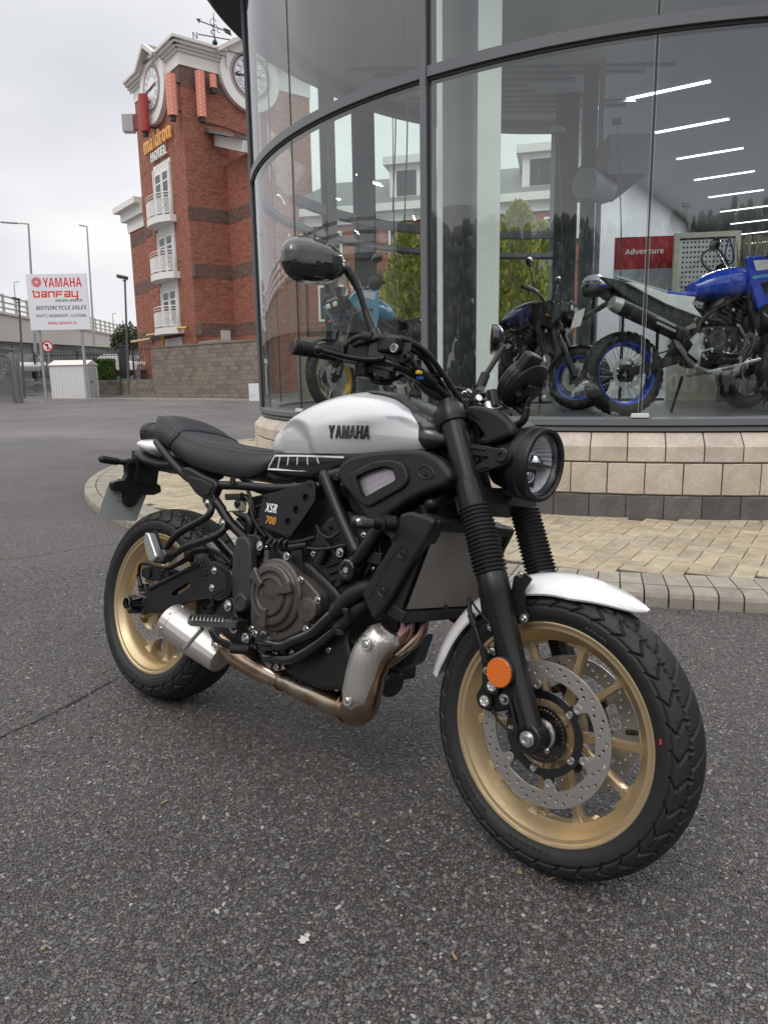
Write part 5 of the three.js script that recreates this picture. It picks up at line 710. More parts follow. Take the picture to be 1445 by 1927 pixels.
  part('radiator', [putR(box(0.33, Hh, 0.03, 0, 0, 0)), putR(rbox(0.335, 0.024, 0.052, 0.004, 0, Hh / 2 - 0.008, 0.004)), putR(rbox(0.335, 0.028, 0.054, 0.004, 0, -Hh / 2 + 0.008, 0.004)), putR(rbox(0.012, Hh, 0.052, 0.003, 0.16, 0, 0.004)), putR(rbox(0.05, 0.03, 0.05, 0.006, 0.13, -Hh / 2 - 0.02, 0.0))], mk.plastic);
  const rc = slab([[753, 966], [772, 962], [812, 974], [816, 984], [800, 1018], [768, 1068], [739, 1120], [722, 1146], [704, 1168], [698, 1162], [679, 1118], [686, 1108], [704, 1075], [735, 1024], [731, 1012], [748, 978]], 0.185, 0.05, { bevel: 0.008, r: 0.008 });
  part('radiator_cover', rc, mk.plastic); part('radiator_cover', mirZ(rc), mk.plastic);
  const rb2 = [P(757.6, 1040.5, 0.186), P(720, 1111.5, 0.186)];
  part('cover_recess', rb2.map((p) => zlathe(p, [[0.0145, 0.184], [0.0155, 0.1865], [0.0135, 0.187], [0.011, 0.1852], [0, 0.1852]], 28)), mk.plastic);
  part('cover_bolt', rb2.flatMap((p) => boltGeo(p, 0.006, 0.186, 0.004)), mk.cast);
  part('cover_groove', [bar(P(743, 1035, 0.1855), P(722, 1072, 0.1855), 0.006, 0.0012, V(0, 0, 1)), bar(P(713, 1088, 0.1855), P(692, 1126, 0.1855), 0.006, 0.0012, V(0, 0, 1))], M(0.005, 0.005, 0.005, 0.6));
  { const p = P(806, 958, 0.11); part('radiator_cap', [crease(lathe([[0, 0], [0.02, 0], [0.021, 0.008], [0.026, 0.01], [0.026, 0.016], [0.016, 0.02], [0, 0.019]], 28), 0.4).rotateZ(-0.25).translate(p.x, p.y - 0.01, p.z), rod(V(p.x, p.y - 0.05, p.z), p, 0.016), rbox(0.05, 0.006, 0.012, 0.002, p.x, p.y + 0.002, p.z)], mk.cast); }
  for (const s of [1, -1]) { // front indicators
    const a = P(742, 986, 0.185), b = P(712, 986, 0.225), e = P(684, 983.5, 0.285); for (const v of [a, b, e]) v.z *= s; const d = e.clone().sub(b).normalize();
    part('indicator_stalk', [rod(a, b, 0.0135, 0.0145), rod(b, b.clone().addScaledVector(d, 0.02), 0.0145, 0.009), rod(b.clone().addScaledVector(d, -0.01), b.clone().addScaledVector(d, 0.002), 0.0185, 0.0185), bar(V(a.x + 0.005, a.y + 0.012, s * 0.185), V(a.x - 0.02, a.y + 0.012, s * 0.2), 0.012, 0.012), bar(V(a.x + 0.005, a.y - 0.03, s * 0.185), V(a.x - 0.02, a.y - 0.012, s * 0.2), 0.012, 0.012)], mk.plastic);
    const q = new THREE.Quaternion().setFromUnitVectors(V(0, 1, 0), d), cap = (r, L, sx, sz, o) => new THREE.CapsuleGeometry(r, L, 8, 20).scale(sx, 1, sz).applyMatrix4(new THREE.Matrix4().compose(e.clone().add(o), q, V(1, 1, 1)));
    part('indicator_body', cap(0.0145, 0.05, 0.75, 1, V(-0.003, 0, 0)), mk.plastic); part('indicator_reflector', cap(0.0115, 0.046, 0.6, 0.8, V(0.0035, 0.001, 0)), M(0.72, 0.72, 0.72, 0.22, 0.9)); part('indicator_lens', cap(0.0135, 0.048, 0.75, 0.92, V(0.0035, 0.001, 0)), mk.clear);
  }
}
// ---- engine
{
  const both = (pts, z, d, o) => { const g = slab(pts, z, d, o); return g; };
  part('crankcase', [slab([[452, 1020], [480, 1010], [540, 1040], [580, 1060], [612, 1090], [640, 1120], [660, 1150], [652, 1200], [660, 1240], [655, 1300], [610, 1298], [560, 1282], [520, 1250], [470, 1215], [440, 1190], [436, 1100]], 0.145, 0.28, { bevel: 0.01, r: 0.012 })], mk.cast);
  part('cylinder_block', [slab([[566, 1060], [590, 1010], [616, 975], [650, 960], [692, 985], [712, 1010], [718, 1060], [700, 1120], [668, 1150], [620, 1130], [585, 1098]], 0.13, 0.26, { bevel: 0.008, r: 0.01 }), slab([[628, 985], [655, 968], [692, 990], [700, 1016], [670, 1040], [640, 1020]], 0.142, 0.02, { bevel: 0.006 })], mk.cast);
  part('cylinder_rib', [...Array(4).keys()].map((k) => slab([[612 + k * 3, 1066 + k * 14], [650 + k * 2, 1050 + k * 14], [690, 1042 + k * 14], [690, 1045 + k * 14], [650 + k * 2, 1053 + k * 14], [612 + k * 3, 1069 + k * 14]], 0.137, 0.012, { bevel: 0.0015, r: 0.001 })), mk.cast);
  part('block_boss', [rod(P(600, 1060, 0.14), P(613, 1030, 0.14), 0.0125), rod(P(690, 1040, 0.145), P(668, 1085, 0.145), 0.012), rod(P(650, 1062, 0.145), P(640, 1100, 0.145), 0.011), rbox(0.05, 0.03, 0.02, 0.004, ...P(706, 1050, 0.14).toArray())], mk.cast);
  // clutch side cover
  const cc = P(507, 1120, 0.2);
  part('clutch_cover', [slab([[497, 1056], [513, 1050], [532, 1053], [547, 1069], [560, 1082], [576, 1092], [592, 1110], [601, 1121], [601, 1146], [590, 1170], [576, 1184], [548, 1198], [524, 1208], [506, 1206], [486, 1196], [472, 1186], [470, 1150], [473, 1104], [481, 1077]], 0.175, 0.045, { bevel: 0.006, r: 0.012 }), zlathe(cc, [[0.094, 0.172], [0.0935, 0.181], [0.09, 0.1855], [0.084, 0.187], [0.083, 0.187], [0.079, 0.1895], [0.0775, 0.1965], [0.074, 0.2], [0.064, 0.2015], [0.0615, 0.2005], [0.0595, 0.196], [0.055, 0.1955], [0.0535, 0.199], [0.051, 0.2035], [0.0435, 0.2045], [0.0415, 0.203], [0.0405, 0.1995], [0, 0.2]], 72)], mk.brown);
  const clampAt = (deg, w) => { const a = deg * D2R, s = poly(smoothPoly([[0.034, -w * 0.55], [0.05, -w * 0.62], [0.076, -w], [0.084, -w * 0.9], [0.084, w * 0.9], [0.076, w], [0.05, w * 0.62], [0.034, w * 0.55]], 0.004)); return extr(s, 0.011, 0.003, 3).translate(0, 0, 0.197).applyMatrix4(new THREE.Matrix4().makeRotationZ(a).setPosition(cc.x, cc.y, 0)); };
  part('cover_clamp', [clampAt(24, 0.015), clampAt(144, 0.015), clampAt(264, 0.015)], mk.brown);
  { const g = text3('YAMAHA', 0.0125, 0.0014, { width: 0.056, f: font }); part('cover_lettering', [g.translate(cc.x - 0.001, cc.y - 0.002, 0.2)], M(0.085, 0.068, 0.058, 0.5, 0.25)); }
  const sc = P(574.5, 1148, 0.19); part('small_cover', [zlathe(sc, [[0.031, 0.165], [0.031, 0.184], [0.029, 0.1875], [0.024, 0.1885], [0.0235, 0.1875], [0, 0.1875]], 36), text3('CP2', 0.012, 0.0012, { width: 0.03 }).translate(sc.x, sc.y, 0.1874)], mk.brown);
  const bz = (x, y, z, r = 0.0062) => boltGeo(P(x, y, z), r, z, 0.007);
  part('case_bolt', [[481, 1075, 0.178], [539, 1047, 0.16], [566, 1091, 0.178], [598, 1129, 0.178], [576, 1184, 0.178], [592, 1178, 0.165], [473, 1182, 0.178], [480, 1192, 0.178], [540, 1046, 0.17]].flatMap((b) => bz(...b)), mk.bolt);
  part('oil_filler', [rod(P(503, 1072, 0.165), P(503, 1052, 0.165), 0.0115, 0.0105), rod(P(503, 1052, 0.165), P(504, 1035, 0.165), 0.0085), rod(P(503, 1064, 0.165), P(503, 1060, 0.165), 0.0155)], mk.brown);
  part('engine_bolt', [...bz(641, 1040, 0.142, 0.008), ...bz(622, 993, 0.13, 0.006), ...bz(636, 978, 0.13, 0.006)], mk.cast); part('engine_bolt', [...bz(640, 1040, 0.146, 0.0075)], mk.bolt);
  // frame slider plug
  { const p = P(652, 1073, 0.18); part('frame_plug', [zlathe(p, [[0.018, 0.14], [0.0255, 0.16], [0.0255, 0.182], [0.023, 0.185], [0.015, 0.186], [0.0125, 0.182], [0, 0.182]], 40), ...[...Array(10).keys()].map((k) => zlathe(V(p.x + 0.019 * Math.cos(k * 0.628), p.y + 0.019 * Math.sin(k * 0.628), 0), [[0.0022, 0.185], [0.0018, 0.1868], [0, 0.187]], 8))], mk.gloss); part('plug_emblem', [zlathe(p, [[0.0075, 0.182], [0.0075, 0.1835], [0, 0.184]], 6)], mk.alloy); }
  // throttle linkage and springs behind the panel
  part('throttle_linkage', [...[0, 1, 2, 3].map((k) => new THREE.TorusGeometry(0.014, 0.0042, 8, 20).rotateY(1.2).translate(...P(514 + k * 10, 1024 + (k % 2) * 2, 0.14).toArray())), rod(P(546, 1030, 0.15), P(578, 1026, 0.15), 0.008), tubeP([[570, 1030, 0.15], [600, 1034, 0.15], [630, 1030, 0.145], [662, 1022, 0.14]], 0.0045), slab([[545, 1030], [566, 1030], [572, 1090], [566, 1092], [552, 1060]], 0.15, 0.006, { bevel: 0.001 })], mk.cast);
  part('linkage_bolt', [...bz(541, 1046, 0.155, 0.005), ...bz(500, 1030, 0.15, 0.004)], mk.bolt);
  part('engine_filler', [slab([[470, 935], [600, 905], [640, 935], [640, 990], [600, 1040], [560, 1058], [500, 1045], [455, 1005]], 0.09, 0.18, { bevel: 0.008 }), slab([[640, 900], [800, 880], [850, 920], [800, 960], [700, 990], [660, 960]], 0.09, 0.18, { bevel: 0.006 })], M(0.007, 0.007, 0.008, 0.6));
  // brake fluid pot
  part('fluid_pot', [slab([[424, 940], [449, 940], [448, 962], [426, 963]], 0.15, 0.032, { bevel: 0.004, r: 0.006 })], M(0.62, 0.58, 0.46, 0.35)); part('fluid_pot_cap', [slab([[422, 929], [451, 928], [451, 940], [423, 941]], 0.152, 0.036, { bevel: 0.003, r: 0.004 })], mk.plastic);
  part('fluid_pot_bolt', [...bz(447, 948, 0.152, 0.008)], mk.cast); part('fluid_hose', [tubeP([[443, 962, 0.14], [450, 968, 0.145], [466, 974, 0.15], [472, 986, 0.15], [470, 1010, 0.14]], 0.0085)], mk.hose);
  part('wiring', [tubeP([[455, 930, 0.13], [470, 945, 0.13], [478, 980, 0.13], [500, 1010, 0.12]], 0.006), tubeP([[466, 922, 0.12], [476, 950, 0.125], [482, 1000, 0.12]], 0.005), tubeP([[452, 1035, 0.12], [440, 1050, 0.13], [430, 1075, 0.13]], 0.005), tubeP([[520, 925, 0.115], [530, 935, 0.115], [480, 955, 0.12]], 0.004), tubeP([[820, 850, 0.08], [840, 856, 0.07], [850, 870, 0.06], [860, 890, 0.04]], 0.009), tubeP([[815, 890, 0.1], [835, 900, 0.08], [850, 925, 0.06]], 0.006), tubeP([[800, 856, 0.1], [825, 848, 0.08], [845, 846, 0.06]], 0.011)], mk.hose);
  // water pump, coolant pipes and hoses
  const wp = P(503, 1222, 0.15); part('water_pump', [slab([[484, 1204], [500, 1190], [524, 1192], [534, 1206], [534, 1244], [522, 1264], [502, 1256], [488, 1238]], 0.165, 0.03, { bevel: 0.005, r: 0.01 }), zlathe(P(503, 1208, 0.16), [[0.03, 0.16], [0.03, 0.176], [0.026, 0.18], [0.0, 0.181]], 32), rod(P(494, 1212, 0.18), P(518, 1215, 0.185), 0.0155), rod(P(500, 1238, 0.178), P(516, 1240, 0.18), 0.014)], mk.gloss);
  part('pump_bolt', [[520, 1192, 0.168], [482, 1214, 0.165], [518, 1230, 0.17], [507, 1250, 0.168], [520, 1256, 0.168], [550, 1230, 0.155], [580, 1218, 0.15], [618, 1222, 0.145]].flatMap((b) => bz(b[0], b[1], b[2], 0.0055)), mk.bolt);
  part('coolant_pipe', [tubeP([[514, 1215, 0.185], [536, 1214, 0.187], [552, 1206, 0.187], [588, 1190, 0.185], [616, 1164, 0.18], [636, 1146, 0.175]], 0.0135), tubeP([[512, 1240, 0.18], [548, 1240, 0.182], [566, 1232, 0.18], [594, 1214, 0.175], [624, 1190, 0.165], [640, 1180, 0.16]], 0.0125)], mk.gloss);
  part('coolant_hose', [tubeP([[632, 1150, 0.176], [644, 1136, 0.174], [662, 1120, 0.17], [684, 1108, 0.16], [705, 1105, 0.14]], 0.0185), tubeP([[636, 1184, 0.162], [652, 1166, 0.158], [672, 1146, 0.15], [695, 1130, 0.13]], 0.0175)], mk.rubber);
  part('hose_clamp', [rod(P(634, 1148, 0.1755), P(640, 1141, 0.1745), 0.0205), rod(P(638, 1182, 0.161), P(645, 1174, 0.159), 0.0195), rbox(0.018, 0.014, 0.014, 0.003, ...P(652, 1150, 0.19).toArray()), rbox(0.018, 0.014, 0.014, 0.003, ...P(640, 1190, 0.178).toArray())], mk.cast);
  part('sump', [slab([[536, 1250], [600, 1226], [652, 1222], [656, 1300], [606, 1300], [556, 1280]], 0.12, 0.22, { bevel: 0.012, r: 0.012 }), slab([[590, 1238], [646, 1236], [648, 1284], [600, 1286]], 0.13, 0.02, { bevel: 0.004 })], mk.cast);
  part('sump_rib', [0, 1, 2, 3, 4].map((k) => slab([[548 + k * 22, 1246 - k * 4], [551 + k * 22, 1246 - k * 4], [556 + k * 22, 1284 + k * 3], [553 + k * 22, 1284 + k * 3]], 0.127, 0.012, { bevel: 0.001, r: 0.001 })), mk.cast);
  part('case_rib', [[600, 1000, 640, 1050], [676, 1000, 690, 1040], [590, 1110, 628, 1130], [622, 1140, 650, 1165]].map(([a, b, c, d]) => bar(P(a, b, 0.138), P(c, d, 0.138), 0.006, 0.014, V(0, 0, 1))), mk.cast);
  part('case_screw', [[560, 1262, 0.126], [612, 1240, 0.131], [640, 1262, 0.131], [604, 1276, 0.131], [645, 1185, 0.147], [604, 1108, 0.14], [664, 1120, 0.137], [700, 1070, 0.133], [590, 1042, 0.132], [660, 996, 0.143], [684, 1006, 0.143]].flatMap((b) => bz(b[0], b[1], b[2], 0.0045)), mk.bolt);
  part('ht_lead', [tubeP([[640, 1000, 0.14], [622, 1012, 0.148], [606, 1006, 0.145], [596, 990, 0.13]], 0.0045), tubeP([[690, 1010, 0.13], [705, 1030, 0.14], [700, 1056, 0.14], [688, 1080, 0.14]], 0.0045), tubeP([[655, 1200, 0.13], [670, 1216, 0.13], [640, 1232, 0.135], [615, 1236, 0.132]], 0.0035), tubeP([[500, 1000, 0.13], [520, 1018, 0.14], [560, 1020, 0.14], [590, 1012, 0.13]], 0.006)], mk.hose);
  part('sump_bolt', [[549, 1266, 0.125], [588, 1281, 0.128], [634, 1300, 0.128]].map((b) => rod(P(b[0], b[1], b[2]), P(b[0], b[1] - 4, b[2]), 0.0055)), mk.alloy);
  part('oil_filter', [crease(rod(P(712, 1268, 0.02), P(738, 1287, 0.03), 0.036, 0.036, 36), 0.5), crease(rod(P(738, 1287, 0.03), P(741, 1289, 0.031), 0.036, 0.032, 36), 0.5)], mk.gloss);
  part('regulator', [slab([[746, 1206], [782, 1186], [796, 1196], [778, 1248], [752, 1262], [740, 1250]], -0.02, 0.05, { bevel: 0.004 })], M(0.06, 0.075, 0.095, 0.35, 0.4));
  part('horn', [zlathe(P(828, 1142, -0.02), [[0, -0.01], [0.03, -0.01], [0.033, 0.0], [0.03, 0.01], [0, 0.014]], 28)], mk.gloss);
  part('oxygen_sensor', [rod(P(635, 1219, 0.12), P(652, 1224, 0.125), 0.007), rod(P(625, 1217, 0.12), P(637, 1220, 0.121), 0.0045)], mk.alloy);
}
// ---- exhaust: two headers, catalyst box with shield, link pipe, short silencer
{
  const heat = (g, f) => { g = g.index ? g.toNonIndexed() : g; const Q = g.attributes.position, col = new Float32Array(Q.count * 3); for (let i = 0; i < Q.count; i++) { const c = f(V(Q.getX(i), Q.getY(i), Q.getZ(i))); col.set(c, i * 3); } g.setAttribute('color', new THREE.BufferAttribute(col, 3)); return g; };
  const hm = new THREE.MeshPhysicalMaterial({ color: C(1, 1, 1), vertexColors: true, metalness: 1, roughness: 0.24, bumpMap: mottle, bumpScale: 0.0003 });
  const ramp = (t) => { const st = [[0, [0.20, 0.19, 0.25]], [0.25, [0.22, 0.17, 0.24]], [0.5, [0.27, 0.15, 0.13]], [0.75, [0.40, 0.29, 0.205]], [1, [0.54, 0.46, 0.37]]]; let i = 0; while (i < 3 && t > st[i + 1][0]) i++; const u = clamp((t - st[i][0]) / 0.25); return st[i][1].map((v, k) => lerp(v, st[i + 1][1][k], u)); };
  const t0 = P(770, 1130, 0.05).y, t1 = P(735, 1225, 0.05).y;
  const hdr = (p) => part('header_pipe', heat(tubeP(p, 0.0205, P, 20), (v) => ramp(clamp((t0 - v.y) / (t0 - t1) + 0.25 * (fbm(v.x * 40, v.z * 40, 9, 2) - 0.5)))), hm);
  hdr([[752, 1112, 0.06], [756, 1140, 0.062], [764, 1166, 0.066], [762, 1188, 0.072], [742, 1212, 0.085], [718, 1230, 0.095]]); hdr([[784, 1112, 0.0], [788, 1140, 0.0], [792, 1166, 0.008], [786, 1192, 0.02], [760, 1218, 0.05], [728, 1242, 0.08]]);
  const catTop = P(718, 1222, 0.10), catBot = P(676, 1334, 0.10);
  const box4 = (pts, r) => { const c = new THREE.CatmullRomCurve3(pts, false, 'centripetal'); return c; };
  part('catalyst', heat(merge([tube([P(730, 1212, 0.09), P(712, 1230, 0.1), P(697, 1262, 0.105), P(689, 1298, 0.105), P(682, 1326, 0.1), P(668, 1336, 0.09)], 0.041, 60, 28), new THREE.SphereGeometry(0.0408, 24, 16).translate(...P(668, 1334, 0.088).toArray())]), (v) => ramp(clamp(0.72 + 0.5 * (fbm(v.x * 14, v.y * 14, 19, 3) - 0.5)))), hm);
  // shield: half a shell that stands off the catalyst on the outside
  { const cv = new THREE.CatmullRomCurve3([P(738, 1180, 0.09), P(718, 1200, 0.105), P(697, 1228, 0.115), P(686, 1262, 0.115), P(679, 1296, 0.112), P(671, 1328, 0.108)], false, 'centripetal'); const rings = []; for (let i = 0; i <= 40; i++) { const t = i / 40, c = cv.getPoint(t), d = cv.getTangent(t), zz = V(0, 0, 1), sd = d.clone().cross(zz).normalize(); const ra = 0.0455 * (1 - 0.22 * sstep(0.85, 1, t)) * (1 - 0.25 * sstep(0.12, 0, t)); const o = [], q = []; for (let k = 0; k <= 22; k++) { const a = lerp(-1.9, 0.62, k / 22), n = sd.clone().multiplyScalar(Math.sin(a)).addScaledVector(zz, Math.cos(a)); o.push(c.clone().addScaledVector(n, ra)); q.push(c.clone().addScaledVector(n, ra - 0.003)); } rings.push([...o, ...q.reverse()]); } part('heat_shield', crease(skin(rings), 0.7), mk.brushed);
    for (const [x, y, z] of [[688.5, 1213, 0.163], [653, 1318, 0.155]]) { const p = P(x, y, z); part('shield_bolt', [zlathe(p, [[0.0145, z - 0.004], [0.0145, z], [0.0125, z + 0.0012], [0.0085, z + 0.0005], [0.006, z + 0.002], [0.0045, z + 0.004], [0, z + 0.004]], 24)], mk.alloy); }
    part('shield_slot', [[693, 1181, 0.151], [681, 1194, 0.155], [671, 1206, 0.152]].map(([x, y, z]) => { const p = P(x, y, z); return rbox(0.012, 0.005, 0.004, 0.002, 0, 0, 0).rotateZ(0.8).translate(p.x, p.y, p.z); }), M(0.02, 0.02, 0.02, 0.6)); }
  const link = [P(668, 1334, 0.09), P(640, 1326, 0.085), P(600, 1307, 0.08), P(560, 1290, 0.08), P(534, 1279, 0.08), P(510, 1266, 0.085), P(478, 1246, 0.09), P(448, 1227, 0.095), P(424, 1210, 0.1)];
  { const c = new THREE.CatmullRomCurve3(link, false, 'centripetal'); const rings = [], n = 90; for (let i = 0; i <= n; i++) { const t = i / n, p = c.getPoint(t), d = c.getTangent(t), s = d.clone().cross(V(0, 0, 1)).normalize(), u = s.clone().cross(d).normalize(); const r = t < 0.5 ? lerp(0.033, 0.028, sstep(0.3, 0.48, t)) : lerp(0.027, 0.041, sstep(0.5, 0.78, t)); const o = []; for (let k = 0; k < 28; k++) { const a = k / 28 * 6.2832; o.push(p.clone().addScaledVector(s, r * Math.cos(a)).addScaledVector(u, r * Math.sin(a) * 1.15)); } rings.push(o); }
    part('link_pipe', heat(skin(rings), (v) => { const t = clamp(0.86 + 0.7 * (fbm(v.x * 18, v.y * 30, 29, 3) - 0.5)); return ramp(t).map((q) => q * 1.08); }), hm);
    const weld = (t, r) => { const p = c.getPoint(t), d = c.getTangent(t); const g = new THREE.TorusGeometry(r, 0.0028, 8, 40); return g.applyMatrix4(new THREE.Matrix4().compose(p, new THREE.Quaternion().setFromUnitVectors(V(0, 0, 1), d), V(1, 1, 1))); };
    part('weld_bead', [weld(0.49, 0.0295), weld(0.51, 0.029), weld(0.07, 0.036), tube(Array.from({ length: 16 }, (_, i) => { const t = lerp(0.08, 0.48, i / 15); const p = c.getPoint(t); return V(p.x, p.y - 0.006, p.z + 0.0335 * (1 - 0.1 * i / 15)); }), 0.0018, 40, 6), tube(Array.from({ length: 14 }, (_, i) => { const t = lerp(0.55, 0.86, i / 13), p = c.getPoint(t); return V(p.x, p.y - 0.008, p.z + lerp(0.033, 0.046, sstep(0, 0.6, i / 13))); }), 0.0018, 40, 6)], M(0.3, 0.2, 0.14, 0.35, 1)); }
  // silencer
  const e0 = P(322, 1166, 0.155), e1 = P(418, 1238, 0.115), d = e1.clone().sub(e0).normalize(), L = e0.distanceTo(e1); const q = new THREE.Quaternion().setFromUnitVectors(V(0, 1, 0), d), put = (g) => g.scale(1, 1, 1).applyMatrix4(new THREE.Matrix4().compose(e0, q, V(1, 1, 1)));
  part('silencer', [put(crease(lathe([[0.03, 0.012], [0.046, 0.004], [0.0515, 0.0], [0.0545, 0.004], [0.0555, 0.012], [0.0555, 0.03], [0.0545, 0.0315], [0.0545, 0.034], [0.0555, 0.0355], [0.0555, 0.1], [0.052, 0.15], [0.047, L - 0.01], [0.045, L], [0.036, L + 0.004], [0, L + 0.007]], 56), 0.35))], mk.brushed);
  part('silencer_inner', [put(crease(lathe([[0.047, 0.012], [0.03, 0.014], [0.022, 0.012], [0.018, 0.02], [0.018, 0.08], [0, 0.08]], 32), 0.5))], M(0.02, 0.02, 0.02, 0.5));
  const rivet = []; for (let k = 0; k < 7; k++) { const a = k / 7 * 6.2832 + 0.3; rivet.push(put(new THREE.SphereGeometry(0.0042, 12, 8).scale(1, 1, 1).translate(0.0555 * Math.cos(a), 0.022, 0.0555 * Math.sin(a)))); } part('silencer_rivet', rivet, mk.bolt);
  { const bp2 = P(401, 1214, 0.175); part('silencer_bolt', [zlathe(bp2, [[0.017, 0.166], [0.017, 0.169], [0.0145, 0.17], [0.011, 0.168], [0.0075, 0.172], [0, 0.174]], 28)], mk.alloy); }
}
// ---- swing arm, rear brake, pivot plates, pedals
{
  const sw = slab([[238, 1120], [264, 1117], [290, 1102], [330, 1079], [372, 1057], [380, 1056], [404, 1056], [432, 1070], [444, 1096], [436, 1118], [412, 1131], [384, 1127], [352, 1134], [304, 1155], [238, 1155]], 0.135, 0.02, { bevel: 0.008, r: 0.012, holes: [[[319, 1121], [324, 1109], [352, 1091], [361, 1095], [361, 1109], [344, 1120], [326, 1127]]] });
  part('swing_arm', [sw, mirZ(sw), box(0.06, 0.05, 0.2, 0.46, 0.43, 0), tubeP([[282, 1108, 0.1355], [330, 1084, 0.1355], [374, 1062, 0.1355]], 0.007)], mk.cast);
  const ac = V(0, 0.315, 0), ax2 = P(248, 1135, 0.15); const ah = V(ax2.x, ax2.y, 0);
  part('axle_block', [zlathe(ah, [[0.012, 0.137], [0.0205, 0.135], [0.0205, 0.168], [0.0185, 0.1695], [0.0165, 0.1685], [0.0155, 0.15], [0, 0.15]], 36), rbox(0.066, 0.058, 0.024, 0.004, ah.x + 0.02, ah.y, 0.126), ...[0.9, 0, -0.9].map((a) => bar(V(ah.x + 0.018 * Math.cos(a), ah.y + 0.018 * Math.sin(a), 0.155), V(ah.x + 0.05 * Math.cos(a), ah.y + 0.03 * Math.sin(a), 0.138), 0.006, 0.012, V(0, 0, 1)))], mk.gloss);
  part('rear_axle', [zcyl(ac, 0.012, -0.16, 0.15, 24), zcyl(ah, 0.0105, 0.14, 0.155, 6)], mk.alloy);
  part('chain', [tubeP([[250, 1120, -0.088], [400, 1080, -0.088], [450, 1100, -0.088]], 0.007)], mk.steel);
  part('rear_caliper', [slab([[268, 1068], [286, 1064], [300, 1068], [316, 1074], [316, 1090], [300, 1094], [276, 1092], [264, 1084]], 0.125, 0.05, { bevel: 0.007, r: 0.01 }), zcyl(P(283, 1078, 0.12), 0.017, 0.1, 0.132), rod(P(262, 1085, 0.125), P(266, 1104, 0.125), 0.0065), slab([[258, 1100], [272, 1098], [276, 1112], [262, 1114]], 0.12, 0.02, { bevel: 0.003 })], mk.cast);
  part('caliper_bolt', [...boltGeo(P(262, 1083, 0.125), 0.006, 0.126), ...boltGeo(P(305, 1083, 0.125), 0.006, 0.126)], mk.cast);
  part('rear_brake_hose', [tubeP([[262, 1080, 0.13], [264, 1064, 0.135], [278, 1060, 0.14], [296, 1066, 0.14], [318, 1068, 0.14], [348, 1052, 0.15], [370, 1034, 0.15], [394, 1034, 0.15], [420, 1045, 0.14], [436, 1062, 0.13]], 0.0055), tubeP([[308, 1075, 0.135], [330, 1066, 0.14], [350, 1056, 0.145], [368, 1042, 0.15], [400, 1040, 0.145], [430, 1058, 0.13]], 0.004)], mk.hose);
  part('hose_guide', [rbox(0.03, 0.03, 0.02, 0.004, ...P(356, 1047, 0.14).toArray()), rod(P(366, 1036, 0.15), P(390, 1034, 0.15), 0.0085)], mk.rubber);
  // heel guard with its pierced field, rear-set plate
  const holes = []; for (const [x, y] of [[379, 1060], [385, 1058], [382, 1067], [388, 1066], [379, 1072], [391, 1074], [385, 1076], [382, 1083], [388, 1084], [391, 1083], [388, 1092]]) { const c = P(x, y, 0.2); holes.push(Array.from({ length: 12 }, (_, i) => [c.x + 0.0042 * Math.cos(-i / 12 * 6.2832), c.y + 0.0042 * Math.sin(-i / 12 * 6.2832)])); }
  { const pts = [[373, 1053], [386, 1046], [404, 1064], [424, 1085], [427, 1107], [398, 1123], [391, 1108], [382, 1080]].map(([x, y]) => { const p = P(x, y, 0.2); return [p.x, p.y]; }); part('heel_guard', extr(poly(smoothPoly(pts, 0.006), holes), 0.003, 0.0008, 2).translate(0, 0, 0.197), mk.plastic); part('heel_guard_bolt', [...boltGeo(P(404, 1073.5, 0.2), 0.0065, 0.201), ...boltGeo(P(399.5, 1106, 0.2), 0.0065, 0.201)], mk.bolt); }
  part('pivot_cover', [slab([[444, 1010], [460, 1008], [470, 1024], [471, 1070], [470, 1118], [463, 1150], [450, 1155], [438, 1143], [434, 1094], [437, 1042]], 0.178, 0.03, { bevel: 0.007, r: 0.014, holes: [[[449, 1042], [455, 1040], [455, 1054], [450, 1080], [446, 1086], [445, 1070]]] }), slab([[446, 1036], [457, 1036], [457, 1056], [448, 1090], [444, 1090]], 0.16, 0.004, { bevel: 0.001 }), zlathe(P(452, 1134, 0.18), [[0.026, 0.15], [0.026, 0.18], [0.022, 0.184], [0.013, 0.184], [0.012, 0.182], [0, 0.182]], 32)], mk.guard);
  part('pivot_cap', [slab([[462, 1004], [486, 1008], [492, 1024], [488, 1046], [474, 1050], [470, 1026]], 0.16, 0.02, { bevel: 0.004 })], mk.plastic);
  part('bolt', [...boltGeo(P(487, 1027, 0.165), 0.008, 0.161), ...boltGeo(P(428, 1140, 0.19), 0.0095, 0.188, 0.008), ...boltGeo(P(440, 1180, 0.2), 0.0105, 0.2, 0.009), ...boltGeo(P(461, 1202, 0.19), 0.0095, 0.188, 0.008), ...boltGeo(P(445, 1209, 0.18), 0.006, 0.178)], mk.bolt);
  part('rear_set', [slab([[397, 1160], [412, 1142], [424, 1126], [438, 1124], [444, 1160], [456, 1176], [472, 1194], [472, 1210], [456, 1222], [436, 1210], [420, 1196], [400, 1178]], 0.185, 0.02, { bevel: 0.004, r: 0.01 }), rod(P(398, 1150, 0.19), P(401, 1125, 0.19), 0.005), rod(P(396, 1146, 0.19), P(398, 1138, 0.19), 0.009)], mk.cast);
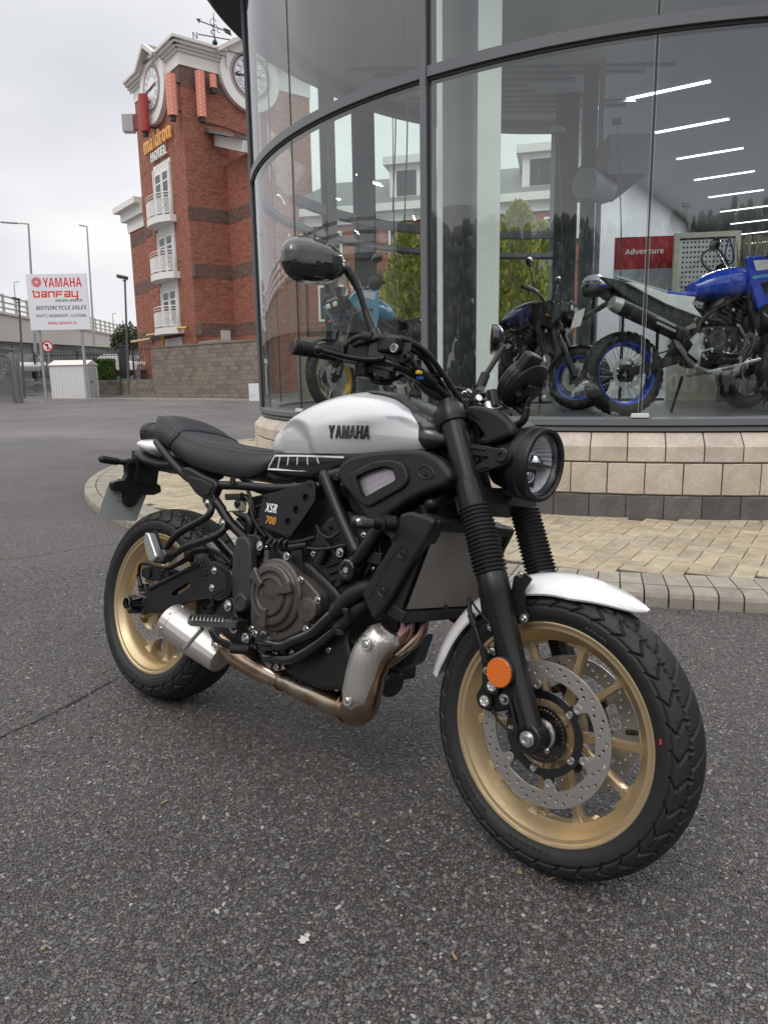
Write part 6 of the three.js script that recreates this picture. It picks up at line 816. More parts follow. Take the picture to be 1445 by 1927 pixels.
  // foot peg with its toothed top, bank sensor, brake pedal
  { const a = P(440, 1174, 0.225), b = P(357, 1170, 0.335), dd = b.clone().sub(a).normalize(), up = V(0, 1, 0), sd = dd.clone().cross(up).normalize(); const g = [bar(a, b, 0.03, 0.016, up)]; const steps = 9; for (let k = 0; k < steps; k++) for (const s of [-1, 1]) { const p = a.clone().lerp(b, lerp(0.3, 0.97, k / (steps - 1))).addScaledVector(sd, s * 0.015); const t = new THREE.ConeGeometry(0.0058, 0.011, 4).rotateY(0.78).translate(p.x, p.y + 0.0125, p.z); g.push(t); } part('foot_peg', g, M(0.2, 0.2, 0.205, 0.4, 0.7)); const rub = []; for (let k = 0; k < 7; k++) { const p = a.clone().lerp(b, lerp(0.32, 0.92, k / 6)); rub.push(new THREE.CapsuleGeometry(0.006, 0.012, 4, 10).rotateX(Math.PI / 2).rotateY(-0.6).translate(p.x, p.y + 0.013, p.z)); } part('peg_rubber', rub, mk.rubber); part('bank_sensor', [rod(P(381, 1183, 0.3), P(348, 1220, 0.305), 0.0055, 0.0055)], mk.alloy); part('peg_pivot', [rbox(0.035, 0.025, 0.04, 0.005, a.x, a.y, a.z - 0.015), rod(V(a.x, a.y - 0.015, a.z), V(a.x, a.y + 0.018, a.z), 0.006)], mk.cast); }
  part('brake_pedal', [slab([[390, 1184], [402, 1188], [410, 1200], [440, 1212], [462, 1218], [466, 1226], [450, 1228], [424, 1220], [400, 1208]], 0.215, 0.012, { bevel: 0.003, r: 0.006 })], mk.frame);
  { const a = P(440, 1223, 0.215), b = P(466, 1221, 0.245); const pr = [[0, 0], [0.0115, 0.001]]; const L = 0.05; for (let k = 0; k < 8; k++) pr.push([0.0125, 0.003 + k * 0.0058], [0.0125, 0.006 + k * 0.0058], [0.011, 0.0066 + k * 0.0058], [0.011, 0.0082 + k * 0.0058]); pr.push([0.0115, 0.049], [0, 0.05]); const c = P(452, 1222, 0.235), dv = V(0.5, 0.05, -0.3).normalize(); part('pedal_rubber', crease(lathe(pr, 20), 0.4).translate(0, -0.025, 0).applyMatrix4(new THREE.Matrix4().compose(c, new THREE.Quaternion().setFromUnitVectors(V(0, 1, 0), dv), V(1, 1, 1))), mk.rubber); }
  // rear shock and side stand on the far side
  part('rear_shock', [rod(V(0.3, 0.62, 0), V(0.52, 0.5, 0), 0.03), tubeP([[396, 1020, 0.03], [430, 1060, 0.03]], 0.03)], mk.gloss);
  part('side_stand', [rod(V(0.6, 0.3, -0.15), V(0.58, 0.055, -0.262), 0.012, 0.01), box(0.07, 0.008, 0.04, 0.58, 0.058, -0.268)], mk.frame);
}
shadows(bike);
// ------------------------------------------------------------------ the brick hotel with its clock tower
const brickTex = (() => { // stretcher-bond brickwork: each brick its own tone; too far away to pick apart
  const nx = 16, ny = 48, W = 1024, H = 1024, R = rng(201); const tone = Array.from({ length: nx * ny }, () => R());
  const f = (u, v) => { const y = v * ny, j = Math.floor(y), x = u * nx + (j & 1) * 0.5, i = Math.floor(x) % nx, fx = x % 1, fy = y % 1; const joint = fx < 0.035 || fy < 0.13; return [joint, tone[j * nx + i]]; };
  const mkT = (a, b, m, s) => dataTex(W, (u, v) => { const [jn, t] = f(u, v), n = fbm(u * 20, v * 20, 203 + s, 3, 20) - 0.5; if (jn) return m.map((x) => x + n * 0.06); const k = t * 0.8 + 0.1 + n * 0.5; return a.map((x, i) => lerp(x, b[i], clamp(k)) * (t > 0.93 ? 0.72 : 1)); }, { srgb: true, h: H });
  return { red: mkT([0.51, 0.30, 0.24], [0.68, 0.43, 0.355], [0.53, 0.43, 0.38], 0), dark: mkT([0.36, 0.275, 0.255], [0.50, 0.38, 0.35], [0.42, 0.36, 0.33], 5), h: dataTex(W, (u, v) => f(u, v)[0] ? 0 : 0.7 + 0.3 * f(u, v)[1], { h: H }) };
})();
const brickM = new THREE.MeshPhysicalMaterial({ map: brickTex.red, bumpMap: brickTex.h, bumpScale: 0.006, roughness: 0.9 }), darkBrickM = new THREE.MeshPhysicalMaterial({ map: brickTex.dark, bumpMap: brickTex.h, bumpScale: 0.006, roughness: 0.9 });
const renderM = M(0.76, 0.75, 0.73, 0.75, 0, { bumpMap: mottle, bumpScale: 0.004 }), stoneTrim = M(0.66, 0.64, 0.60, 0.8, 0, { bumpMap: mottle, bumpScale: 0.004 }), slateM = M(0.15, 0.155, 0.16, 0.75, 0, { bumpMap: speck, bumpScale: 0.01 }), pvc = M(0.82, 0.82, 0.82, 0.4), paneM = M(0.03, 0.036, 0.04, 0.18), ironM = M(0.02, 0.02, 0.022, 0.5), whiteIron = M(0.80, 0.80, 0.80, 0.45);
const hotel = thing('brick_hotel', 'tall red brick hotel tower with clock faces, white gables and curved white balconies', 'building');
{
  const dL = V(-0.613, 0, -0.79), dR = V(0.79, 0, -0.613), nL = V(-0.79, 0, 0.613), nR = V(0.613, 0, 0.79); // left and right faces: direction away from the corner, outward normal
  const C0 = onZ(355, 400, -42); C0.y = 0;
  const faceL = (px, py, out = 0) => { const q = onPlane(px, py, C0.clone().addScaledVector(nL, out), nL), r = q.clone().sub(C0); return [r.dot(dL), q.y]; };
  const faceR = (px, py, out = 0) => { const q = onPlane(px, py, C0.clone().addScaledVector(nR, out), nR), r = q.clone().sub(C0); return [r.dot(dR), q.y]; };
  const mL = (out = 0) => new THREE.Matrix4().makeBasis(dL, V(0, 1, 0), nL.clone()).setPosition(C0.clone().addScaledVector(nL, out)); // left-handed on purpose? no: flipped below
  const frameL = (u, y, out) => C0.clone().addScaledVector(dL, u).addScaledVector(nL, out).setY(y), frameR = (u, y, out) => C0.clone().addScaledVector(dR, u).addScaledVector(nR, out).setY(y);
  const boxOn = (fr, u0, u1, y0, y1, o0, o1) => { const p = [fr(u0, y0, o0), fr(u1, y0, o0), fr(u1, y0, o1), fr(u0, y0, o1)], q = p.map((v) => v.clone().setY(y1)); return crease(skin([p, q]), 0.3); };
  const shapeOn = (fr, pts, o0, o1) => { const a = pts.map(([u, y]) => fr(u, y, o0)), b = pts.map(([u, y]) => fr(u, y, o1)); return crease(skin([a, b]), 0.3); };
  const brickUV = (g) => uvScale(boxUValong(g), 1 / 3.6, 1 / 3.6);
  const boxUValong = (g) => { if (g.index) g = g.toNonIndexed(); const Q = g.attributes.position, N = g.attributes.normal, U = new Float32Array(Q.count * 2); for (let i = 0; i < Q.count; i++) { const p = V(Q.getX(i), Q.getY(i), Q.getZ(i)).sub(C0), useL = Math.abs(N.getX(i) * nL.x + N.getZ(i) * nL.z) > 0.6; U[i * 2] = useL ? p.dot(dL) : p.dot(dR); U[i * 2 + 1] = Q.getY(i); } g.setAttribute('uv', new THREE.BufferAttribute(U, 2)); return g; };
  const uT = faceL(273, 450)[0], uW = faceL(247, 560)[0], uI = faceR(436, 500)[0], yTop = faceR(341, 122)[1], yWing = faceL(238, 415)[1];
  const gy = 0.3;
  hotel.position.set(0, 0, 0);
  const TW = 2 * faceR(467, 148)[0];
  mesh('brick_tower', brickUV(boxOn(frameL, 0, uT, gy, yTop, 0, -TW)), brickM, hotel);
  mesh('brick_wing', brickUV(boxOn(frameL, uT + 0.02, uW, gy, yWing, -0.25, -uI)), brickM, hotel);
  const wingIn = frameR(uI, 0, 0); // the wing that comes forward again beside the inner corner
  mesh('brick_return', brickUV(boxOn(frameL, -3.1, 0.6, gy, faceR(436, 300)[1] - 0.3, -uI - 0.01, -uI - 3)), brickM, hotel);
  // dark bands
  const band = (py, pxr = 355) => faceR(pxr, py)[1]; const bh = 0.37;
  const bandsY = [395, 505, 616].map((y) => { return faceL(352, y + 6)[1]; });
  const darkBands = []; bandsY.forEach((y, k) => { darkBands.push(boxOn(frameR, -0.012, uI, y - bh, y + bh, -0.02, 0.012), boxOn(frameL, -0.012, faceL([331, 337, 343][k], y)[0] ?? 1, y - bh, y + bh, -0.02, 0.012), boxOn(frameL, uT + 0.03, uT - 0.0 + (uW - uT) * 0.98, y - bh - 0.05, y + bh - 0.05, -0.3, -0.238), boxOn(frameL, uT * 0.80, uT * 0.985, y - bh, y + bh, -0.02, 0.012), boxOn(frameL, -3.1, 0.1, y - bh, y + bh, -uI - 0.03, -uI + 0.002)); });
  darkBands.forEach((g) => mesh('dark_brick_band', brickUV(g), darkBrickM, hotel));
  mesh('dark_brick_quoin', [brickUV(boxOn(frameR, -0.014, 2.6, yTop - 1.05, yTop, -0.02, 0.014)), brickUV(boxOn(frameL, -0.014, 0.75, yTop - 1.0, yTop, -0.02, 0.014))], darkBrickM, hotel);
  // white frieze, moulded cornices, gables with clock faces
  const yC = faceL(332, 104)[1], yE = yTop + 2.25;
  mesh('frieze', [boxOn(frameL, -0.05, uT + 0.05, yTop, yTop + 1.15, -TW - 0.05, 0.05)], renderM, hotel);
  const uR1 = faceR(420, 108)[0], uL1 = faceL(298, 112)[0], uL0 = uT + 0.1, uLa = faceL(276, 135)[0];
  const corn = (fr, u0, u1) => [[0.05, 0.16, yTop + 0.62, yTop + 0.76], [0.05, 0.27, yTop + 0.76, yTop + 0.9], [0.05, 0.42, yTop + 0.9, yTop + 1.06], [0.0, 0.55, yTop + 1.06, yTop + 1.2]].map(([a, b, y0, y1]) => boxOn(fr, u0 - (u0 < 0.3 ? b : 0), u1, y0, y1, a, b));
  mesh('cornice', [...corn(frameR, 0.06, uR1)], stoneTrim, hotel); mesh('cornice', [...corn(frameL, 0.055, uL1).map((g) => g)], stoneTrim, hotel); mesh('cornice', [...corn(frameL, uLa, uT + 0.35)], stoneTrim, hotel);
  const clockTex = (rimDark) => canvasTex(512, 512, (g, w) => {
    g.fillStyle = '#e9ebef'; g.beginPath(); g.arc(256, 256, 254, 0, 7); g.fill(); g.strokeStyle = '#15161a'; g.lineWidth = 16; g.beginPath(); g.arc(256, 256, 245, 0, 7); g.stroke(); g.lineWidth = 6; g.beginPath(); g.arc(256, 256, 222, 0, 7); g.stroke(); g.beginPath(); g.arc(256, 256, 138, 0, 7); g.stroke();
    g.fillStyle = '#15161a'; for (let i = 0; i < 60; i++) { g.save(); g.translate(256, 256); g.rotate(i / 60 * 6.2832); g.fillRect(-2, -240, 4, 18); g.restore(); }
    const N = ['XII', 'I', 'II', 'III', 'IIII', 'V', 'VI', 'VII', 'VIII', 'IX', 'X', 'XI']; g.textAlign = 'center'; g.textBaseline = 'middle'; g.font = 'bold 74px serif'; N.forEach((s, i) => { g.save(); g.translate(256, 256); g.rotate(i / 12 * 6.2832); g.translate(0, -181); g.scale(s.length > 3 ? 0.62 : s.length > 2 ? 0.8 : 1, 1.05); g.fillText(s, 0, 3); g.restore(); });
  });
  const ct = clockTex();
  const gable = (fr, nrm, dir, uc, yc, half, peakY, eaveY, rClock, rDisc) => {
    const flip = fr === frameL ? -1 : 1; const circ = (r, n = 48) => Array.from({ length: n }, (_, i) => [uc + r * Math.cos(i / n * 6.2832), yc + r * Math.sin(i / n * 6.2832)]);
    mesh('gable', [shapeOn(fr, [[uc - half, yTop + 0.9], [uc + half, yTop + 0.9], [uc + half, eaveY], [uc, peakY], [uc - half, eaveY]], 0.052, 0.3)], renderM, hotel);
    mesh('clock_surround', [shapeOn(fr, circ(rDisc), 0.02, 0.32)], renderM, hotel);
    mesh('clock_ring', [shapeOn(fr, circ(rClock * 1.12), 0.1, 0.335)], M(0.42, 0.30, 0.29, 0.7), hotel);
    const face = new THREE.CircleGeometry(rClock, 48); const m4 = new THREE.Matrix4().makeBasis(dir.clone().multiplyScalar(flip), V(0, 1, 0), nrm).setPosition(fr(uc, yc, 0.345)); mesh('clock_face', face.applyMatrix4(m4), new THREE.MeshPhysicalMaterial({ map: ct, roughness: 0.4, side: THREE.DoubleSide }), hotel);
    const hand = (a, l, w) => { const e = [Math.sin(a), Math.cos(a)]; const pt = (q) => fr(uc + flip * q * e[0], yc + q * e[1], 0.37); return bar(pt(-l * 0.25), pt(l), w, 0.03, nrm); };
    mesh('clock_hand', [hand(4.66, rClock * 0.86, 0.09)], ironM, hotel); mesh('clock_hand', [hand(1.45, rClock * 0.55, 0.11)], ironM, hotel);
    for (const s of [-1, 1]) { const a = fr(uc + s * (half + 0.35), eaveY - 0.1, 0.42), b = fr(uc, peakY + 0.3, 0.42); mesh('gable_coping', [bar(a, b, 0.2, 0.6, nrm)], stoneTrim, hotel); const c = fr(uc + s * (half + 0.3), eaveY + 0.06, -2.6), d = fr(uc, peakY + 0.42, -2.6); mesh('gable_roof', [crease(skin([[a.clone().setY(a.y + 0.12), b.clone().setY(b.y + 0.12)], [c, d]], { close: false }), 0.5)], new THREE.MeshPhysicalMaterial({ color: slateM.color, roughness: 0.75, side: THREE.DoubleSide }), hotel); }
  };
  const cL = faceL(296, 169), cR = faceR(467, 148), rK = 1.14;
  gable(frameL, nL, dL, cL[0], cL[1], Math.abs(faceL(298, 112)[0] - faceL(277, 140)[0]) / 2 + 0.1, faceL(285, 95)[1] - 0.35, yTop + 1.1, rK, 1.82);
  gable(frameR, nR, dR, cR[0], cR[1], 1.75, faceR(464, 84)[1] + 0.1, yTop + 1.1, rK, 1.82);
  { const pk = frameL(uT / 2, yTop + 3.0, -TW / 2), e = [[-0.42, 0.45], [uT + 0.42, 0.45], [uT + 0.42, -TW - 0.45], [-0.42, -TW - 0.45]].map(([u, o]) => frameL(u, yTop + 1.2, o)); for (let k = 0; k < 4; k++) mesh('slate_roof', [crease(skin([[e[k], e[(k + 1) % 4]], [pk.clone().add(V(0.01, 0, 0)), pk]], { close: false }), 0.5)], new THREE.MeshPhysicalMaterial({ color: slateM.color, roughness: 0.75, bumpMap: speck, bumpScale: 0.02, side: THREE.DoubleSide }), hotel); }
  mesh('rain_head', [rod(frameR(uR1 + 0.05, yTop + 0.4, 0.4), frameR(uR1 + 0.05, yTop + 1.0, 0.4), 0.07)], renderM, hotel);
  // wing eaves
  mesh('wing_eave', [boxOn(frameL, uT + 0.03, uW + 0.5, yWing - 0.05, yWing + 0.5, -uI, 0.12), boxOn(frameL, uT + 0.03, uW + 0.8, yWing + 0.5, yWing + 0.85, -uI, 0.5), boxOn(frameL, uT + 0.03, uW + 0.1, yWing - 0.75, yWing - 0.06, -0.26, -0.15)], renderM, hotel);
  { const oI = -uI; const a = frameL(0.5, faceR(424, 262)[1], oI + 0.5), b = frameL(-3.4, faceR(424, 262)[1] - 1.3, oI + 0.5); mesh('raking_fascia', [bar(a, b, 0.3, 0.55, V(0, 1, 0))], renderM, hotel); mesh('raking_roof', [bar(a.clone().add(V(0, 0.42, 0)), b.clone().add(V(0, 0.42, 0)), 1.4, 0.16, V(0, 1, 0))], slateM, hotel); }
  // balconies, glazed doors and their white surround
  const uA = faceL(288, 410)[0], uB = faceL(328, 410)[0];
  const bal = [[372, 424, 278, 327], [478, 524, 286, 335], [580, 624, 292, 341]].map(([yt, yb]) => 0);
  const slabY = [faceL(330, 403)[1], faceL(336, 510)[1], faceL(342.6, 614)[1]], u0 = faceL(330, 440)[0], u1 = faceL(298, 440)[0], topY = faceL(304, 306)[1];
  mesh('window_surround', [boxOn(frameL, u0, u1, slabY[2], topY, -0.05, 0.03)], renderM, hotel); mesh('window_surround', [boxOn(frameL, u0, u1, gy, slabY[2] - 0.6, -0.05, 0.03)], renderM, hotel);
  slabY.forEach((y, k) => {
    const uc = (u0 + u1) / 2, hw = (u1 - u0) / 2 + 0.35, dep = 0.85, bow = (t, f = 1) => [uc + t * hw, 0.05 + f * dep * Math.sqrt(Math.max(0, 1 - t * t * 0.86))];
    const deck = []; for (let i = 0; i <= 16; i++) deck.push(bow(i / 8 - 1)); const ring = (yy) => [...deck.map(([u, o]) => frameL(u, yy, o)), frameL(uc + hw, yy, 0), frameL(uc - hw, yy, 0)];
    const b = new THREE.Group(); b.name = 'balcony'; hotel.add(b);
    mesh('balcony_deck', crease(skin([ring(y - 0.42), ring(y - 0.05)]), 0.5), renderM, b);
    const rail = (yy, r) => tube(deck.map(([u, o]) => frameL(u, yy, o - 0.04)), r, 40, 6); mesh('handrail', [rail(y + 1.15, 0.03)], whiteIron, b); mesh('rail', [rail(y + 1.0, 0.018), rail(y + 0.85, 0.018), rail(y + 0.05, 0.022)], whiteIron, b);
    const lat = [], N = 26; const pt = (t, yy) => { const [u, o] = bow(clamp(t, -1, 1)); return frameL(u, yy, o - 0.04); }; for (let i = -5; i < N; i++) { for (const s of [0, 1]) { const t0 = i / N * 2 - 1, t1 = (i + 5) / N * 2 - 1; const a = s ? t1 : t0, c = s ? t0 : t1; if (t0 < -1 || t1 > 1) { const k = t0 < -1 ? (-1 - t0) / (t1 - t0) : (1 - t0) / (t1 - t0); if (s === 0) { t0 < -1 ? lat.push(bar(pt(-1, y + 0.05 + 0.8 * k), pt(t1, y + 0.85), 0.035, 0.02, nL)) : lat.push(bar(pt(t0, y + 0.05), pt(1, y + 0.05 + 0.8 * k), 0.035, 0.02, nL)); } else { t0 < -1 ? lat.push(bar(pt(-1, y + 0.85 - 0.8 * k), pt(t1, y + 0.05), 0.035, 0.02, nL)) : lat.push(bar(pt(t0, y + 0.85), pt(1, y + 0.85 - 0.8 * k), 0.035, 0.02, nL)); } continue; } const m = pt((a + c) / 2, y + 0.45); lat.push(bar(pt(a, y + 0.05), m, 0.035, 0.02, nL), bar(m, pt(c, y + 0.85), 0.035, 0.02, nL)); } }
    mesh('lattice', lat, whiteIron, b);
    // two glazed leaves per balcony
    const top = k === 0 ? faceL(312, 320)[1] : slabY[k - 1] - 0.95; for (const s of [0, 1]) { const a = lerp(u0, u1, s ? 0.54 : 0.12), c = lerp(u0, u1, s ? 0.90 : 0.47), fr2 = 0.09; const d = mesh('glazed_door', [boxOn(frameL, a, c, y, top, 0.031, 0.09)], pvc, hotel); mesh('pane', [boxOn(frameL, a + fr2, c - fr2, y + 0.1, top - fr2 - 0.5, 0.08, 0.094)], paneM, d); mesh('pane', [boxOn(frameL, a + fr2, c - fr2, top - fr2 - 0.42, top - fr2, 0.08, 0.094)], paneM, d); mesh('pilaster', [boxOn(frameL, s ? u1 - 0.12 : u0, s ? u1 : u0 + 0.12, y, top + 0.3, 0.031, 0.12)], renderM, hotel); }
  });
  // lettering on the tower
  const word = (name, str, pa, pb, h, mat, f2, ys) => { const [ua, ya] = faceL(...pa, 0.15), [ub, yb] = faceL(...pb, 0.15); const W = Math.abs(ua - ub); const g = text3(str, h, 0.12, { f: f2, width: W }); const m4 = new THREE.Matrix4().makeBasis(dL.clone().multiplyScalar(-1), V(0, 1, 0), nL).setPosition(frameL((ua + ub) / 2, (ya + yb) / 2 + ys, 0.08)); mesh(name, g.applyMatrix4(m4), mat, hotel); };
  word('orange_lettering', 'maldron', [272, 274], [321, 246], 0.82, M(0.86, 0.47, 0.16, 0.5), font, 0); word('white_lettering', 'HOTEL', [285, 296], [313, 281], 0.5, M(0.82, 0.82, 0.80, 0.5), font, 0);
  // aerials on the faces
  const antBrick = dataTex(128, (u, v) => (((v * 8) % 1) < 0.14 || ((u * 2 + (Math.floor(v * 8) & 1) * 0.5) % 1) < 0.08) ? [0.86, 0.76, 0.70] : [0.84, 0.46, 0.37], { srgb: true });
  const antM = new THREE.MeshPhysicalMaterial({ map: antBrick, roughness: 0.7 });
  const ant = (fr, fc, x0, y0, x1, y1, mat, o = 0.5) => { const [ua, ya] = fc((x0 + x1) / 2, y0, o), [ub, yb] = fc((x0 + x1) / 2, y1, o); const w = Math.abs(fc(x0, y0, o)[0] - fc(x1, y0, o)[0]) * 0.5; const r = Math.min(w, 0.28); const g = rod(fr(ua, yb, o), fr(ua, ya, o), r, r, 16); uvScale(g, 2, Math.max(1, (ya - yb) / 0.8)); mesh('aerial_panel', g, mat, hotel); mesh('aerial_bracket', [rod(fr(ua, yb + 0.3, 0.02), fr(ua, yb + 0.3, o), 0.05), rod(fr(ua, ya - 0.3, 0.02), fr(ua, ya - 0.3, o), 0.05), rod(fr(ua, yb - 0.25, o), fr(ua, yb, o), 0.16)], ironM, hotel); };
  ant(frameL, faceL, 264, 179, 275, 252, M(0.36, 0.045, 0.045, 0.5), 0.7); ant(frameL, faceL, 316, 141, 326, 222, antM); ant(frameR, faceR, 367.5, 135, 384, 220, antM, 0.4); ant(frameR, faceR, 394, 141, 406.6, 166, antM, 0.35);
  { const p = frameL(uT + 0.45, faceL(252, 235)[1], 0.3); mesh('equipment_box', rbox(0.7, 1.0, 0.5, 0.04, p.x, p.y, p.z), M(0.42, 0.41, 0.42, 0.6), hotel); mesh('equipment_box', rbox(0.4, 0.9, 0.5, 0.04, p.x + 0.62, p.y, p.z + 0.1), M(0.28, 0.05, 0.05, 0.6), hotel); }
  mesh('cable', [tube([frameR(1.0, faceR(384, 220)[1] - 0.3, 0.05), frameR(2.2, faceR(400, 235)[1], 0.05), frameR(4.2, faceR(428, 250)[1], 0.05)], 0.025, 20, 5)], ironM, hotel);
  // gas pipes, vents, lean-to along the foot
  const gp = (pts, o) => tube(pts.map(([x, y]) => { const [u, yy] = faceL(x, y, o); return frameL(u, yy, o); }), 0.075, pts.length * 6, 8); mesh('yellow_pipe', [gp([[307, 662], [307.5, 640], [308, 621], [309, 617.5], [330, 617], [353, 617]], 0.35)], M(0.62, 0.40, 0.08, 0.5), hotel); mesh('yellow_pipe', [gp([[277, 631], [290, 629], [301, 627]], 0.2)], M(0.62, 0.45, 0.2, 0.5), hotel); mesh('yellow_pipe', [gp([[248, 643], [266, 640.5], [285, 637.5]], 0.2)], M(0.62, 0.45, 0.2, 0.5), hotel);
  { const [u, y] = faceR(425.5, 631, 0.1); mesh('vent', [boxOn(frameR, u - 0.28, u + 0.28, y - 0.28, y + 0.28, 0.0, 0.12)], M(0.5, 0.49, 0.47, 0.7), hotel); }
  mesh('lean_to_roof', [boxOn(frameR, 0.1, uI + 1, faceR(375, 643)[1] - 0.12, faceR(375, 643)[1], 0.02, 2.2)], M(0.30, 0.29, 0.28, 0.8), hotel); mesh('lean_to_fascia', [boxOn(frameR, 0.1, uI + 1, faceR(375, 643)[1] - 0.42, faceR(375, 643)[1] - 0.121, 2.0, 2.2)], M(0.12, 0.1, 0.09, 0.8), hotel); mesh('lean_to_post', [boxOn(frameR, 1.7, 1.85, gy, faceR(375, 643)[1] - 0.43, 1.9, 2.05)], stoneTrim, hotel);
  mesh('ground_window', [boxOn(frameL, lerp(u0, u1, 0.1), lerp(u0, u1, 0.9), 1.2, faceL(320, 655)[1], 0.031, 0.06)], pvc, hotel); mesh('pane', [boxOn(frameL, lerp(u0, u1, 0.18), lerp(u0, u1, 0.48), 1.3, faceL(320, 656)[1], 0.05, 0.064), boxOn(frameL, lerp(u0, u1, 0.54), lerp(u0, u1, 0.84), 1.3, faceL(320, 656)[1], 0.05, 0.064)], paneM, hotel);
  // weather vane on the roof
  const wv = onZ(405, 86, -46), vane = mesh('weather_vane', [rod(V(wv.x, wv.y - 0.6, wv.z), V(wv.x, wv.y + 1.75, wv.z), 0.035, 0.02), new THREE.SphereGeometry(0.15, 16, 12).translate(wv.x, wv.y + 0.15, wv.z)], ironM, hotel);
  const ar = (a, b) => bar(V(wv.x + a[0], wv.y + a[1], wv.z), V(wv.x + b[0], wv.y + b[1], wv.z), 0.045, 0.045, V(0, 0, 1));
  mesh('vane_arm', [ar([-0.95, 0.62], [0.95, 0.28]), bar(V(wv.x, wv.y + 0.45, wv.z - 0.8), V(wv.x, wv.y + 0.45, wv.z + 0.8), 0.03, 0.03, V(0, 1, 0))], ironM, vane);
  mesh('vane_arrow', [ar([-0.9, 1.35], [0.75, 0.72]), extr(poly([[-1.02, 1.42], [-0.75, 1.42], [-0.82, 1.18]]), 0.03).translate(wv.x, wv.y, wv.z), extr(poly([[0.5, 0.95], [0.62, 0.66], [1.0, 0.48], [0.92, 0.8]]), 0.03).translate(wv.x, wv.y, wv.z)], ironM, vane);
  mesh('vane_scroll', [[-0.05, 1.25, 0.17], [0.05, 0.95, 0.15], [0.3, 0.8, 0.12], [-0.1, 0.72, 0.1]].map(([x, y, r]) => new THREE.TorusGeometry(r, 0.018, 6, 20, 5).translate(wv.x + x, wv.y + y, wv.z)), ironM, vane);
  for (const [s, x, y] of [['N', -1.12, 0.55], ['S', 1.12, 0.2]]) mesh('vane_letter', text3(s, 0.36, 0.03, { f: fontR }).translate(wv.x + x, wv.y + y, wv.z), ironM, vane);
  // the long wing behind the showroom: seen through its glass
  const W0 = V(-5.5, 0, -43.5), wd = V(0.97, 0, 0.24).normalize(), wn = V(-0.24, 0, 0.97).normalize(); const fw = (u, y, o) => W0.clone().addScaledVector(wd, u).addScaledVector(wn, o).setY(y);
  const wuv = (g) => { if (g.index) g = g.toNonIndexed(); const Q = g.attributes.position, U = new Float32Array(Q.count * 2); for (let i = 0; i < Q.count; i++) { const p = V(Q.getX(i), 0, Q.getZ(i)).sub(W0); U[i * 2] = p.dot(wd) / 3.6; U[i * 2 + 1] = Q.getY(i) / 3.6; } g.setAttribute('uv', new THREE.BufferAttribute(U, 2)); return g; };
  mesh('long_wing', wuv(boxOn(fw, 0, 34, gy, 9.6, -9, 0)), brickM, hotel); for (const y of [3.6, 6.6]) mesh('dark_brick_band', wuv(boxOn(fw, 0, 34, y, y + 0.5, -0.1, 0.012)), darkBrickM, hotel);
  mesh('wing_cornice', [boxOn(fw, -0.3, 34.3, 9.6, 10.1, -9.2, 0.15), boxOn(fw, -0.5, 34.5, 10.1, 10.5, -9.4, 0.5)], renderM, hotel);
  { const a = [fw(-0.5, 10.5, 0.5), fw(34.5, 10.5, 0.5)], b = [fw(1.5, 13.0, -4.4), fw(32.5, 13.0, -4.4)], c = [fw(-0.5, 10.5, -9.4), fw(34.5, 10.5, -9.4)]; mesh('slate_roof', [skin([a, b, c], { close: false })], new THREE.MeshPhysicalMaterial({ color: slateM.color, roughness: 0.75, bumpMap: speck, bumpScale: 0.02, side: THREE.DoubleSide }), hotel); }
  for (const u of [6.2, 13.4, 20.6]) { mesh('dormer', [boxOn(fw, u, u + 1.9, 10.4, 12.6, -3.5, -0.4), boxOn(fw, u - 0.3, u + 2.2, 12.6, 13.0, -3.8, -0.1)], renderM, hotel); mesh('pane', [boxOn(fw, u + 0.4, u + 1.5, 11.0, 12.3, -0.42, -0.38)], paneM, hotel); }
  for (let k = 0; k < 7; k++) for (const y of [1.2, 4.4, 7.3]) { const u = 2.0 + k * 4.2; const w = mesh('window', [boxOn(fw, u, u + 1.5, y, y + 2.0, -0.05, 0.06)], pvc, hotel); mesh('pane', [boxOn(fw, u + 0.12, u + 0.68, y + 0.12, y + 1.88, 0.03, 0.068)], paneM, w); mesh('pane', [boxOn(fw, u + 0.82, u + 1.38, y + 0.12, y + 1.88, 0.03, 0.068)], paneM, w); }
}
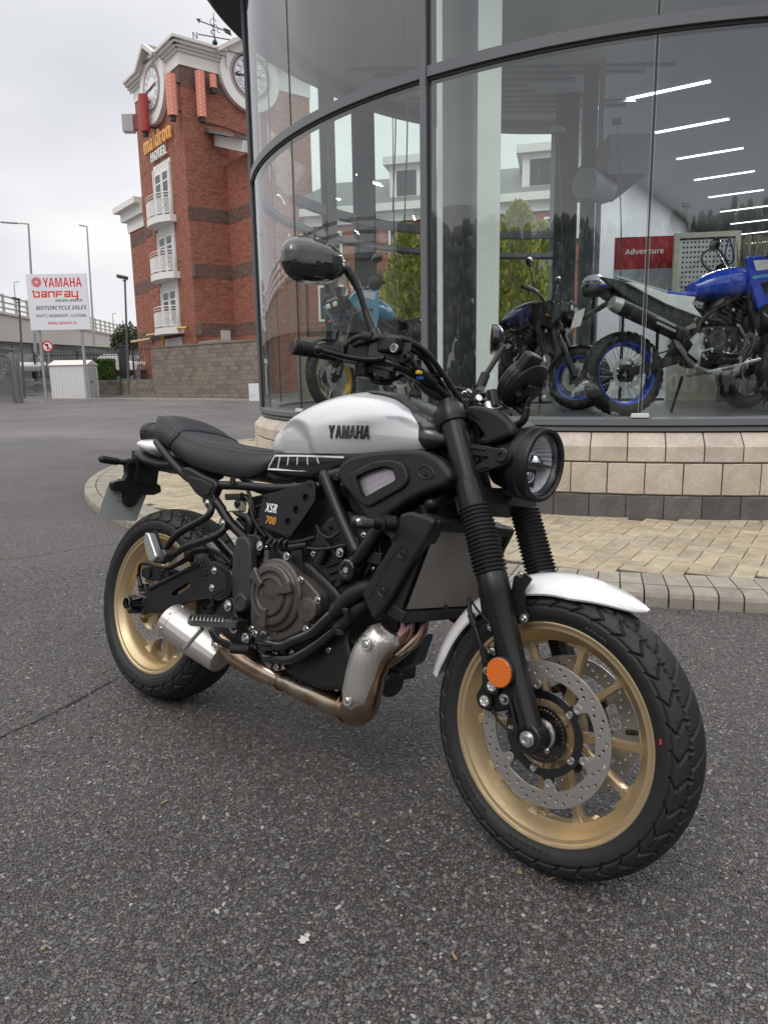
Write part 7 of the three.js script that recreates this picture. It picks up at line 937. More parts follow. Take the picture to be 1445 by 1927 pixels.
// ------------------------------------------------------------------ block wall, low wall, fence, hedge
const blockMats = stoneMats([0.52, 0.49, 0.45], [0.68, 0.64, 0.59], 211, [[1, 1, 1], [0.9, 0.9, 0.9], [0.8, 0.79, 0.77], [1.07, 1.06, 1.04]].map((t) => t.map((x) => x * 0.8)), 0.006, 0.8);
function blockWall(name, label, A, B, h, { bw = 0.45, bh = 0.225, t = 0.24, seed = 1, max = 300, y0 = 0 } = {}) {
  const w = thing(name, label, 'wall'); const d = B.clone().sub(A).setY(0), L = d.length(); d.normalize(); const n = V(-d.z, 0, d.x); if (n.z < 0) n.multiplyScalar(-1); w.position.set(A.x, 0, A.z); const R = rng(seed); const ang = Math.atan2(-d.z, d.x);
  const core = box(L, h, t - 0.03, L / 2, y0 + h / 2, 0); const cm = mesh('mortar', core, M(0.16, 0.15, 0.14, 0.95), w); w.rotation.y = ang;
  const side = n.dot(V(-Math.sin(-ang), 0, Math.cos(ang)).normalize()) ; const list = [];
  const rows = Math.round(h / bh), cols = Math.ceil(L / bw) + 1; const face = boxUV(rbox(bw - 0.012, bh - 0.012, 0.05, 0.006, 0, 0, 0, 1)), half = boxUV(rbox(bw / 2 - 0.012, bh - 0.012, 0.05, 0.006, 0, 0, 0, 1)); let count = 0; const rest = [];
  for (let r = rows - 1; r >= 0; r--) for (let c = 0; c < cols; c++) { let x = (c + (r & 1 ? 0.5 : 0)) * bw + bw / 2, g = face; if (r & 1 && c === 0) { const m = [half, bw / 4, r]; place(half, bw / 4, r); } if (x + bw / 2 > L + 0.01) continue; place(g, x, r); }
  function place(g, x, r) { const y = y0 + (r + 0.5) * bh, z = t / 2 - 0.03 + (R() - 0.5) * 0.008; if (count++ < max) { const m = mesh('block', g, blockMats[Math.floor(R() * 4)], w); m.position.set(x, y, z); } else rest.push(g.clone().translate(x, y, z)); }
  if (rest.length) stuff(mesh('blocks', rest, blockMats[1], w));
  return w;
}
{
  const A = onZ(294, 745, -41), B = onZ(505, 751, -35.2); const hA = onZ(294, 664, -41).y - A.y;
  const W1 = blockWall('block_wall', 'tall weathered concrete block wall in front of the brick hotel', A, B, 2.7, { y0: groundY(A.z) - 0.08, seed: 3 });
  mesh('coping', [box(A.distanceTo(B) + 0.1, 0.08, 0.3, A.distanceTo(B) / 2, groundY(A.z) - 0.08 + 2.7 + 0.041, 0)], blockMats[2], W1);
  const A2 = onZ(231, 743, -43), B2 = onZ(294, 745, -41.05); blockWall('low_block_wall', 'low block wall joining the tall wall to the white shed', A2, B2, 0.95, { y0: groundY(A2.z) - 0.05, seed: 4 });
  const A3 = onZ(180, 745, -41.5), B3 = onZ(231, 744, -43.1); blockWall('low_block_wall', 'short dark low wall under the clipped hedge', A3, B3, 0.9, { y0: groundY(A3.z) - 0.05, seed: 5 });
  const kerb2 = []; { const a = onZ(100, 748, -38), b = onZ(500, 752.5, -33.6), d = b.clone().sub(a), L = d.length(); for (let i = 0; i < 34; i++) { const p = a.clone().lerp(b, (i + 0.5) / 34); const g = rbox(L / 34 - 0.02, 0.14, 0.18, 0.02, 0, 0, 0, 1).rotateY(Math.atan2(-d.z, d.x)); kerb2.push(g.translate(p.x, groundY(p.z) + 0.03, p.z)); } } stuff(struct('far_kerb', kerb2, M(0.36, 0.33, 0.29, 0.9)));
}
const steelGrey = M(0.32, 0.33, 0.335, 0.5, 0.5), galv = M(0.42, 0.43, 0.44, 0.5, 0.6);
{ // railings: each bar a part, two rails
  const rail = (name, label, a, b, h, step, mat, y0) => { const t = thing(name, label, 'fence'); const d = b.clone().sub(a).setY(0), L = d.length(); d.normalize(); t.position.set(a.x, y0, a.z); t.rotation.y = Math.atan2(-d.z, d.x); const g = merge([new THREE.CylinderGeometry(0.016, 0.016, h, 6).translate(0, h / 2, 0), new THREE.ConeGeometry(0.03, 0.12, 5).translate(0, h + 0.05, 0)]); for (let x = 0; x < L; x += step) mesh('railing_bar', g, mat, t).position.x = x; mesh('rail', box(L, 0.05, 0.03, L / 2, h * 0.12, 0), mat, t); mesh('rail', box(L, 0.05, 0.03, L / 2, h * 0.9, 0), mat, t); for (let x = 0; x < L; x += 2.4) mesh('fence_post', box(0.08, h + 0.1, 0.08, x + 0.06, h / 2, 0.05), mat, t); return t; };
  const a = onZ(68, 712, -44.5), b = onZ(250, 713, -46); rail('iron_railings', 'black spiked iron railings behind the white shed and hedge', a, b, onZ(68, 661, -44.5).y - a.y, 0.17, ironM, a.y - 0.1);
  const c = onZ(254, 714, -43.3), e = onZ(294, 712, -42.2); rail('iron_railings', 'brown iron railings standing on the low wall below the hotel balconies', c, e, onZ(254, 650, -43.3).y - c.y, 0.19, M(0.06, 0.035, 0.03, 0.6), c.y - 0.05);
  // hedge
  const R = rng(77), leaf = new THREE.PlaneGeometry(0.07, 0.045); const hp = onZ(196, 714, -42.6), N = 5200, im = new THREE.InstancedMesh(leaf, M(0.06, 0.12, 0.025, 0.6, 0, { side: THREE.DoubleSide }), N), m = new THREE.Matrix4(), q = new THREE.Quaternion(), c2 = new THREE.Color();
  for (let i = 0; i < N; i++) { const face = R(); let x = (R() - 0.5) * 1.25, y = R() * 1.15, z = (R() - 0.5) * 0.9; if (face < 0.55) z = 0.45 + 0.06 * R(); else if (face < 0.8) y = 1.15 + 0.06 * R(); else x = (R() < 0.5 ? -1 : 1) * (0.6 + 0.06 * R()); q.setFromEuler(new THREE.Euler(R() * 6, R() * 6, R() * 6)); m.compose(V(x, y, z), q, V(1, 1, 1)); im.setMatrixAt(i, m); im.setColorAt(i, c2.setRGB(0.7 + 0.7 * R(), 0.8 + 0.5 * R(), 0.6 + 0.5 * R())); }
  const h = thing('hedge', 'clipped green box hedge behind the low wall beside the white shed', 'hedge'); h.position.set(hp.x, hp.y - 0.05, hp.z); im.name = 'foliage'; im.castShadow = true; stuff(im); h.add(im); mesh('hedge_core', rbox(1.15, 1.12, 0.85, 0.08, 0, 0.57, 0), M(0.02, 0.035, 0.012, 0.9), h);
  // dark gate pillar and palisade gate at the far left
  const pil = onZ(237, 712, -43.6), ph = onZ(237, 653, -43.6).y - pil.y; const pm = mesh('gate_pier', [rbox(0.44, ph, 0.3, 0.02, 0, ph / 2, 0), rbox(0.5, 0.08, 0.36, 0.02, 0, ph + 0.04, 0)], M(0.03, 0.032, 0.04, 0.5)); pm.position.copy(pil); tag(pm, 'dark blue-black gate pier standing among the black railings', 'pier');
  const g0 = onZ(-14, 753, -34), g1 = onZ(44, 750, -36), gh = onZ(20, 662, -35).y - onZ(20, 752, -35).y, gate = thing('palisade_gate', 'grey steel palisade gate at the left edge of the yard', 'gate'); const dg = g1.clone().sub(g0), Lg = dg.length(); gate.position.set(g0.x, groundY(-35), g0.z); gate.rotation.y = Math.atan2(-dg.z, dg.x);
  for (let x = 0.06; x < Lg - 0.3; x += 0.13) mesh('pale', box(0.075, gh * 0.95, 0.012, x, gh * 0.5, 0), steelGrey, gate); for (const y of [0.25, 0.55, 0.88]) mesh('rail', box(Lg - 0.2, 0.07, 0.05, Lg / 2 - 0.1, gh * y, -0.04), steelGrey, gate); mesh('gate_post', [box(0.16, gh * 1.08, 0.16, Lg - 0.55, gh * 0.54, 0.06)], steelGrey, gate); mesh('gate_post', [box(0.13, gh * 1.03, 0.13, Lg - 0.12, gh * 0.515, 0.02)], steelGrey, gate); mesh('brace', [bar(V(0.2, gh * 0.2, -0.06), V(Lg - 0.7, gh * 0.85, -0.06), 0.05, 0.04, V(0, 0, 1))], steelGrey, gate);
}
{ // white metal shed
  const z = -38.5, a = onZ(99, 746.5, z), b = onZ(167, 746.5, z), t = onZ(130, 681, z).y, top = onZ(130, 671, z).y, w = b.x - a.x, s = thing('metal_shed', 'small white ribbed metal shed beside the sign post', 'shed'); s.position.set(a.x, groundY(z), z); const h = t - a.y, hr = top - a.y, dp = 1.5, wm = M(0.74, 0.75, 0.76, 0.5, 0, { bumpMap: mottle, bumpScale: 0.004 });
  mesh('shed_wall', [box(w, h, 0.05, w / 2, h / 2, 0), box(0.05, h, dp, w - 0.025, h / 2, -dp / 2 - 0.026), box(0.05, h, dp, 0.025, h / 2, -dp / 2 - 0.026)], wm, s); for (let x = 0.1; x < w; x += 0.16) mesh('wall_rib', box(0.05, h * 0.97, 0.025, x, h / 2, 0.037), wm, s);
  mesh('shed_roof', [crease(skin([[V(-0.06, h, 0.1), V(-0.06, hr, -dp / 2), V(-0.06, h, -dp - 0.1)], [V(w + 0.08, h, 0.1), V(w + 0.08, hr, -dp / 2), V(w + 0.08, h, -dp - 0.1)]]), 0.3)], M(0.66, 0.64, 0.6, 0.6), s); mesh('side_door', box(0.03, h * 0.9, dp * 0.7, w + 0.02, h * 0.47, -dp / 2), M(0.46, 0.47, 0.48, 0.5), s); mesh('bolt', box(0.05, 0.06, 0.14, w + 0.06, h * 0.5, -0.5), ironM, s);
  const ub = onZ(482, 749, -33.5), uh = onZ(482, 716, -33.5).y - ub.y; const um = mesh('utility_cabinet', [rbox(0.56, uh, 0.4, 0.02, 0, uh / 2, 0), rbox(0.16, uh * 0.4, 0.03, 0.01, -0.16, uh * 0.5, 0.2), box(0.4, 0.015, 0.01, 0.05, uh * 0.4, 0.203)], M(0.76, 0.77, 0.77, 0.5)); um.position.set(ub.x, groundY(-33.5), -33.5); tag(um, 'small white utility cabinet against the block wall next to the showroom', 'cabinet');
}
// ------------------------------------------------------------------ the dealer's sign board on its two posts
{
  const z = -34, c = [[52.6, 512], [165.4, 517.7], [172.3, 623], [59.5, 619.5]].map(([x, y]) => onZ(x, y, z)), s = thing('sign_board', 'large white dealer sign board with red lettering on grey posts', 'sign'); const o = c[3]; s.position.set(o.x, 0, o.z);
  const tex = canvasTex(1024, 960, (g, w, h) => {
    g.fillStyle = '#e4e5ec'; g.fillRect(0, 0, w, h); g.fillStyle = '#d6d7df'; g.fillRect(0, 470, w, 4); const fit = (t, x, y, wd, ht, col, f = 'bold', fam = 'sans-serif', sk = 0) => { g.save(); g.fillStyle = col; g.font = `${f} 100px ${fam}`; const m = g.measureText(t).width; g.translate(x, y); g.transform(1, 0, sk, 1, 0, 0); g.scale(wd / m, ht / 73); g.fillText(t, 0, 0); g.restore(); };
    g.fillStyle = '#cf2f3c'; g.beginPath(); g.arc(172, 138, 88, 0, 7); g.fill(); g.strokeStyle = '#e4e5ec'; g.lineWidth = 7; g.beginPath(); g.arc(172, 138, 76, 0, 7); g.stroke(); for (let k = 0; k < 3; k++) { g.save(); g.translate(172, 138); g.rotate(k * 2.0944); g.lineWidth = 7; g.beginPath(); g.moveTo(0, 60); g.lineTo(0, -8); g.moveTo(-15, -66); g.lineTo(-15, -20); g.quadraticCurveTo(0, 0, 15, -20); g.lineTo(15, -66); g.moveTo(-15, -30); g.lineTo(-15, -66); g.stroke(); g.restore(); }
    fit('YAMAHA', 282, 226, 660, 160, '#cf2f3c');
    // wide outlined capitals drawn as strokes
    g.strokeStyle = '#d8432f'; g.lineWidth = 27; g.lineJoin = 'miter'; const L = (pts) => { g.beginPath(); pts.forEach(([x, y], i) => i ? g.lineTo(x, y) : g.moveTo(x, y)); g.stroke(); };
    L([[80, 292], [110, 292], [110, 388], [196, 388], [196, 306], [140, 306]]); L([[232, 306], [322, 306], [322, 388], [244, 388], [244, 350], [322, 350]]); L([[362, 402], [362, 306], [452, 306], [452, 402]]); L([[494, 402], [494, 306], [604, 306]]); L([[494, 352], [590, 352]]); L([[628, 306], [722, 306], [722, 388], [640, 388], [640, 350], [722, 350]]); L([[762, 292], [762, 388], [850, 388]]); L([[852, 292], [852, 430], [820, 430]]);
    fit('NEWLANDS', 462, 478, 470, 46, '#3c3e46'); fit('MOTORCYCLE SALES', 108, 612, 868, 70, '#3c3e46', 'bold italic', 'sans-serif', -0.12); fit('PARTS', 108, 738, 182, 50, '#3c3e46'); fit('WORKSHOP', 330, 740, 330, 50, '#3c3e46'); fit('CLOTHING', 706, 742, 272, 50, '#3c3e46'); g.fillStyle = '#3c3e46'; g.fillRect(306, 690, 4, 74); g.fillRect(682, 692, 4, 74); fit('WWW.DANFAY.IE', 296, 868, 500, 52, '#cf2f3c');
  });
  const W = c[2].x - c[3].x, H = (c[0].y + c[1].y) / 2 - (c[2].y + c[3].y) / 2, g = new THREE.BufferGeometry(); const loc = c.map((p) => p.clone().sub(V(o.x, 0, o.z))); // upright rectangle set at its measured height
  const y0 = (c[2].y + c[3].y) / 2; mesh('panel', rbox(W, H, 0.06, 0.01, W / 2, y0 + H / 2, 0), M(0.74, 0.75, 0.78, 0.5), s); const pg = new THREE.PlaneGeometry(W - 0.02, H - 0.02).translate(W / 2, y0 + H / 2, 0.034); mesh('sign_face', pg, new THREE.MeshPhysicalMaterial({ map: tex, roughness: 0.45 }), s);
  const gy = groundY(z); for (const px of [81, 160]) { const b = onZ(px, 700, z).x - o.x; mesh('post', [rod(V(b, gy, -0.09), V(b - 0.02, y0 + H * 0.9, -0.09), 0.07)], galv, s); }
}
// ------------------------------------------------------------------ lamp posts, floodlights, round sign
{
  const street = (name, label, px, pyTop, pyBase, z, headPx, r, grp) => { const b = onZ(px[1], pyBase, z), t = onZ(px[0], pyTop, z), h = onZ(headPx[0], headPx[1], z); const s = thing(name, label, 'lamp post'); s.position.set(b.x, b.y, z); const l = (v) => V(v.x - b.x, v.y - b.y, 0); mesh('pole', [rod(V(0, 0, 0), l(t), r, r * 0.55, 10)], galv, s); const e = l(t), k = l(h); mesh('arm', [rod(e, e.clone().lerp(k, 0.5), r * 0.5, r * 0.45, 8)], galv, s); const hd = new THREE.CapsuleGeometry(r * 1.1, Math.max(0.3, e.distanceTo(k) * 0.55), 6, 14).rotateZ(Math.PI / 2).scale(1, 0.6, 1); const c = e.clone().lerp(k, 0.74); mesh('lamp_head', hd.rotateZ(Math.atan2(k.y - e.y, k.x - e.x) + Math.PI).translate(c.x, c.y, 0), M(0.42, 0.43, 0.45, 0.4), s); return s; };
  street('street_lamp', 'tall grey street lamp with a long arm rising behind the dealer sign', [54, 70], 421, 705, -46, [5, 418], 0.1); street('street_lamp', 'tall thin street lamp with a short arm to the right of the dealer sign', [164, 178], 426, 650, -62, [152, 424], 0.1); street('street_lamp', 'small distant street lamp at the left above the flyover parapet', [27, 32], 531, 600, -95, [36, 530], 0.09); street('street_lamp', 'tiny distant street lamp beyond the flyover near the hotel', [212.5, 214], 590, 620, -130, [218, 589.5], 0.1);
  const flood = (label, px, pyT, pyB, z, sz) => { const b = onZ(px[1], pyB, z), t = onZ(px[0], pyT, z), s = thing('floodlight', label, 'floodlight'); s.position.set(b.x, b.y, z); const e = V(t.x - b.x, t.y - b.y, 0); mesh('pole', [rod(V(0, 0, 0), e, 0.06, 0.05, 10)], M(0.1, 0.11, 0.11, 0.5), s); mesh('bracket', [rod(e, e.clone().add(V(-0.02, 0.14, 0)), 0.03), box(0.2, 0.04, 0.1, e.x - 0.02, e.y + 0.02, 0)], ironM, s); mesh('lamp_box', [rbox(sz, sz * 0.32, sz * 0.7, 0.03).rotateZ(-0.22).translate(e.x - 0.1, e.y + 0.2, 0.05)], M(0.05, 0.052, 0.055, 0.45), s); mesh('lamp_glass', [box(sz * 0.8, 0.02, sz * 0.55).rotateZ(-0.22).translate(e.x - 0.12, e.y + 0.2 - sz * 0.17, 0.05)], M(0.4, 0.42, 0.44, 0.2), s); };
  flood('black floodlight on a dark pole in front of the hotel wing', [235.5, 243], 529, 742, -40, 0.52); flood('boxy grey floodlight on a pole left of the dealer sign', [36.5, 47], 570, 750, -37.5, 0.34);
  const p = onZ(90, 652, -44); const s = thing('prohibition_sign', 'round red ringed traffic sign with a slash behind the railings', 'sign'); s.position.set(p.x, groundY(-44), -44); const y = p.y - s.position.y, r = 0.34; mesh('disc', new THREE.CylinderGeometry(r, r, 0.03, 36).rotateX(Math.PI / 2).translate(0, y, 0), M(0.8, 0.8, 0.8, 0.4), s); mesh('ring', new THREE.TorusGeometry(r * 0.88, r * 0.13, 6, 40).scale(1, 1, 0.25).translate(0, y, 0.018), M(0.6, 0.03, 0.04, 0.4), s); mesh('slash', box(r * 1.5, r * 0.17, 0.01).rotateZ(-0.785).translate(0, y, 0.024), M(0.6, 0.03, 0.04, 0.4), s); mesh('symbol', [box(0.07, 0.34, 0.008, 0.02, y - 0.04, 0.021), box(0.2, 0.07, 0.008, -0.06, y + 0.12, 0.021)], ironM, s); mesh('post', rod(V(0, 0, -0.04), V(0, y + r, -0.04), 0.035), galv, s);
}
// ------------------------------------------------------------------ the flyover behind
{
  const f = thing('flyover', 'concrete flyover ramp with a stone-faced retaining wall and steel parapet rails', 'bridge'); const A = onZ(-40, 640, -50), B = onZ(262, 660, -104); const top = [onZ(-40, 583, -50).y, onZ(262, 641, -104).y], bot = [onZ(-40, 640, -50).y, onZ(262, 657, -104).y]; const P3 = (t, y, o = 0) => { const x = lerp(A.x, B.x, t), z = lerp(A.z, B.z, t); return V(x - o * 0.8, y, z - o * 0.5); };
  const yb = (t) => lerp(bot[0], bot[1], t), yt = (t) => lerp(top[0], top[1], t);
  const seg = (y0, y1, o0, o1, n = 2) => { const rings = []; for (let i = 0; i <= n; i++) { const t = lerp(-0.9, 1, i / n); rings.push([P3(t, y0(t), o0), P3(t, y1(t), o0), P3(t, y1(t), o1), P3(t, y0(t), o1)]); } return crease(skin(rings), 0.3); };
  const conc = M(0.50, 0.475, 0.43, 0.85, 0, { bumpMap: mottle, bumpScale: 0.01 }); mesh('concrete_band', seg(yb, yt, -0.3, 6), conc, f); mesh('string_course', seg((t) => yt(t), (t) => yt(t) + 0.18, -0.5, 0.2), conc, f);
  const wallTex = dataTex(512, (u, v) => { const y = v * 14, j = Math.floor(y), x = u * 7 + (j & 1) * 0.5, jn = (x % 1) < 0.04 || (y % 1) < 0.09, n = fbm(u * 24, v * 24, 301, 3, 24), b = hash2(Math.floor(x) % 7, j, 302); const k = jn ? 0.26 : 0.36 + 0.13 * b + 0.16 * (n - 0.5); return [k, k * 0.99, k * 0.98]; }, { srgb: true }); const wg = seg(() => 0, yb, 0, 5, 1); { const Q = wg.attributes.position, U = wg.attributes.uv; for (let i = 0; i < Q.count; i++) U.setXY(i, Math.hypot(Q.getX(i) - A.x, Q.getZ(i) - A.z) / 3.2, Q.getY(i) / 3.2); } mesh('retaining_wall', wg, new THREE.MeshPhysicalMaterial({ map: wallTex, roughness: 0.92 }), f);
  const pr = M(0.42, 0.39, 0.34, 0.7); for (const h of [0.35, 0.75, 1.2]) mesh('parapet_rail', [bar(P3(-0.9, yt(-0.9) + 0.2 + h, 0), P3(1, yt(1) + 0.2 + h, 0), 0.09, 0.12)], pr, f); for (let i = -18; i <= 26; i++) { const t = i < 0 ? i * 0.05 : 1 - Math.pow(1 - i / 26, 1.25); mesh('parapet_post', [bar(P3(t, yt(t) + 0.18, 0), P3(t, yt(t) + 1.55, 0), 0.16, 0.16, V(0, 0, 1))], pr, f); }
}
// ------------------------------------------------------------------ parked cars behind the fence
function car(label, px, py, z, turn, paint) {
  const c = thing('parked_car', label, 'car', 'cars parked behind the railings'); const p = onZ(px, py, z); c.position.set(p.x, p.y, z); c.rotation.y = turn;
  const prof = [[-2.1, 0.35], [-2.12, 0.75], [-1.95, 0.92], [-1.1, 1.0], [-0.6, 1.42], [0.9, 1.46], [1.7, 1.05], [2.05, 0.95], [2.1, 0.4]]; mesh('body', extr(poly(smoothPoly(prof, 0.15)), 1.6, 0.08, 3).translate(0, 0, -0.8), paint, c); const gl = [[-1.0, 1.0], [-0.58, 1.36], [0.85, 1.4], [1.5, 1.06]]; mesh('side_window', extr(poly(smoothPoly(gl, 0.05)), 1.64, 0).translate(0, 0, -0.82), paneM, c); mesh('windscreen', [bar(V(-1.13, 1.0, 0), V(-0.63, 1.39, 0), 1.4, 0.05, V(-0.6, 0.8, 0))], paneM, c);
  for (const [x, s] of [[-1.3, 1], [1.3, 1], [-1.3, -1], [1.3, -1]]) mesh('wheel', [new THREE.CylinderGeometry(0.32, 0.32, 0.2, 24).rotateX(Math.PI / 2).translate(x, 0.32, s * 0.75)], ironM, c); for (const s of [-1, 1]) mesh('headlight', [rbox(0.08, 0.14, 0.3, 0.03, -2.12, 0.75, s * 0.6)], M(0.8, 0.82, 0.8, 0.1), c);
}
car('silver car with its headlights showing behind the grey gate', 50, 712, -46, 2.2, M(0.42, 0.43, 0.44, 0.3, 0.4, { clearcoat: 1 })); car('white car parked behind the railings right of the hedge', 232, 708, -50, 2.7, M(0.75, 0.76, 0.77, 0.3, 0, { clearcoat: 1 }));
// ------------------------------------------------------------------ trees
function sprays(name, place, N, mat, seed, size) { const leaf = new THREE.BufferGeometry(); leaf.setAttribute('position', new THREE.Float32BufferAttribute([0, 0, 0, -size * 0.3, size * 0.5, 0.01, 0, size, 0.02, size * 0.3, size * 0.5, -0.01], 3)); leaf.setAttribute('uv', new THREE.Float32BufferAttribute([0, 0, 0, 1, 1, 1, 1, 0], 2)); leaf.setIndex([0, 2, 1, 0, 3, 2]); leaf.computeVertexNormals(); const R = rng(seed), im = new THREE.InstancedMesh(leaf, mat, N), c = new THREE.Color(); for (let i = 0; i < N; i++) { const [m, k] = place(R, i); im.setMatrixAt(i, m); im.setColorAt(i, c.setRGB(...k)); } im.name = name; im.castShadow = im.receiveShadow = true; return stuff(im); }
function conifer(label, px, pyBase, pyTop, pxw, z, seed) {
  const b = onZ(px, pyBase, z), h = onZ(px, pyTop, z).y - 0.3, r = pxw * -z / FPX / 2, t = thing('conifer', label, 'conifer'); t.position.set(b.x, 0.3, z); mesh('trunk', rod(V(0, 0, 0), V(0, h * 0.8, 0), 0.14, 0.03), M(0.08, 0.055, 0.035, 0.9), t);
  const up = V(0, 1, 0), q = new THREE.Quaternion(), s = V(1, 1, 1); const mat = M(1, 1, 1, 0.75, 0, { side: THREE.DoubleSide });
  const lob = (a, y) => 0.78 + 0.32 * fbm(a * 1.6 + seed, y * 0.9, seed, 3) + 0.16 * Math.sin(a * 5 + y * 2.1 + seed);
  t.add(sprays('crown', (R) => { const v = Math.pow(R(), 0.85), y = h * (0.03 + 0.95 * v), a = R() * 6.2832, prof = Math.pow(1 - v, 0.62) * (0.55 + 0.45 * Math.min(1, v * 4 + 0.5)); const rr = r * prof * lob(a, y) * (0.72 + 0.3 * Math.pow(R(), 0.5)); const p = V(rr * Math.cos(a), y, rr * Math.sin(a)); const dir = V(Math.cos(a) * 0.75, 0.75 + 0.4 * R(), Math.sin(a) * 0.75).add(V(R() - 0.5, R() - 0.5, R() - 0.5).multiplyScalar(0.9)).normalize(); q.setFromUnitVectors(up, dir); q.multiply(new THREE.Quaternion().setFromAxisAngle(up, R() * 6)); const k = 0.6 + 0.8 * R(), w = R(); return [new THREE.Matrix4().compose(p, q, s.set(k, k, k)), [0.30 + 0.14 * w, 0.31 + 0.12 * w, 0.035 + 0.025 * w]]; }, 16000, mat, seed, 0.22));
  mesh('inner_crown', lathe([[0, h * 0.02], [r * 0.55, h * 0.06], [r * 0.6, h * 0.3], [r * 0.42, h * 0.6], [r * 0.16, h * 0.88], [0, h * 0.95]], 20), M(0.05, 0.065, 0.015, 0.95), t);
}
conifer('narrow green conifer seen through the showroom glass left of the mullion', 766, 645, 428, 135, -24, 11); conifer('broad yellow-green conifer seen through the glass right of the white post', 972, 622, 382, 165, -25, 12); conifer('paler conifer behind the broad one in the showroom glass', 1015, 622, 420, 90, -27.5, 13);
{ const A = onZ(560, 700, -21), B = onZ(1180, 700, -22.5); const w = blockWall('garden_wall', 'grey rendered boundary wall behind the showroom below the conifers', V(A.x, 0, -21), V(B.x, 0, -22.5), 2.25, { bw: 0.9, bh: 0.45, y0: 0, seed: 9 });
  const R = rng(5); const t = thing('bare_shrubs', 'dark leafy shrubs on the flyover embankment beside the hotel', 'shrub'); const p = onZ(244, 655, -70); t.position.copy(p); const q = new THREE.Quaternion(); t.add(sprays('foliage', (R2) => { const a = R2() * 6.28, rr = Math.sqrt(R2()) * 1.6, y = R2() * 3.0 * (1 - rr / 2.4); q.setFromEuler(new THREE.Euler(R2() * 6, R2() * 6, R2() * 6)); const w = R2(); return [new THREE.Matrix4().compose(V(rr * Math.cos(a), y, rr * Math.sin(a)), q, V(1, 1, 1)), [0.03 + 0.03 * w, 0.045 + 0.03 * w, 0.02]]; }, 1800, M(1, 1, 1, 0.8, 0, { side: THREE.DoubleSide }), 8, 0.3)); mesh('stem', [rod(V(0, -1, 0), V(0, 2, 0), 0.05), rod(V(0.4, -1, 0), V(0.7, 1.6, 0), 0.04), rod(V(-0.5, -1, 0), V(-0.8, 1.8, 0), 0.04)], M(0.05, 0.04, 0.03, 0.9), t); }
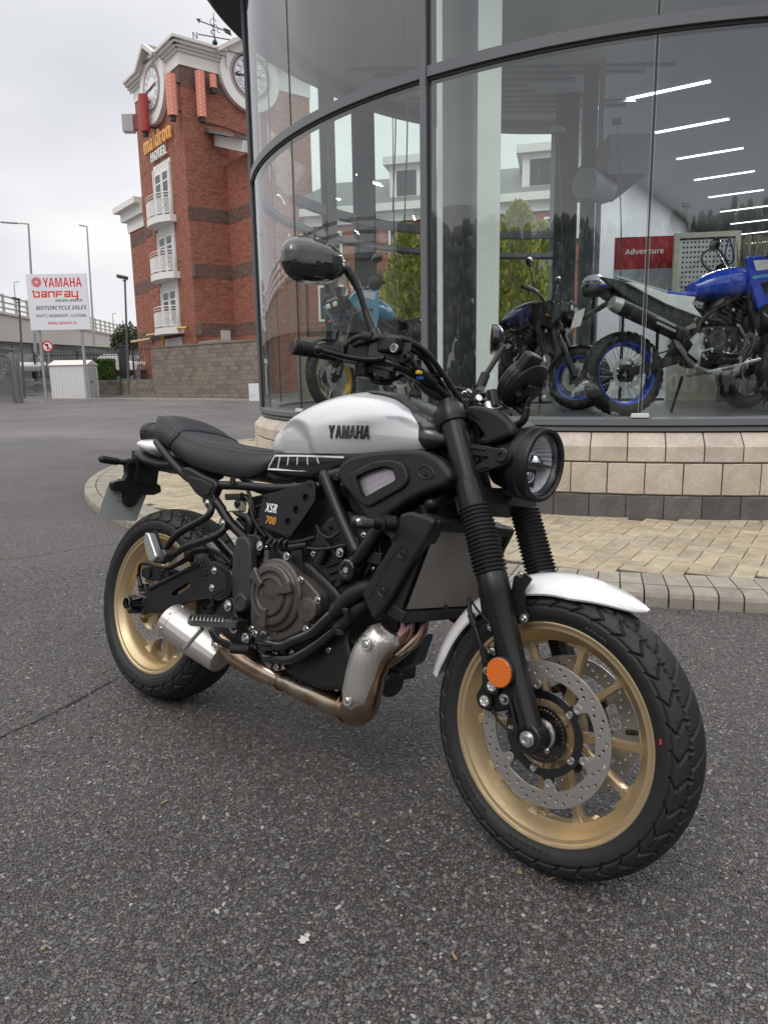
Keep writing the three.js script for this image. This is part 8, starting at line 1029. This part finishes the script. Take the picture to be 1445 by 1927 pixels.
// ------------------------------------------------------------------ motorcycles and display things inside the showroom
function showBike({ name = 'display_motorcycle', label, group, at, dir, body, accent, rim, seatM, R1 = 0.345, R2 = 0.325, wb = 1.56, adv = true, white = false, lean = -0.12, steer = 0 }) {
  const b = thing(name, label, 'motorcycle', group); b.position.copy(at); b.rotation.set(lean, Math.atan2(-dir.z, dir.x), 0, 'YXZ'); const S = (n, g, m, p = b) => mesh(n, g, m, p); const k = mk;
  const wheel = (nm, x, R, hw, n) => { const w = new THREE.Group(); w.name = nm; b.add(w); w.position.set(x, R, 0); if (nm === 'front_wheel') w.rotation.y = steer; const rr = R - 0.085; const knob = []; const pr = [[rr, hw * 0.8], [rr + 0.025, hw], [R - 0.03, hw * 0.98], [R - 0.008, hw * 0.6], [R - 0.003, 0], [R - 0.008, -hw * 0.6], [R - 0.03, -hw * 0.98], [rr + 0.025, -hw], [rr, -hw * 0.8]]; S('tyre', lathe(pr, 64).rotateX(Math.PI / 2), k.tyre, w);
    const N = 34; for (let i = 0; i < N; i++) for (const s of [-1, 0, 1]) { const a = (i + (s === 0 ? 0.5 : 0)) / N * 6.2832; const g = box(0.012, (R * 6.283 / N) * 0.62, hw * 0.5, 0, 0, 0); g.rotateY(-s * 0.75).translate(R - 0.004 - Math.abs(s) * 0.014, 0, s * hw * 0.72).rotateZ(a); knob.push(g); } S('tread', knob, k.tyre, w);
    S('rim', crease(lathe([[rr + 0.004, hw * 0.8], [rr - 0.014, hw * 0.72], [rr - 0.026, hw * 0.3], [rr - 0.026, -hw * 0.3], [rr - 0.014, -hw * 0.72], [rr + 0.004, -hw * 0.8]], 64).rotateX(Math.PI / 2), 0.5), new THREE.MeshPhysicalMaterial({ color: rim.color, roughness: rim.roughness, metalness: rim.metalness, side: THREE.DoubleSide }), w);
    if (adv) for (let i = 0; i < 18; i++) for (const s of [-1, 1]) { const a = i / 18 * 6.2832, c = a + s * 0.42; S('spoke', rod(V(0.04 * Math.cos(c), 0.04 * Math.sin(c), s * 0.03), V((rr - 0.02) * Math.cos(a + s * 0.09), (rr - 0.02) * Math.sin(a + s * 0.09), 0), 0.0022, 0.0022, 5), k.bolt, w); } else for (let i = 0; i < 5; i++) S('spoke', spokeGeo(i * 1.2566, 0.04, rr - 0.015, 0.028, 0.022, 0.035, 0.03), rim, w);
    S('hub', rod(V(0, 0, -0.06), V(0, 0, 0.06), 0.05, 0.05, 24), k.cast, w); for (const s of nm === 'front_wheel' ? [1, -1] : [1]) { const d = S('brake_disc', discGeo(nm === 'front_wheel' ? 0.141 : 0.122, 0.095, 0.005, 6, 48, 1), k.disc, w); d.position.z = s * 0.065; } S('disc_carrier', carrierGeo(6, 0.07, 0.035, 0.014, 0.004), k.gloss, w).position.z = 0.065; };
  wheel('rear_wheel', 0, R2, adv ? 0.075 : 0.09); wheel('front_wheel', wb, R1, adv ? 0.05 : 0.06);
  const hs = adv ? 0.1 : 0, fx = (y) => wb - (y - R1) * 0.5;
  for (const s of [1, -1]) { S('fork_leg', [rod(V(wb, R1, s * 0.1), V(fx(0.62 + hs), 0.62 + hs, s * 0.1), 0.032), rod(V(fx(0.62 + hs), 0.62 + hs, s * 0.1), V(fx(1.0 + hs), 1.0 + hs, s * 0.1), 0.025)], adv ? k.cast : k.frame); S('swing_arm', bar(V(0, R2, s * 0.12), V(0.58, 0.42 + hs * 0.5, s * 0.11), 0.035, 0.07, V(0, 1, 0)), k.cast); S('foot_peg', rod(V(0.6, 0.38 + hs, s * 0.16), V(0.58, 0.38 + hs, s * 0.3), 0.012), k.alloy); S('peg_plate', bar(V(0.52, 0.5 + hs, s * 0.15), V(0.66, 0.34 + hs, s * 0.16), 0.012, 0.09, V(1, 0.3, 0)), k.alloy); }
  S('rear_axle_block', rbox(0.06, 0.06, 0.3, 0.008, 0, R2, 0), k.cast);
  S('engine', [rbox(0.36, 0.3, 0.34, 0.05, 0.76, 0.44 + hs, 0), crease(rod(V(0.8, 0.6 + hs, 0), V(0.92, 0.86 + hs, 0), 0.14, 0.13, 20), 0.5), rod(V(0.7, 0.46 + hs, 0.12), V(0.7, 0.46 + hs, 0.2), 0.105, 0.1, 36), rod(V(0.9, 0.42 + hs, 0.14), V(0.9, 0.42 + hs, 0.18), 0.05, 0.05, 28), rod(V(0.8, 0.46 + hs, -0.12), V(0.8, 0.46 + hs, -0.2), 0.1, 0.1, 30)], k.cast); S('engine_cover', [zlathe(V(0.7, 0.46 + hs, 0), [[0.085, 0.2], [0.08, 0.208], [0.05, 0.21], [0.045, 0.206], [0, 0.206]], 36)], M(0.04, 0.038, 0.036, 0.45)); S('case_bolt', [0, 1, 2, 3, 4, 5].flatMap((i) => boltGeo(V(0.7 + 0.1 * Math.cos(i * 1.05), 0.46 + hs + 0.1 * Math.sin(i * 1.05), 0), 0.006, 0.2)), k.bolt); S('coolant_pipe', [tube([V(0.76, 0.36 + hs, 0.18), V(0.9, 0.36 + hs, 0.18), V(1.02, 0.5 + hs, 0.15)], 0.013), tube([V(0.74, 0.33 + hs, 0.17), V(0.92, 0.32 + hs, 0.17), V(1.06, 0.46 + hs, 0.13)], 0.012)], k.gloss);
  S('radiator', rbox(0.05, 0.28, 0.34, 0.01).rotateZ(0.25).translate(1.05, 0.68 + hs, 0), k.plastic);
  S('frame', [1, -1].flatMap((s) => [tube([V(fx(0.98 + hs) - 0.06, 0.95 + hs, s * 0.03), V(0.9, 0.8 + hs, s * 0.14), V(0.6, 0.62 + hs, s * 0.14), V(0.55, 0.4 + hs, s * 0.13)], 0.02), tube([V(fx(0.9 + hs) - 0.05, 0.86 + hs, s * 0.03), V(1.08, 0.5 + hs, s * 0.15), V(0.98, 0.32 + hs, s * 0.14), V(0.65, 0.3 + hs, s * 0.14)], 0.017), tube([V(0.62, 0.7 + hs, s * 0.13), V(0.3, 0.78 + hs, s * 0.12), V(-0.05, 0.86 + hs, s * 0.08)], 0.014)]), k.frame);
  S('exhaust_pipe', tube([V(1.0, 0.6 + hs, 0.05), V(1.08, 0.4 + hs, 0.06), V(0.95, 0.25 + hs, 0.06), V(0.6, 0.26 + hs, 0.1), V(0.42, 0.4 + hs, 0.14), V(0.3, 0.55 + hs, 0.17)], 0.026, 50, 14), adv ? k.steel : M(0.3, 0.24, 0.17, 0.3, 1));
  if (adv) { const a = V(0.42, 0.5 + hs, 0.17), c = V(-0.14, 0.72 + hs, 0.2); S('silencer', [rod(a, c, 0.058, 0.062, 28)], k.plastic); const e = c.clone().sub(a).normalize(); S('silencer_cap', [rod(c, c.clone().addScaledVector(e, 0.07), 0.0625, 0.052, 28)], k.alloy); S('silencer_guard', [bar(a.clone().lerp(c, 0.2).add(V(0, -0.02, 0.06)), a.clone().lerp(c, 0.5).add(V(0, -0.02, 0.063)), 0.02, 0.012, V(0, 0, 1)), bar(a.clone().lerp(c, 0.2).add(V(0, 0.02, 0.06)), a.clone().lerp(c, 0.5).add(V(0, 0.02, 0.063)), 0.02, 0.012, V(0, 0, 1))], k.alloy); } else S('silencer', [rod(V(0.5, 0.3, 0.13), V(0.12, 0.4, 0.17), 0.065, 0.055, 24)], k.steel);
  const loft = (tab, mat, nm, n = 20) => { const f = smoothTab(tab), rings = []; for (let i = 0; i <= 24; i++) { const x = lerp(tab[0][0], tab.at(-1)[0], i / 24), [t, bo, w] = f(x), r = []; for (let j = 0; j < n; j++) { const a = j / n * 6.2832, c = Math.cos(a), s = Math.sin(a), q = Math.pow(Math.abs(c) ** 2.6 + Math.abs(s) ** 2.6, -1 / 2.6); r.push(V(x, (t + bo) / 2 + (t - bo) / 2 * s * q, w * c * q)); } rings.push(r); } return S(nm, skin(rings), mat); };
  loft([[-0.2, 0.93, 0.9, 0.05], [0, 0.94, 0.86, 0.11], [0.25, 0.9, 0.82, 0.13], [0.5, 0.87, 0.79, 0.12], [0.72, 0.93, 0.86, 0.07]].map(([x, t, o, w]) => [x, t + hs * 0.9, o + hs * 0.9, w]), seatM, 'seat');
  loft([[0.6, 0.94, 0.84, 0.08], [0.75, 1.02, 0.8, 0.16], [0.95, 1.06, 0.8, 0.19], [1.1, 1.03, 0.84, 0.16], [1.18, 0.97, 0.88, 0.1]].map(([x, t, o, w]) => [x, t + hs, o + hs, w]), accent, 'fuel_tank');
  for (const s of [1, -1]) { const pl = (pts, z, d, m, nm) => { const g = extr(poly(smoothPoly(pts, 0.012)), d, 0.004, 2).translate(0, 0, z); return S(nm, s < 0 ? mirZ(g) : g, m); }; if (adv) { pl([[0.95, 1.1 + hs], [1.2, 1.12 + hs], [1.36, 1.0 + hs], [1.2, 0.78 + hs], [1.05, 0.7 + hs], [0.98, 0.9 + hs]], 0.18, 0.03, body, 'side_fairing'); pl([[1.0, 1.07 + hs], [1.19, 1.085 + hs], [1.26, 1.02 + hs], [1.03, 0.99 + hs]], 0.208, 0.005, k.white, 'fairing_stripe'); pl([[1.06, 0.9 + hs], [1.2, 0.93 + hs], [1.24, 0.9 + hs], [1.12, 0.8 + hs]], 0.208, 0.005, k.plastic, 'fairing_vent'); pl([[0.99, 0.95 + hs], [1.3, 0.99 + hs], [1.33, 0.975 + hs], [1.0, 0.925 + hs]], 0.208, 0.005, M(0.1, 0.35, 0.6, 0.3), 'fairing_stripe'); pl([[0.6, 0.64 + hs], [0.5, 0.75 + hs], [0.54, 0.80 + hs], [0.3, 0.825 + hs], [0.02, 0.905 + hs], [-0.06, 0.91 + hs], [0.1, 0.83 + hs], [0.3, 0.74 + hs]], 0.136, 0.02, white ? k.white : k.plastic, 'side_panel'); } else { pl([[0.92, 1.0], [1.16, 1.02], [1.3, 0.92], [1.16, 0.76], [1.0, 0.82]], 0.17, 0.03, k.gloss, 'side_fairing'); pl([[0.55, 0.66], [0.66, 0.82], [0.3, 0.82], [-0.05, 0.9], [0.1, 0.8], [0.4, 0.68]], 0.12, 0.02, k.plastic, 'side_panel'); } }
  if (adv) for (const s of [1, -1]) { const g = extr(poly(smoothPoly([[-0.26, 0.955 + hs], [0.1, 0.9 + hs], [0.42, 0.74 + hs], [0.56, 0.62 + hs], [0.44, 0.56 + hs], [0.2, 0.66 + hs], [-0.1, 0.84 + hs]], 0.02)), 0.02, 0.005, 2).translate(0, 0, 0.108); S('rear_cover', s < 0 ? mirZ(g) : g, M(0.035, 0.036, 0.04, 0.45)); const h = [bar(V(0.3, 0.84 + hs, s * 0.14), V(-0.12, 0.955 + hs, s * 0.13), 0.014, 0.02, V(0, 0, 1)), bar(V(0.62, 0.5 + hs, s * 0.165), V(0.5, 0.34 + hs, s * 0.17), 0.01, 0.1, V(1, 0.4, 0))]; S('rear_bracket', h, k.alloy); }
  S('engine_fin', [0, 1, 2, 3, 4, 5].map((i) => rbox(0.2, 0.008, 0.3, 0.003).rotateZ(-0.45).translate(0.84 + i * 0.018, 0.62 + hs + i * 0.034, 0)), k.cast); S('engine_bolt', [[0.62, 0.6], [0.9, 0.58], [0.94, 0.46], [0.6, 0.34], [0.78, 0.32], [0.86, 0.7]].flatMap(([x, y]) => boltGeo(V(x, y + hs, 0), 0.008, 0.172)), k.bolt); S('rear_brake_caliper', [rbox(0.09, 0.06, 0.04, 0.012).rotateZ(0.6).translate(0.06, R2 + 0.1, 0.1)], k.alloy); S('cable', [tube([V(0.1, R2 + 0.12, 0.12), V(0.3, R2 + 0.16, 0.14), V(0.5, 0.5 + hs, 0.15), V(0.62, 0.62 + hs, 0.15)], 0.006), tube([V(0.95, 0.9 + hs, 0.12), V(1.05, 0.98 + hs, 0.1), V(1.15, 1.1 + hs, 0.08)], 0.007)], k.hose); S('number_plate', [box(0.006, 0.14, 0.16).rotateZ(-0.3).translate(-0.38, 0.66 + hs, 0)], M(0.6, 0.6, 0.58, 0.5));
  S('tail', [rbox(0.3, 0.06, 0.16, 0.025, -0.16, 0.87 + hs, 0)], k.plastic); S('rear_mudguard', [rbox(0.3, 0.03, 0.15, 0.012).rotateZ(0.5).translate(-0.24, 0.72 + hs, 0)], k.plastic);
  const yb = 1.1 + hs, bx = fx(1.02 + hs) - 0.02; S('handlebar', tube([V(bx - 0.1, yb + 0.02, 0.4), V(bx - 0.03, yb, 0.22), V(bx, yb - 0.06, 0.05), V(bx, yb - 0.06, -0.05), V(bx - 0.03, yb, -0.22), V(bx - 0.1, yb + 0.02, -0.4)], 0.012, 60), k.frame); S('yoke', [rbox(0.08, 0.05, 0.27, 0.01, bx, yb - 0.1, 0), rbox(0.08, 0.05, 0.27, 0.01, fx(0.78 + hs), 0.78 + hs, 0)], k.cast);
  for (const s of [1, -1]) { S('grip', rod(V(bx - 0.1, yb + 0.02, s * 0.41), V(bx - 0.065, yb + 0.01, s * 0.3), 0.017), k.rubber); S('lever', rod(V(bx - 0.04, yb + 0.02, s * 0.41), V(bx + 0.01, yb + 0.0, s * 0.26), 0.006), k.alloy); const mx = V(bx - 0.06, yb + 0.24, s * 0.38); S('mirror', [rod(V(bx - 0.03, yb, s * 0.24), mx, 0.007), new THREE.SphereGeometry(1, 20, 12).scale(0.02, 0.05, 0.075).translate(mx.x, mx.y + 0.02, mx.z)], k.gloss); if (adv) S('hand_guard', new THREE.SphereGeometry(1, 16, 12, 0, Math.PI).scale(0.1, 0.075, 0.05).rotateY(Math.PI / 2).translate(bx - 0.02, yb + 0.02, s * 0.36), k.plastic); S('indicator', [rod(V(fx(0.85 + hs), 0.87 + hs, s * 0.12), V(fx(0.85 + hs), 0.87 + hs, s * 0.2), 0.008), new THREE.CapsuleGeometry(0.016, 0.04, 4, 10).rotateX(1.57).translate(fx(0.85 + hs), 0.87 + hs, s * 0.23)], M(0.4, 0.12, 0.02, 0.3)); }
  S('headlight', [rbox(0.12, 0.16, 0.2, 0.04).rotateZ(-0.2).translate(fx(0.95 + hs) + 0.16, 0.97 + hs, 0)], k.gloss); S('headlight_lens', [rbox(0.02, 0.05, 0.06, 0.015, fx(0.95 + hs) + 0.22, 0.97 + hs, 0.05), rbox(0.02, 0.05, 0.06, 0.015, fx(0.95 + hs) + 0.22, 0.97 + hs, -0.05)], M(0.8, 0.82, 0.84, 0.1, 0.3));
  if (adv) { const gl = []; for (let i = 0; i <= 8; i++) { const t = i / 8, r = []; for (let j = 0; j <= 10; j++) { const u = j / 5 - 1, w = 0.14 * (1 - 0.35 * t * t); r.push(V(fx(1.05 + hs) + 0.18 - 0.16 * t - 0.07 * u * u, 1.05 + hs + 0.36 * t, u * w)); } gl.push(r); } S('windscreen', skin(gl, { close: false }), k.clear); S('front_mudguard', skin([...Array(14).keys()].map((i) => { const a = lerp(0.55, 2.6, i / 13); return [-0.055, -0.03, 0, 0.03, 0.055].map((z) => V(wb + (R1 + 0.05 - z * z * 6) * Math.cos(a), R1 + (R1 + 0.05 - z * z * 6) * Math.sin(a), z)); }), { close: false }), k.plastic); S('skid_plate', [rbox(0.5, 0.03, 0.28, 0.012).rotateZ(0.2).translate(0.9, 0.27 + hs, 0)], k.alloy); S('tower', [rbox(0.16, 0.22, 0.06, 0.02, fx(1.0 + hs) + 0.08, 1.05 + hs, 0)], k.plastic); } else S('front_mudguard', skin([...Array(14).keys()].map((i) => { const a = lerp(0.9, 2.9, i / 13); return [-0.065, -0.035, 0, 0.035, 0.065].map((z) => V(wb + (R1 + 0.03 - z * z * 6) * Math.cos(a), R1 + (R1 + 0.03 - z * z * 6) * Math.sin(a), z)); }), { close: false }), k.gloss);
  S('rear_shock', rod(V(0.35, 0.72 + hs, 0), V(0.5, 0.45 + hs, 0), 0.04), k.cast); S('side_stand', rod(V(0.62, 0.32, -0.14), V(0.58, 0.03, -0.24), 0.012), k.frame);
  return b;
}
{
  const blue = M(0.008, 0.05, 0.5, 0.3, 0, { clearcoat: 1 }), cyan = M(0.03, 0.30, 0.52, 0.3, 0, { clearcoat: 1 }), blueRim = M(0.035, 0.075, 0.48, 0.35, 0.2), goldRim = M(0.62, 0.36, 0.05, 0.35, 0.4), blueDark = M(0.02, 0.025, 0.13, 0.28, 0, { clearcoat: 1 }), redD = M(0.22, 0.012, 0.018, 0.3, 0, { clearcoat: 1 }), seatBlue = M(0.012, 0.035, 0.4, 0.55);
  const F = (px, py) => onY(px, py, FLOORY);
  showBike({ label: 'blue and white adventure motorcycle with blue spoked wheels behind the glass at the right', at: F(1172, 783), dir: V(0.98, 0, -0.2), body: blue, accent: blue, rim: blueRim, seatM: seatBlue, white: true, R2: 0.33, R1: 0.35, lean: -0.1 });
  { const fr = F(633, 777), d = V(-0.70, 0, 0.71).normalize(); showBike({ label: 'light blue adventure motorcycle with yellow spoked wheels behind the mirror', at: fr.clone().addScaledVector(d, -1.56), dir: d, body: cyan, accent: cyan, rim: goldRim, seatM: mk.seat, lean: 0.16, steer: 0.12 }); }
  { const fr = F(1084, 771), d = V(0.82, 0, 0.57).normalize(); showBike({ label: 'black naked motorcycle with blue tank and blue wheels left of the adventure bike', at: fr.clone().addScaledVector(d, -1.42), dir: d, body: mk.gloss, accent: blueDark, rim: blueRim, seatM: mk.seat, adv: false, wb: 1.42, R1: 0.3, R2: 0.315, lean: -0.14 }); }
  { const fr = F(1040, 764), d = V(0.85, 0, 0.5).normalize(); showBike({ label: 'dark red motorcycle half hidden behind the black naked one', at: fr.clone().addScaledVector(d, -1.75).add(V(-0.1, 0, -1.0)), dir: d, body: redD, accent: redD, rim: mk.cast, seatM: mk.seat, adv: false, wb: 1.42, R1: 0.3, R2: 0.315, lean: -0.14 }); }
  showBike({ label: 'black spoke wheeled motorcycle standing behind the blue and white one', at: F(1400, 768), dir: V(0.9, 0, -0.43).normalize(), body: mk.gloss, accent: mk.gloss, rim: mk.cast, seatM: mk.seat, lean: -0.1 });
  // adventure poster on a stand and the perforated display wall
  const face = (m) => { m.rotation.y = Math.atan2(-m.position.x, -m.position.z) * 0.5 + 0.05; };
  { const z = -9.4, a = onZ(1158, 446, z), b = onZ(1268, 440, z), lo = onZ(1210, 580, z).y, W = b.x - a.x, H = a.y - lo, t = thing('poster_board', 'red and grey poster board with white lettering inside the showroom', 'poster'); t.position.set((a.x + b.x) / 2, 0, z); face(t); const tex = canvasTex(512, 640, (g, w, h) => { g.fillStyle = '#b3202f'; g.fillRect(0, 0, w, h * 0.45); g.fillStyle = '#fff'; g.font = 'bold 66px sans-serif'; g.textAlign = 'center'; g.fillText('Adventure', w / 2, h * 0.24); const gr = g.createLinearGradient(0, h * 0.45, 0, h); gr.addColorStop(0, '#b9bfca'); gr.addColorStop(0.5, '#cfd0d2'); gr.addColorStop(1, '#8b8378'); g.fillStyle = gr; g.fillRect(0, h * 0.45, w, h); g.fillStyle = '#7d776d'; g.beginPath(); g.moveTo(0, h * 0.8); g.quadraticCurveTo(w * 0.4, h * 0.72, w * 0.6, h * 0.78); g.lineTo(w, h * 0.74); g.lineTo(w, h); g.lineTo(0, h); g.fill(); }); mesh('board', rbox(W, H, 0.03, 0.005, 0, lo + H / 2, 0), M(0.7, 0.7, 0.72, 0.5), t); mesh('poster', new THREE.PlaneGeometry(W * 0.99, H * 0.99).translate(0, lo + H / 2, 0.018), new THREE.MeshPhysicalMaterial({ map: tex, roughness: 0.4 }), t); mesh('stand_leg', [rod(V(-W * 0.3, FLOORY, -0.03), V(-W * 0.3, lo + 0.1, -0.03), 0.02), rod(V(W * 0.3, FLOORY, -0.03), V(W * 0.3, lo + 0.1, -0.03), 0.02), box(W * 0.8, 0.03, 0.35, 0, FLOORY + 0.016, 0)], mk.frame, t); }
  { const z = -9.0, a = onZ(1276, 438, z), b = onZ(1385, 430, z), W = b.x - a.x, top = a.y, t = thing('display_wall', 'cream perforated display wall with straps hanging inside the showroom', 'display'); t.position.set((a.x + b.x) / 2, 0, z); face(t); const cream = M(0.66, 0.62, 0.5, 0.6), wh = M(0.74, 0.74, 0.72, 0.5); mesh('frame', [box(0.06, top - FLOORY, 0.06, -W / 2, (top + FLOORY) / 2, 0), box(0.06, top - FLOORY, 0.06, W / 2, (top + FLOORY) / 2, 0), box(W - 0.061, 0.06, 0.06, 0, top - 0.03, 0)], cream, t); const H = 0.85, s = new THREE.Shape([[-W / 2 + 0.03, 0], [W / 2 - 0.03, 0], [W / 2 - 0.03, H], [-W / 2 + 0.03, H]].map((p) => new THREE.Vector2(...p))); const nx = 13, ny = 15; for (let i = 0; i < nx; i++) for (let j = 0; j < ny; j++) { const x = -W / 2 + 0.06 + (i + 0.5) * (W - 0.12) / nx, y = (j + 0.5) * H / ny, d = 0.011; s.holes.push(new THREE.Path([[x - d, y - d], [x - d, y + d], [x + d, y + d], [x + d, y - d]].map((p) => new THREE.Vector2(...p)))); } mesh('perforated_panel', extr(s, 0.008).translate(0, top - 0.08 - H, 0), wh, t); mesh('lower_panel', box(W - 0.062, top - 0.08 - H - FLOORY - 0.01, 0.03, 0, (top - 0.09 - H + FLOORY) / 2, 0), cream, t); mesh('backing', box(W, top - FLOORY, 0.02, 0, (top + FLOORY) / 2, -0.06), M(0.06, 0.06, 0.06, 0.8), t);
    const st = mesh('luggage_strap', [tube([V(0, 0, 0), V(-0.16, -0.12, 0.03), V(-0.12, -0.24, 0.03), V(0.05, -0.3, 0.03), V(0.14, -0.2, 0.03), V(0, 0, 0)], 0.012, 60, 6)], M(0.03, 0.03, 0.032, 0.6)); st.position.copy(onZ(1345, 462, z + 0.12)); tag(st, 'black looped luggage strap hanging on the perforated display wall', 'strap'); const sb = mesh('lanyard', [tube([V(0, 0, 0), V(-0.04, -0.22, 0.02), V(0.0, -0.3, 0.02), V(0.06, -0.26, 0.02), V(0.01, 0, 0)], 0.01, 40, 6)], M(0.02, 0.04, 0.2, 0.6)); sb.position.copy(onZ(1371, 447, z + 0.12)); tag(sb, 'blue lanyard hanging at the right corner of the display wall', 'lanyard'); }
  const helmet = (label, px, py, z, visor) => { const p = onZ(px, py, z), t = thing('helmet', label, 'helmet'); t.position.copy(p); t.rotation.y = 0.7; const r = 0.135; mesh('helmet_shell', new THREE.SphereGeometry(r, 32, 24, 0, Math.PI * 2, 0, 2.15).scale(1.12, 1, 0.95), M(0.72, 0.73, 0.74, 0.25, 0, { clearcoat: 1 }), t); mesh('visor', new THREE.SphereGeometry(r * 1.03, 24, 12, Math.PI * 0.6, Math.PI * 0.8, 1.15, 0.75).scale(1.12, 1, 0.95).rotateY(Math.PI * 1.0), visor, t); mesh('peak', rbox(0.16, 0.012, 0.17, 0.005).rotateZ(-0.15).translate(0.15, 0.06, 0), M(0.72, 0.73, 0.74, 0.25), t); mesh('visor_pivot', rod(V(0.02, 0.01, -0.14), V(0.02, 0.01, 0.14), 0.022), mk.plastic, t); mesh('helmet_stand', [rod(V(0, FLOORY - p.y, 0), V(0, -0.05, 0), 0.02), new THREE.CylinderGeometry(0.14, 0.14, 0.02, 24).translate(0, FLOORY - p.y + 0.011, 0)], mk.frame, t); };
  helmet('white open face helmet above the black naked motorcycle', 1117, 541, -7.9, M(0.05, 0.055, 0.06, 0.05, 0, { clearcoat: 1 })); helmet('white helmet on a stand in front of the conifers in the showroom', 1019, 608, -9.0, M(0.4, 0.42, 0.44, 0.05, 0, { clearcoat: 1 }));
  { const p = onZ(1420, 520, -8.6), t = thing('brush_display', 'beige bristle column among the goods at the right edge of the showroom', 'display'); t.position.set(p.x, 0, -8.6); const R = rng(6), g = []; const y0 = onZ(1420, 560, -8.6).y, y1 = onZ(1420, 440, -8.6).y; for (let i = 0; i < 160; i++) { const x = (R() - 0.5) * 0.34, z = (R() - 0.5) * 0.3; g.push(rod(V(x * 0.7, y0, z * 0.7), V(x + (R() - 0.5) * 0.1, lerp(y0, y1, 0.7 + 0.3 * R()), z), 0.008, 0.004, 4)); } stuff(mesh('bristles', g, M(0.33, 0.29, 0.19, 0.8), t)); mesh('plinth', rbox(0.5, y0 - FLOORY, 0.45, 0.01, 0, (y0 + FLOORY) / 2, 0), M(0.12, 0.12, 0.12, 0.6), t); }
}
{ // unseen lumpy belt behind the camera, placed to darken the lower glass reflections
  const R = rng(404), base = [0, 1, 2, 3].map((k) => { const s = new THREE.IcosahedronGeometry(1, 1), Q = s.attributes.position; for (let i = 0; i < Q.count; i++) { const f = 0.8 + 0.45 * fbm(Q.getX(i) * 1.8 + k * 9, Q.getY(i) * 1.8 + Q.getZ(i) * 1.3, 7, 3); Q.setXYZ(i, Q.getX(i) * f, Q.getY(i) * f, Q.getZ(i) * f); } s.computeVertexNormals(); return s; }), g = [];
  for (let i = 0; i < 8500; i++) { const a = (R() * 2 - 1) * 1.5, d = 33 + R() * 8, top = 8.6 + 1.5 * fbm(a * 5 + 4, 2, 9, 4), y = top * Math.pow(R(), 0.6), r = 0.25 + 0.4 * R(); g.push(base[i & 3].clone().scale(r, r * 0.9, r).rotateY(R() * 6).translate(d * Math.sin(a), y, d * Math.cos(a))); }
  stuff(tag(mesh('unseen_reflected_mass', g, M(0.22, 0.23, 0.19, 0.9)), 'unseen lumpy belt behind the camera placed to darken the lower showroom glass reflections', 'unseen_reflected_mass'));
}
renderer.render(scene, camera);
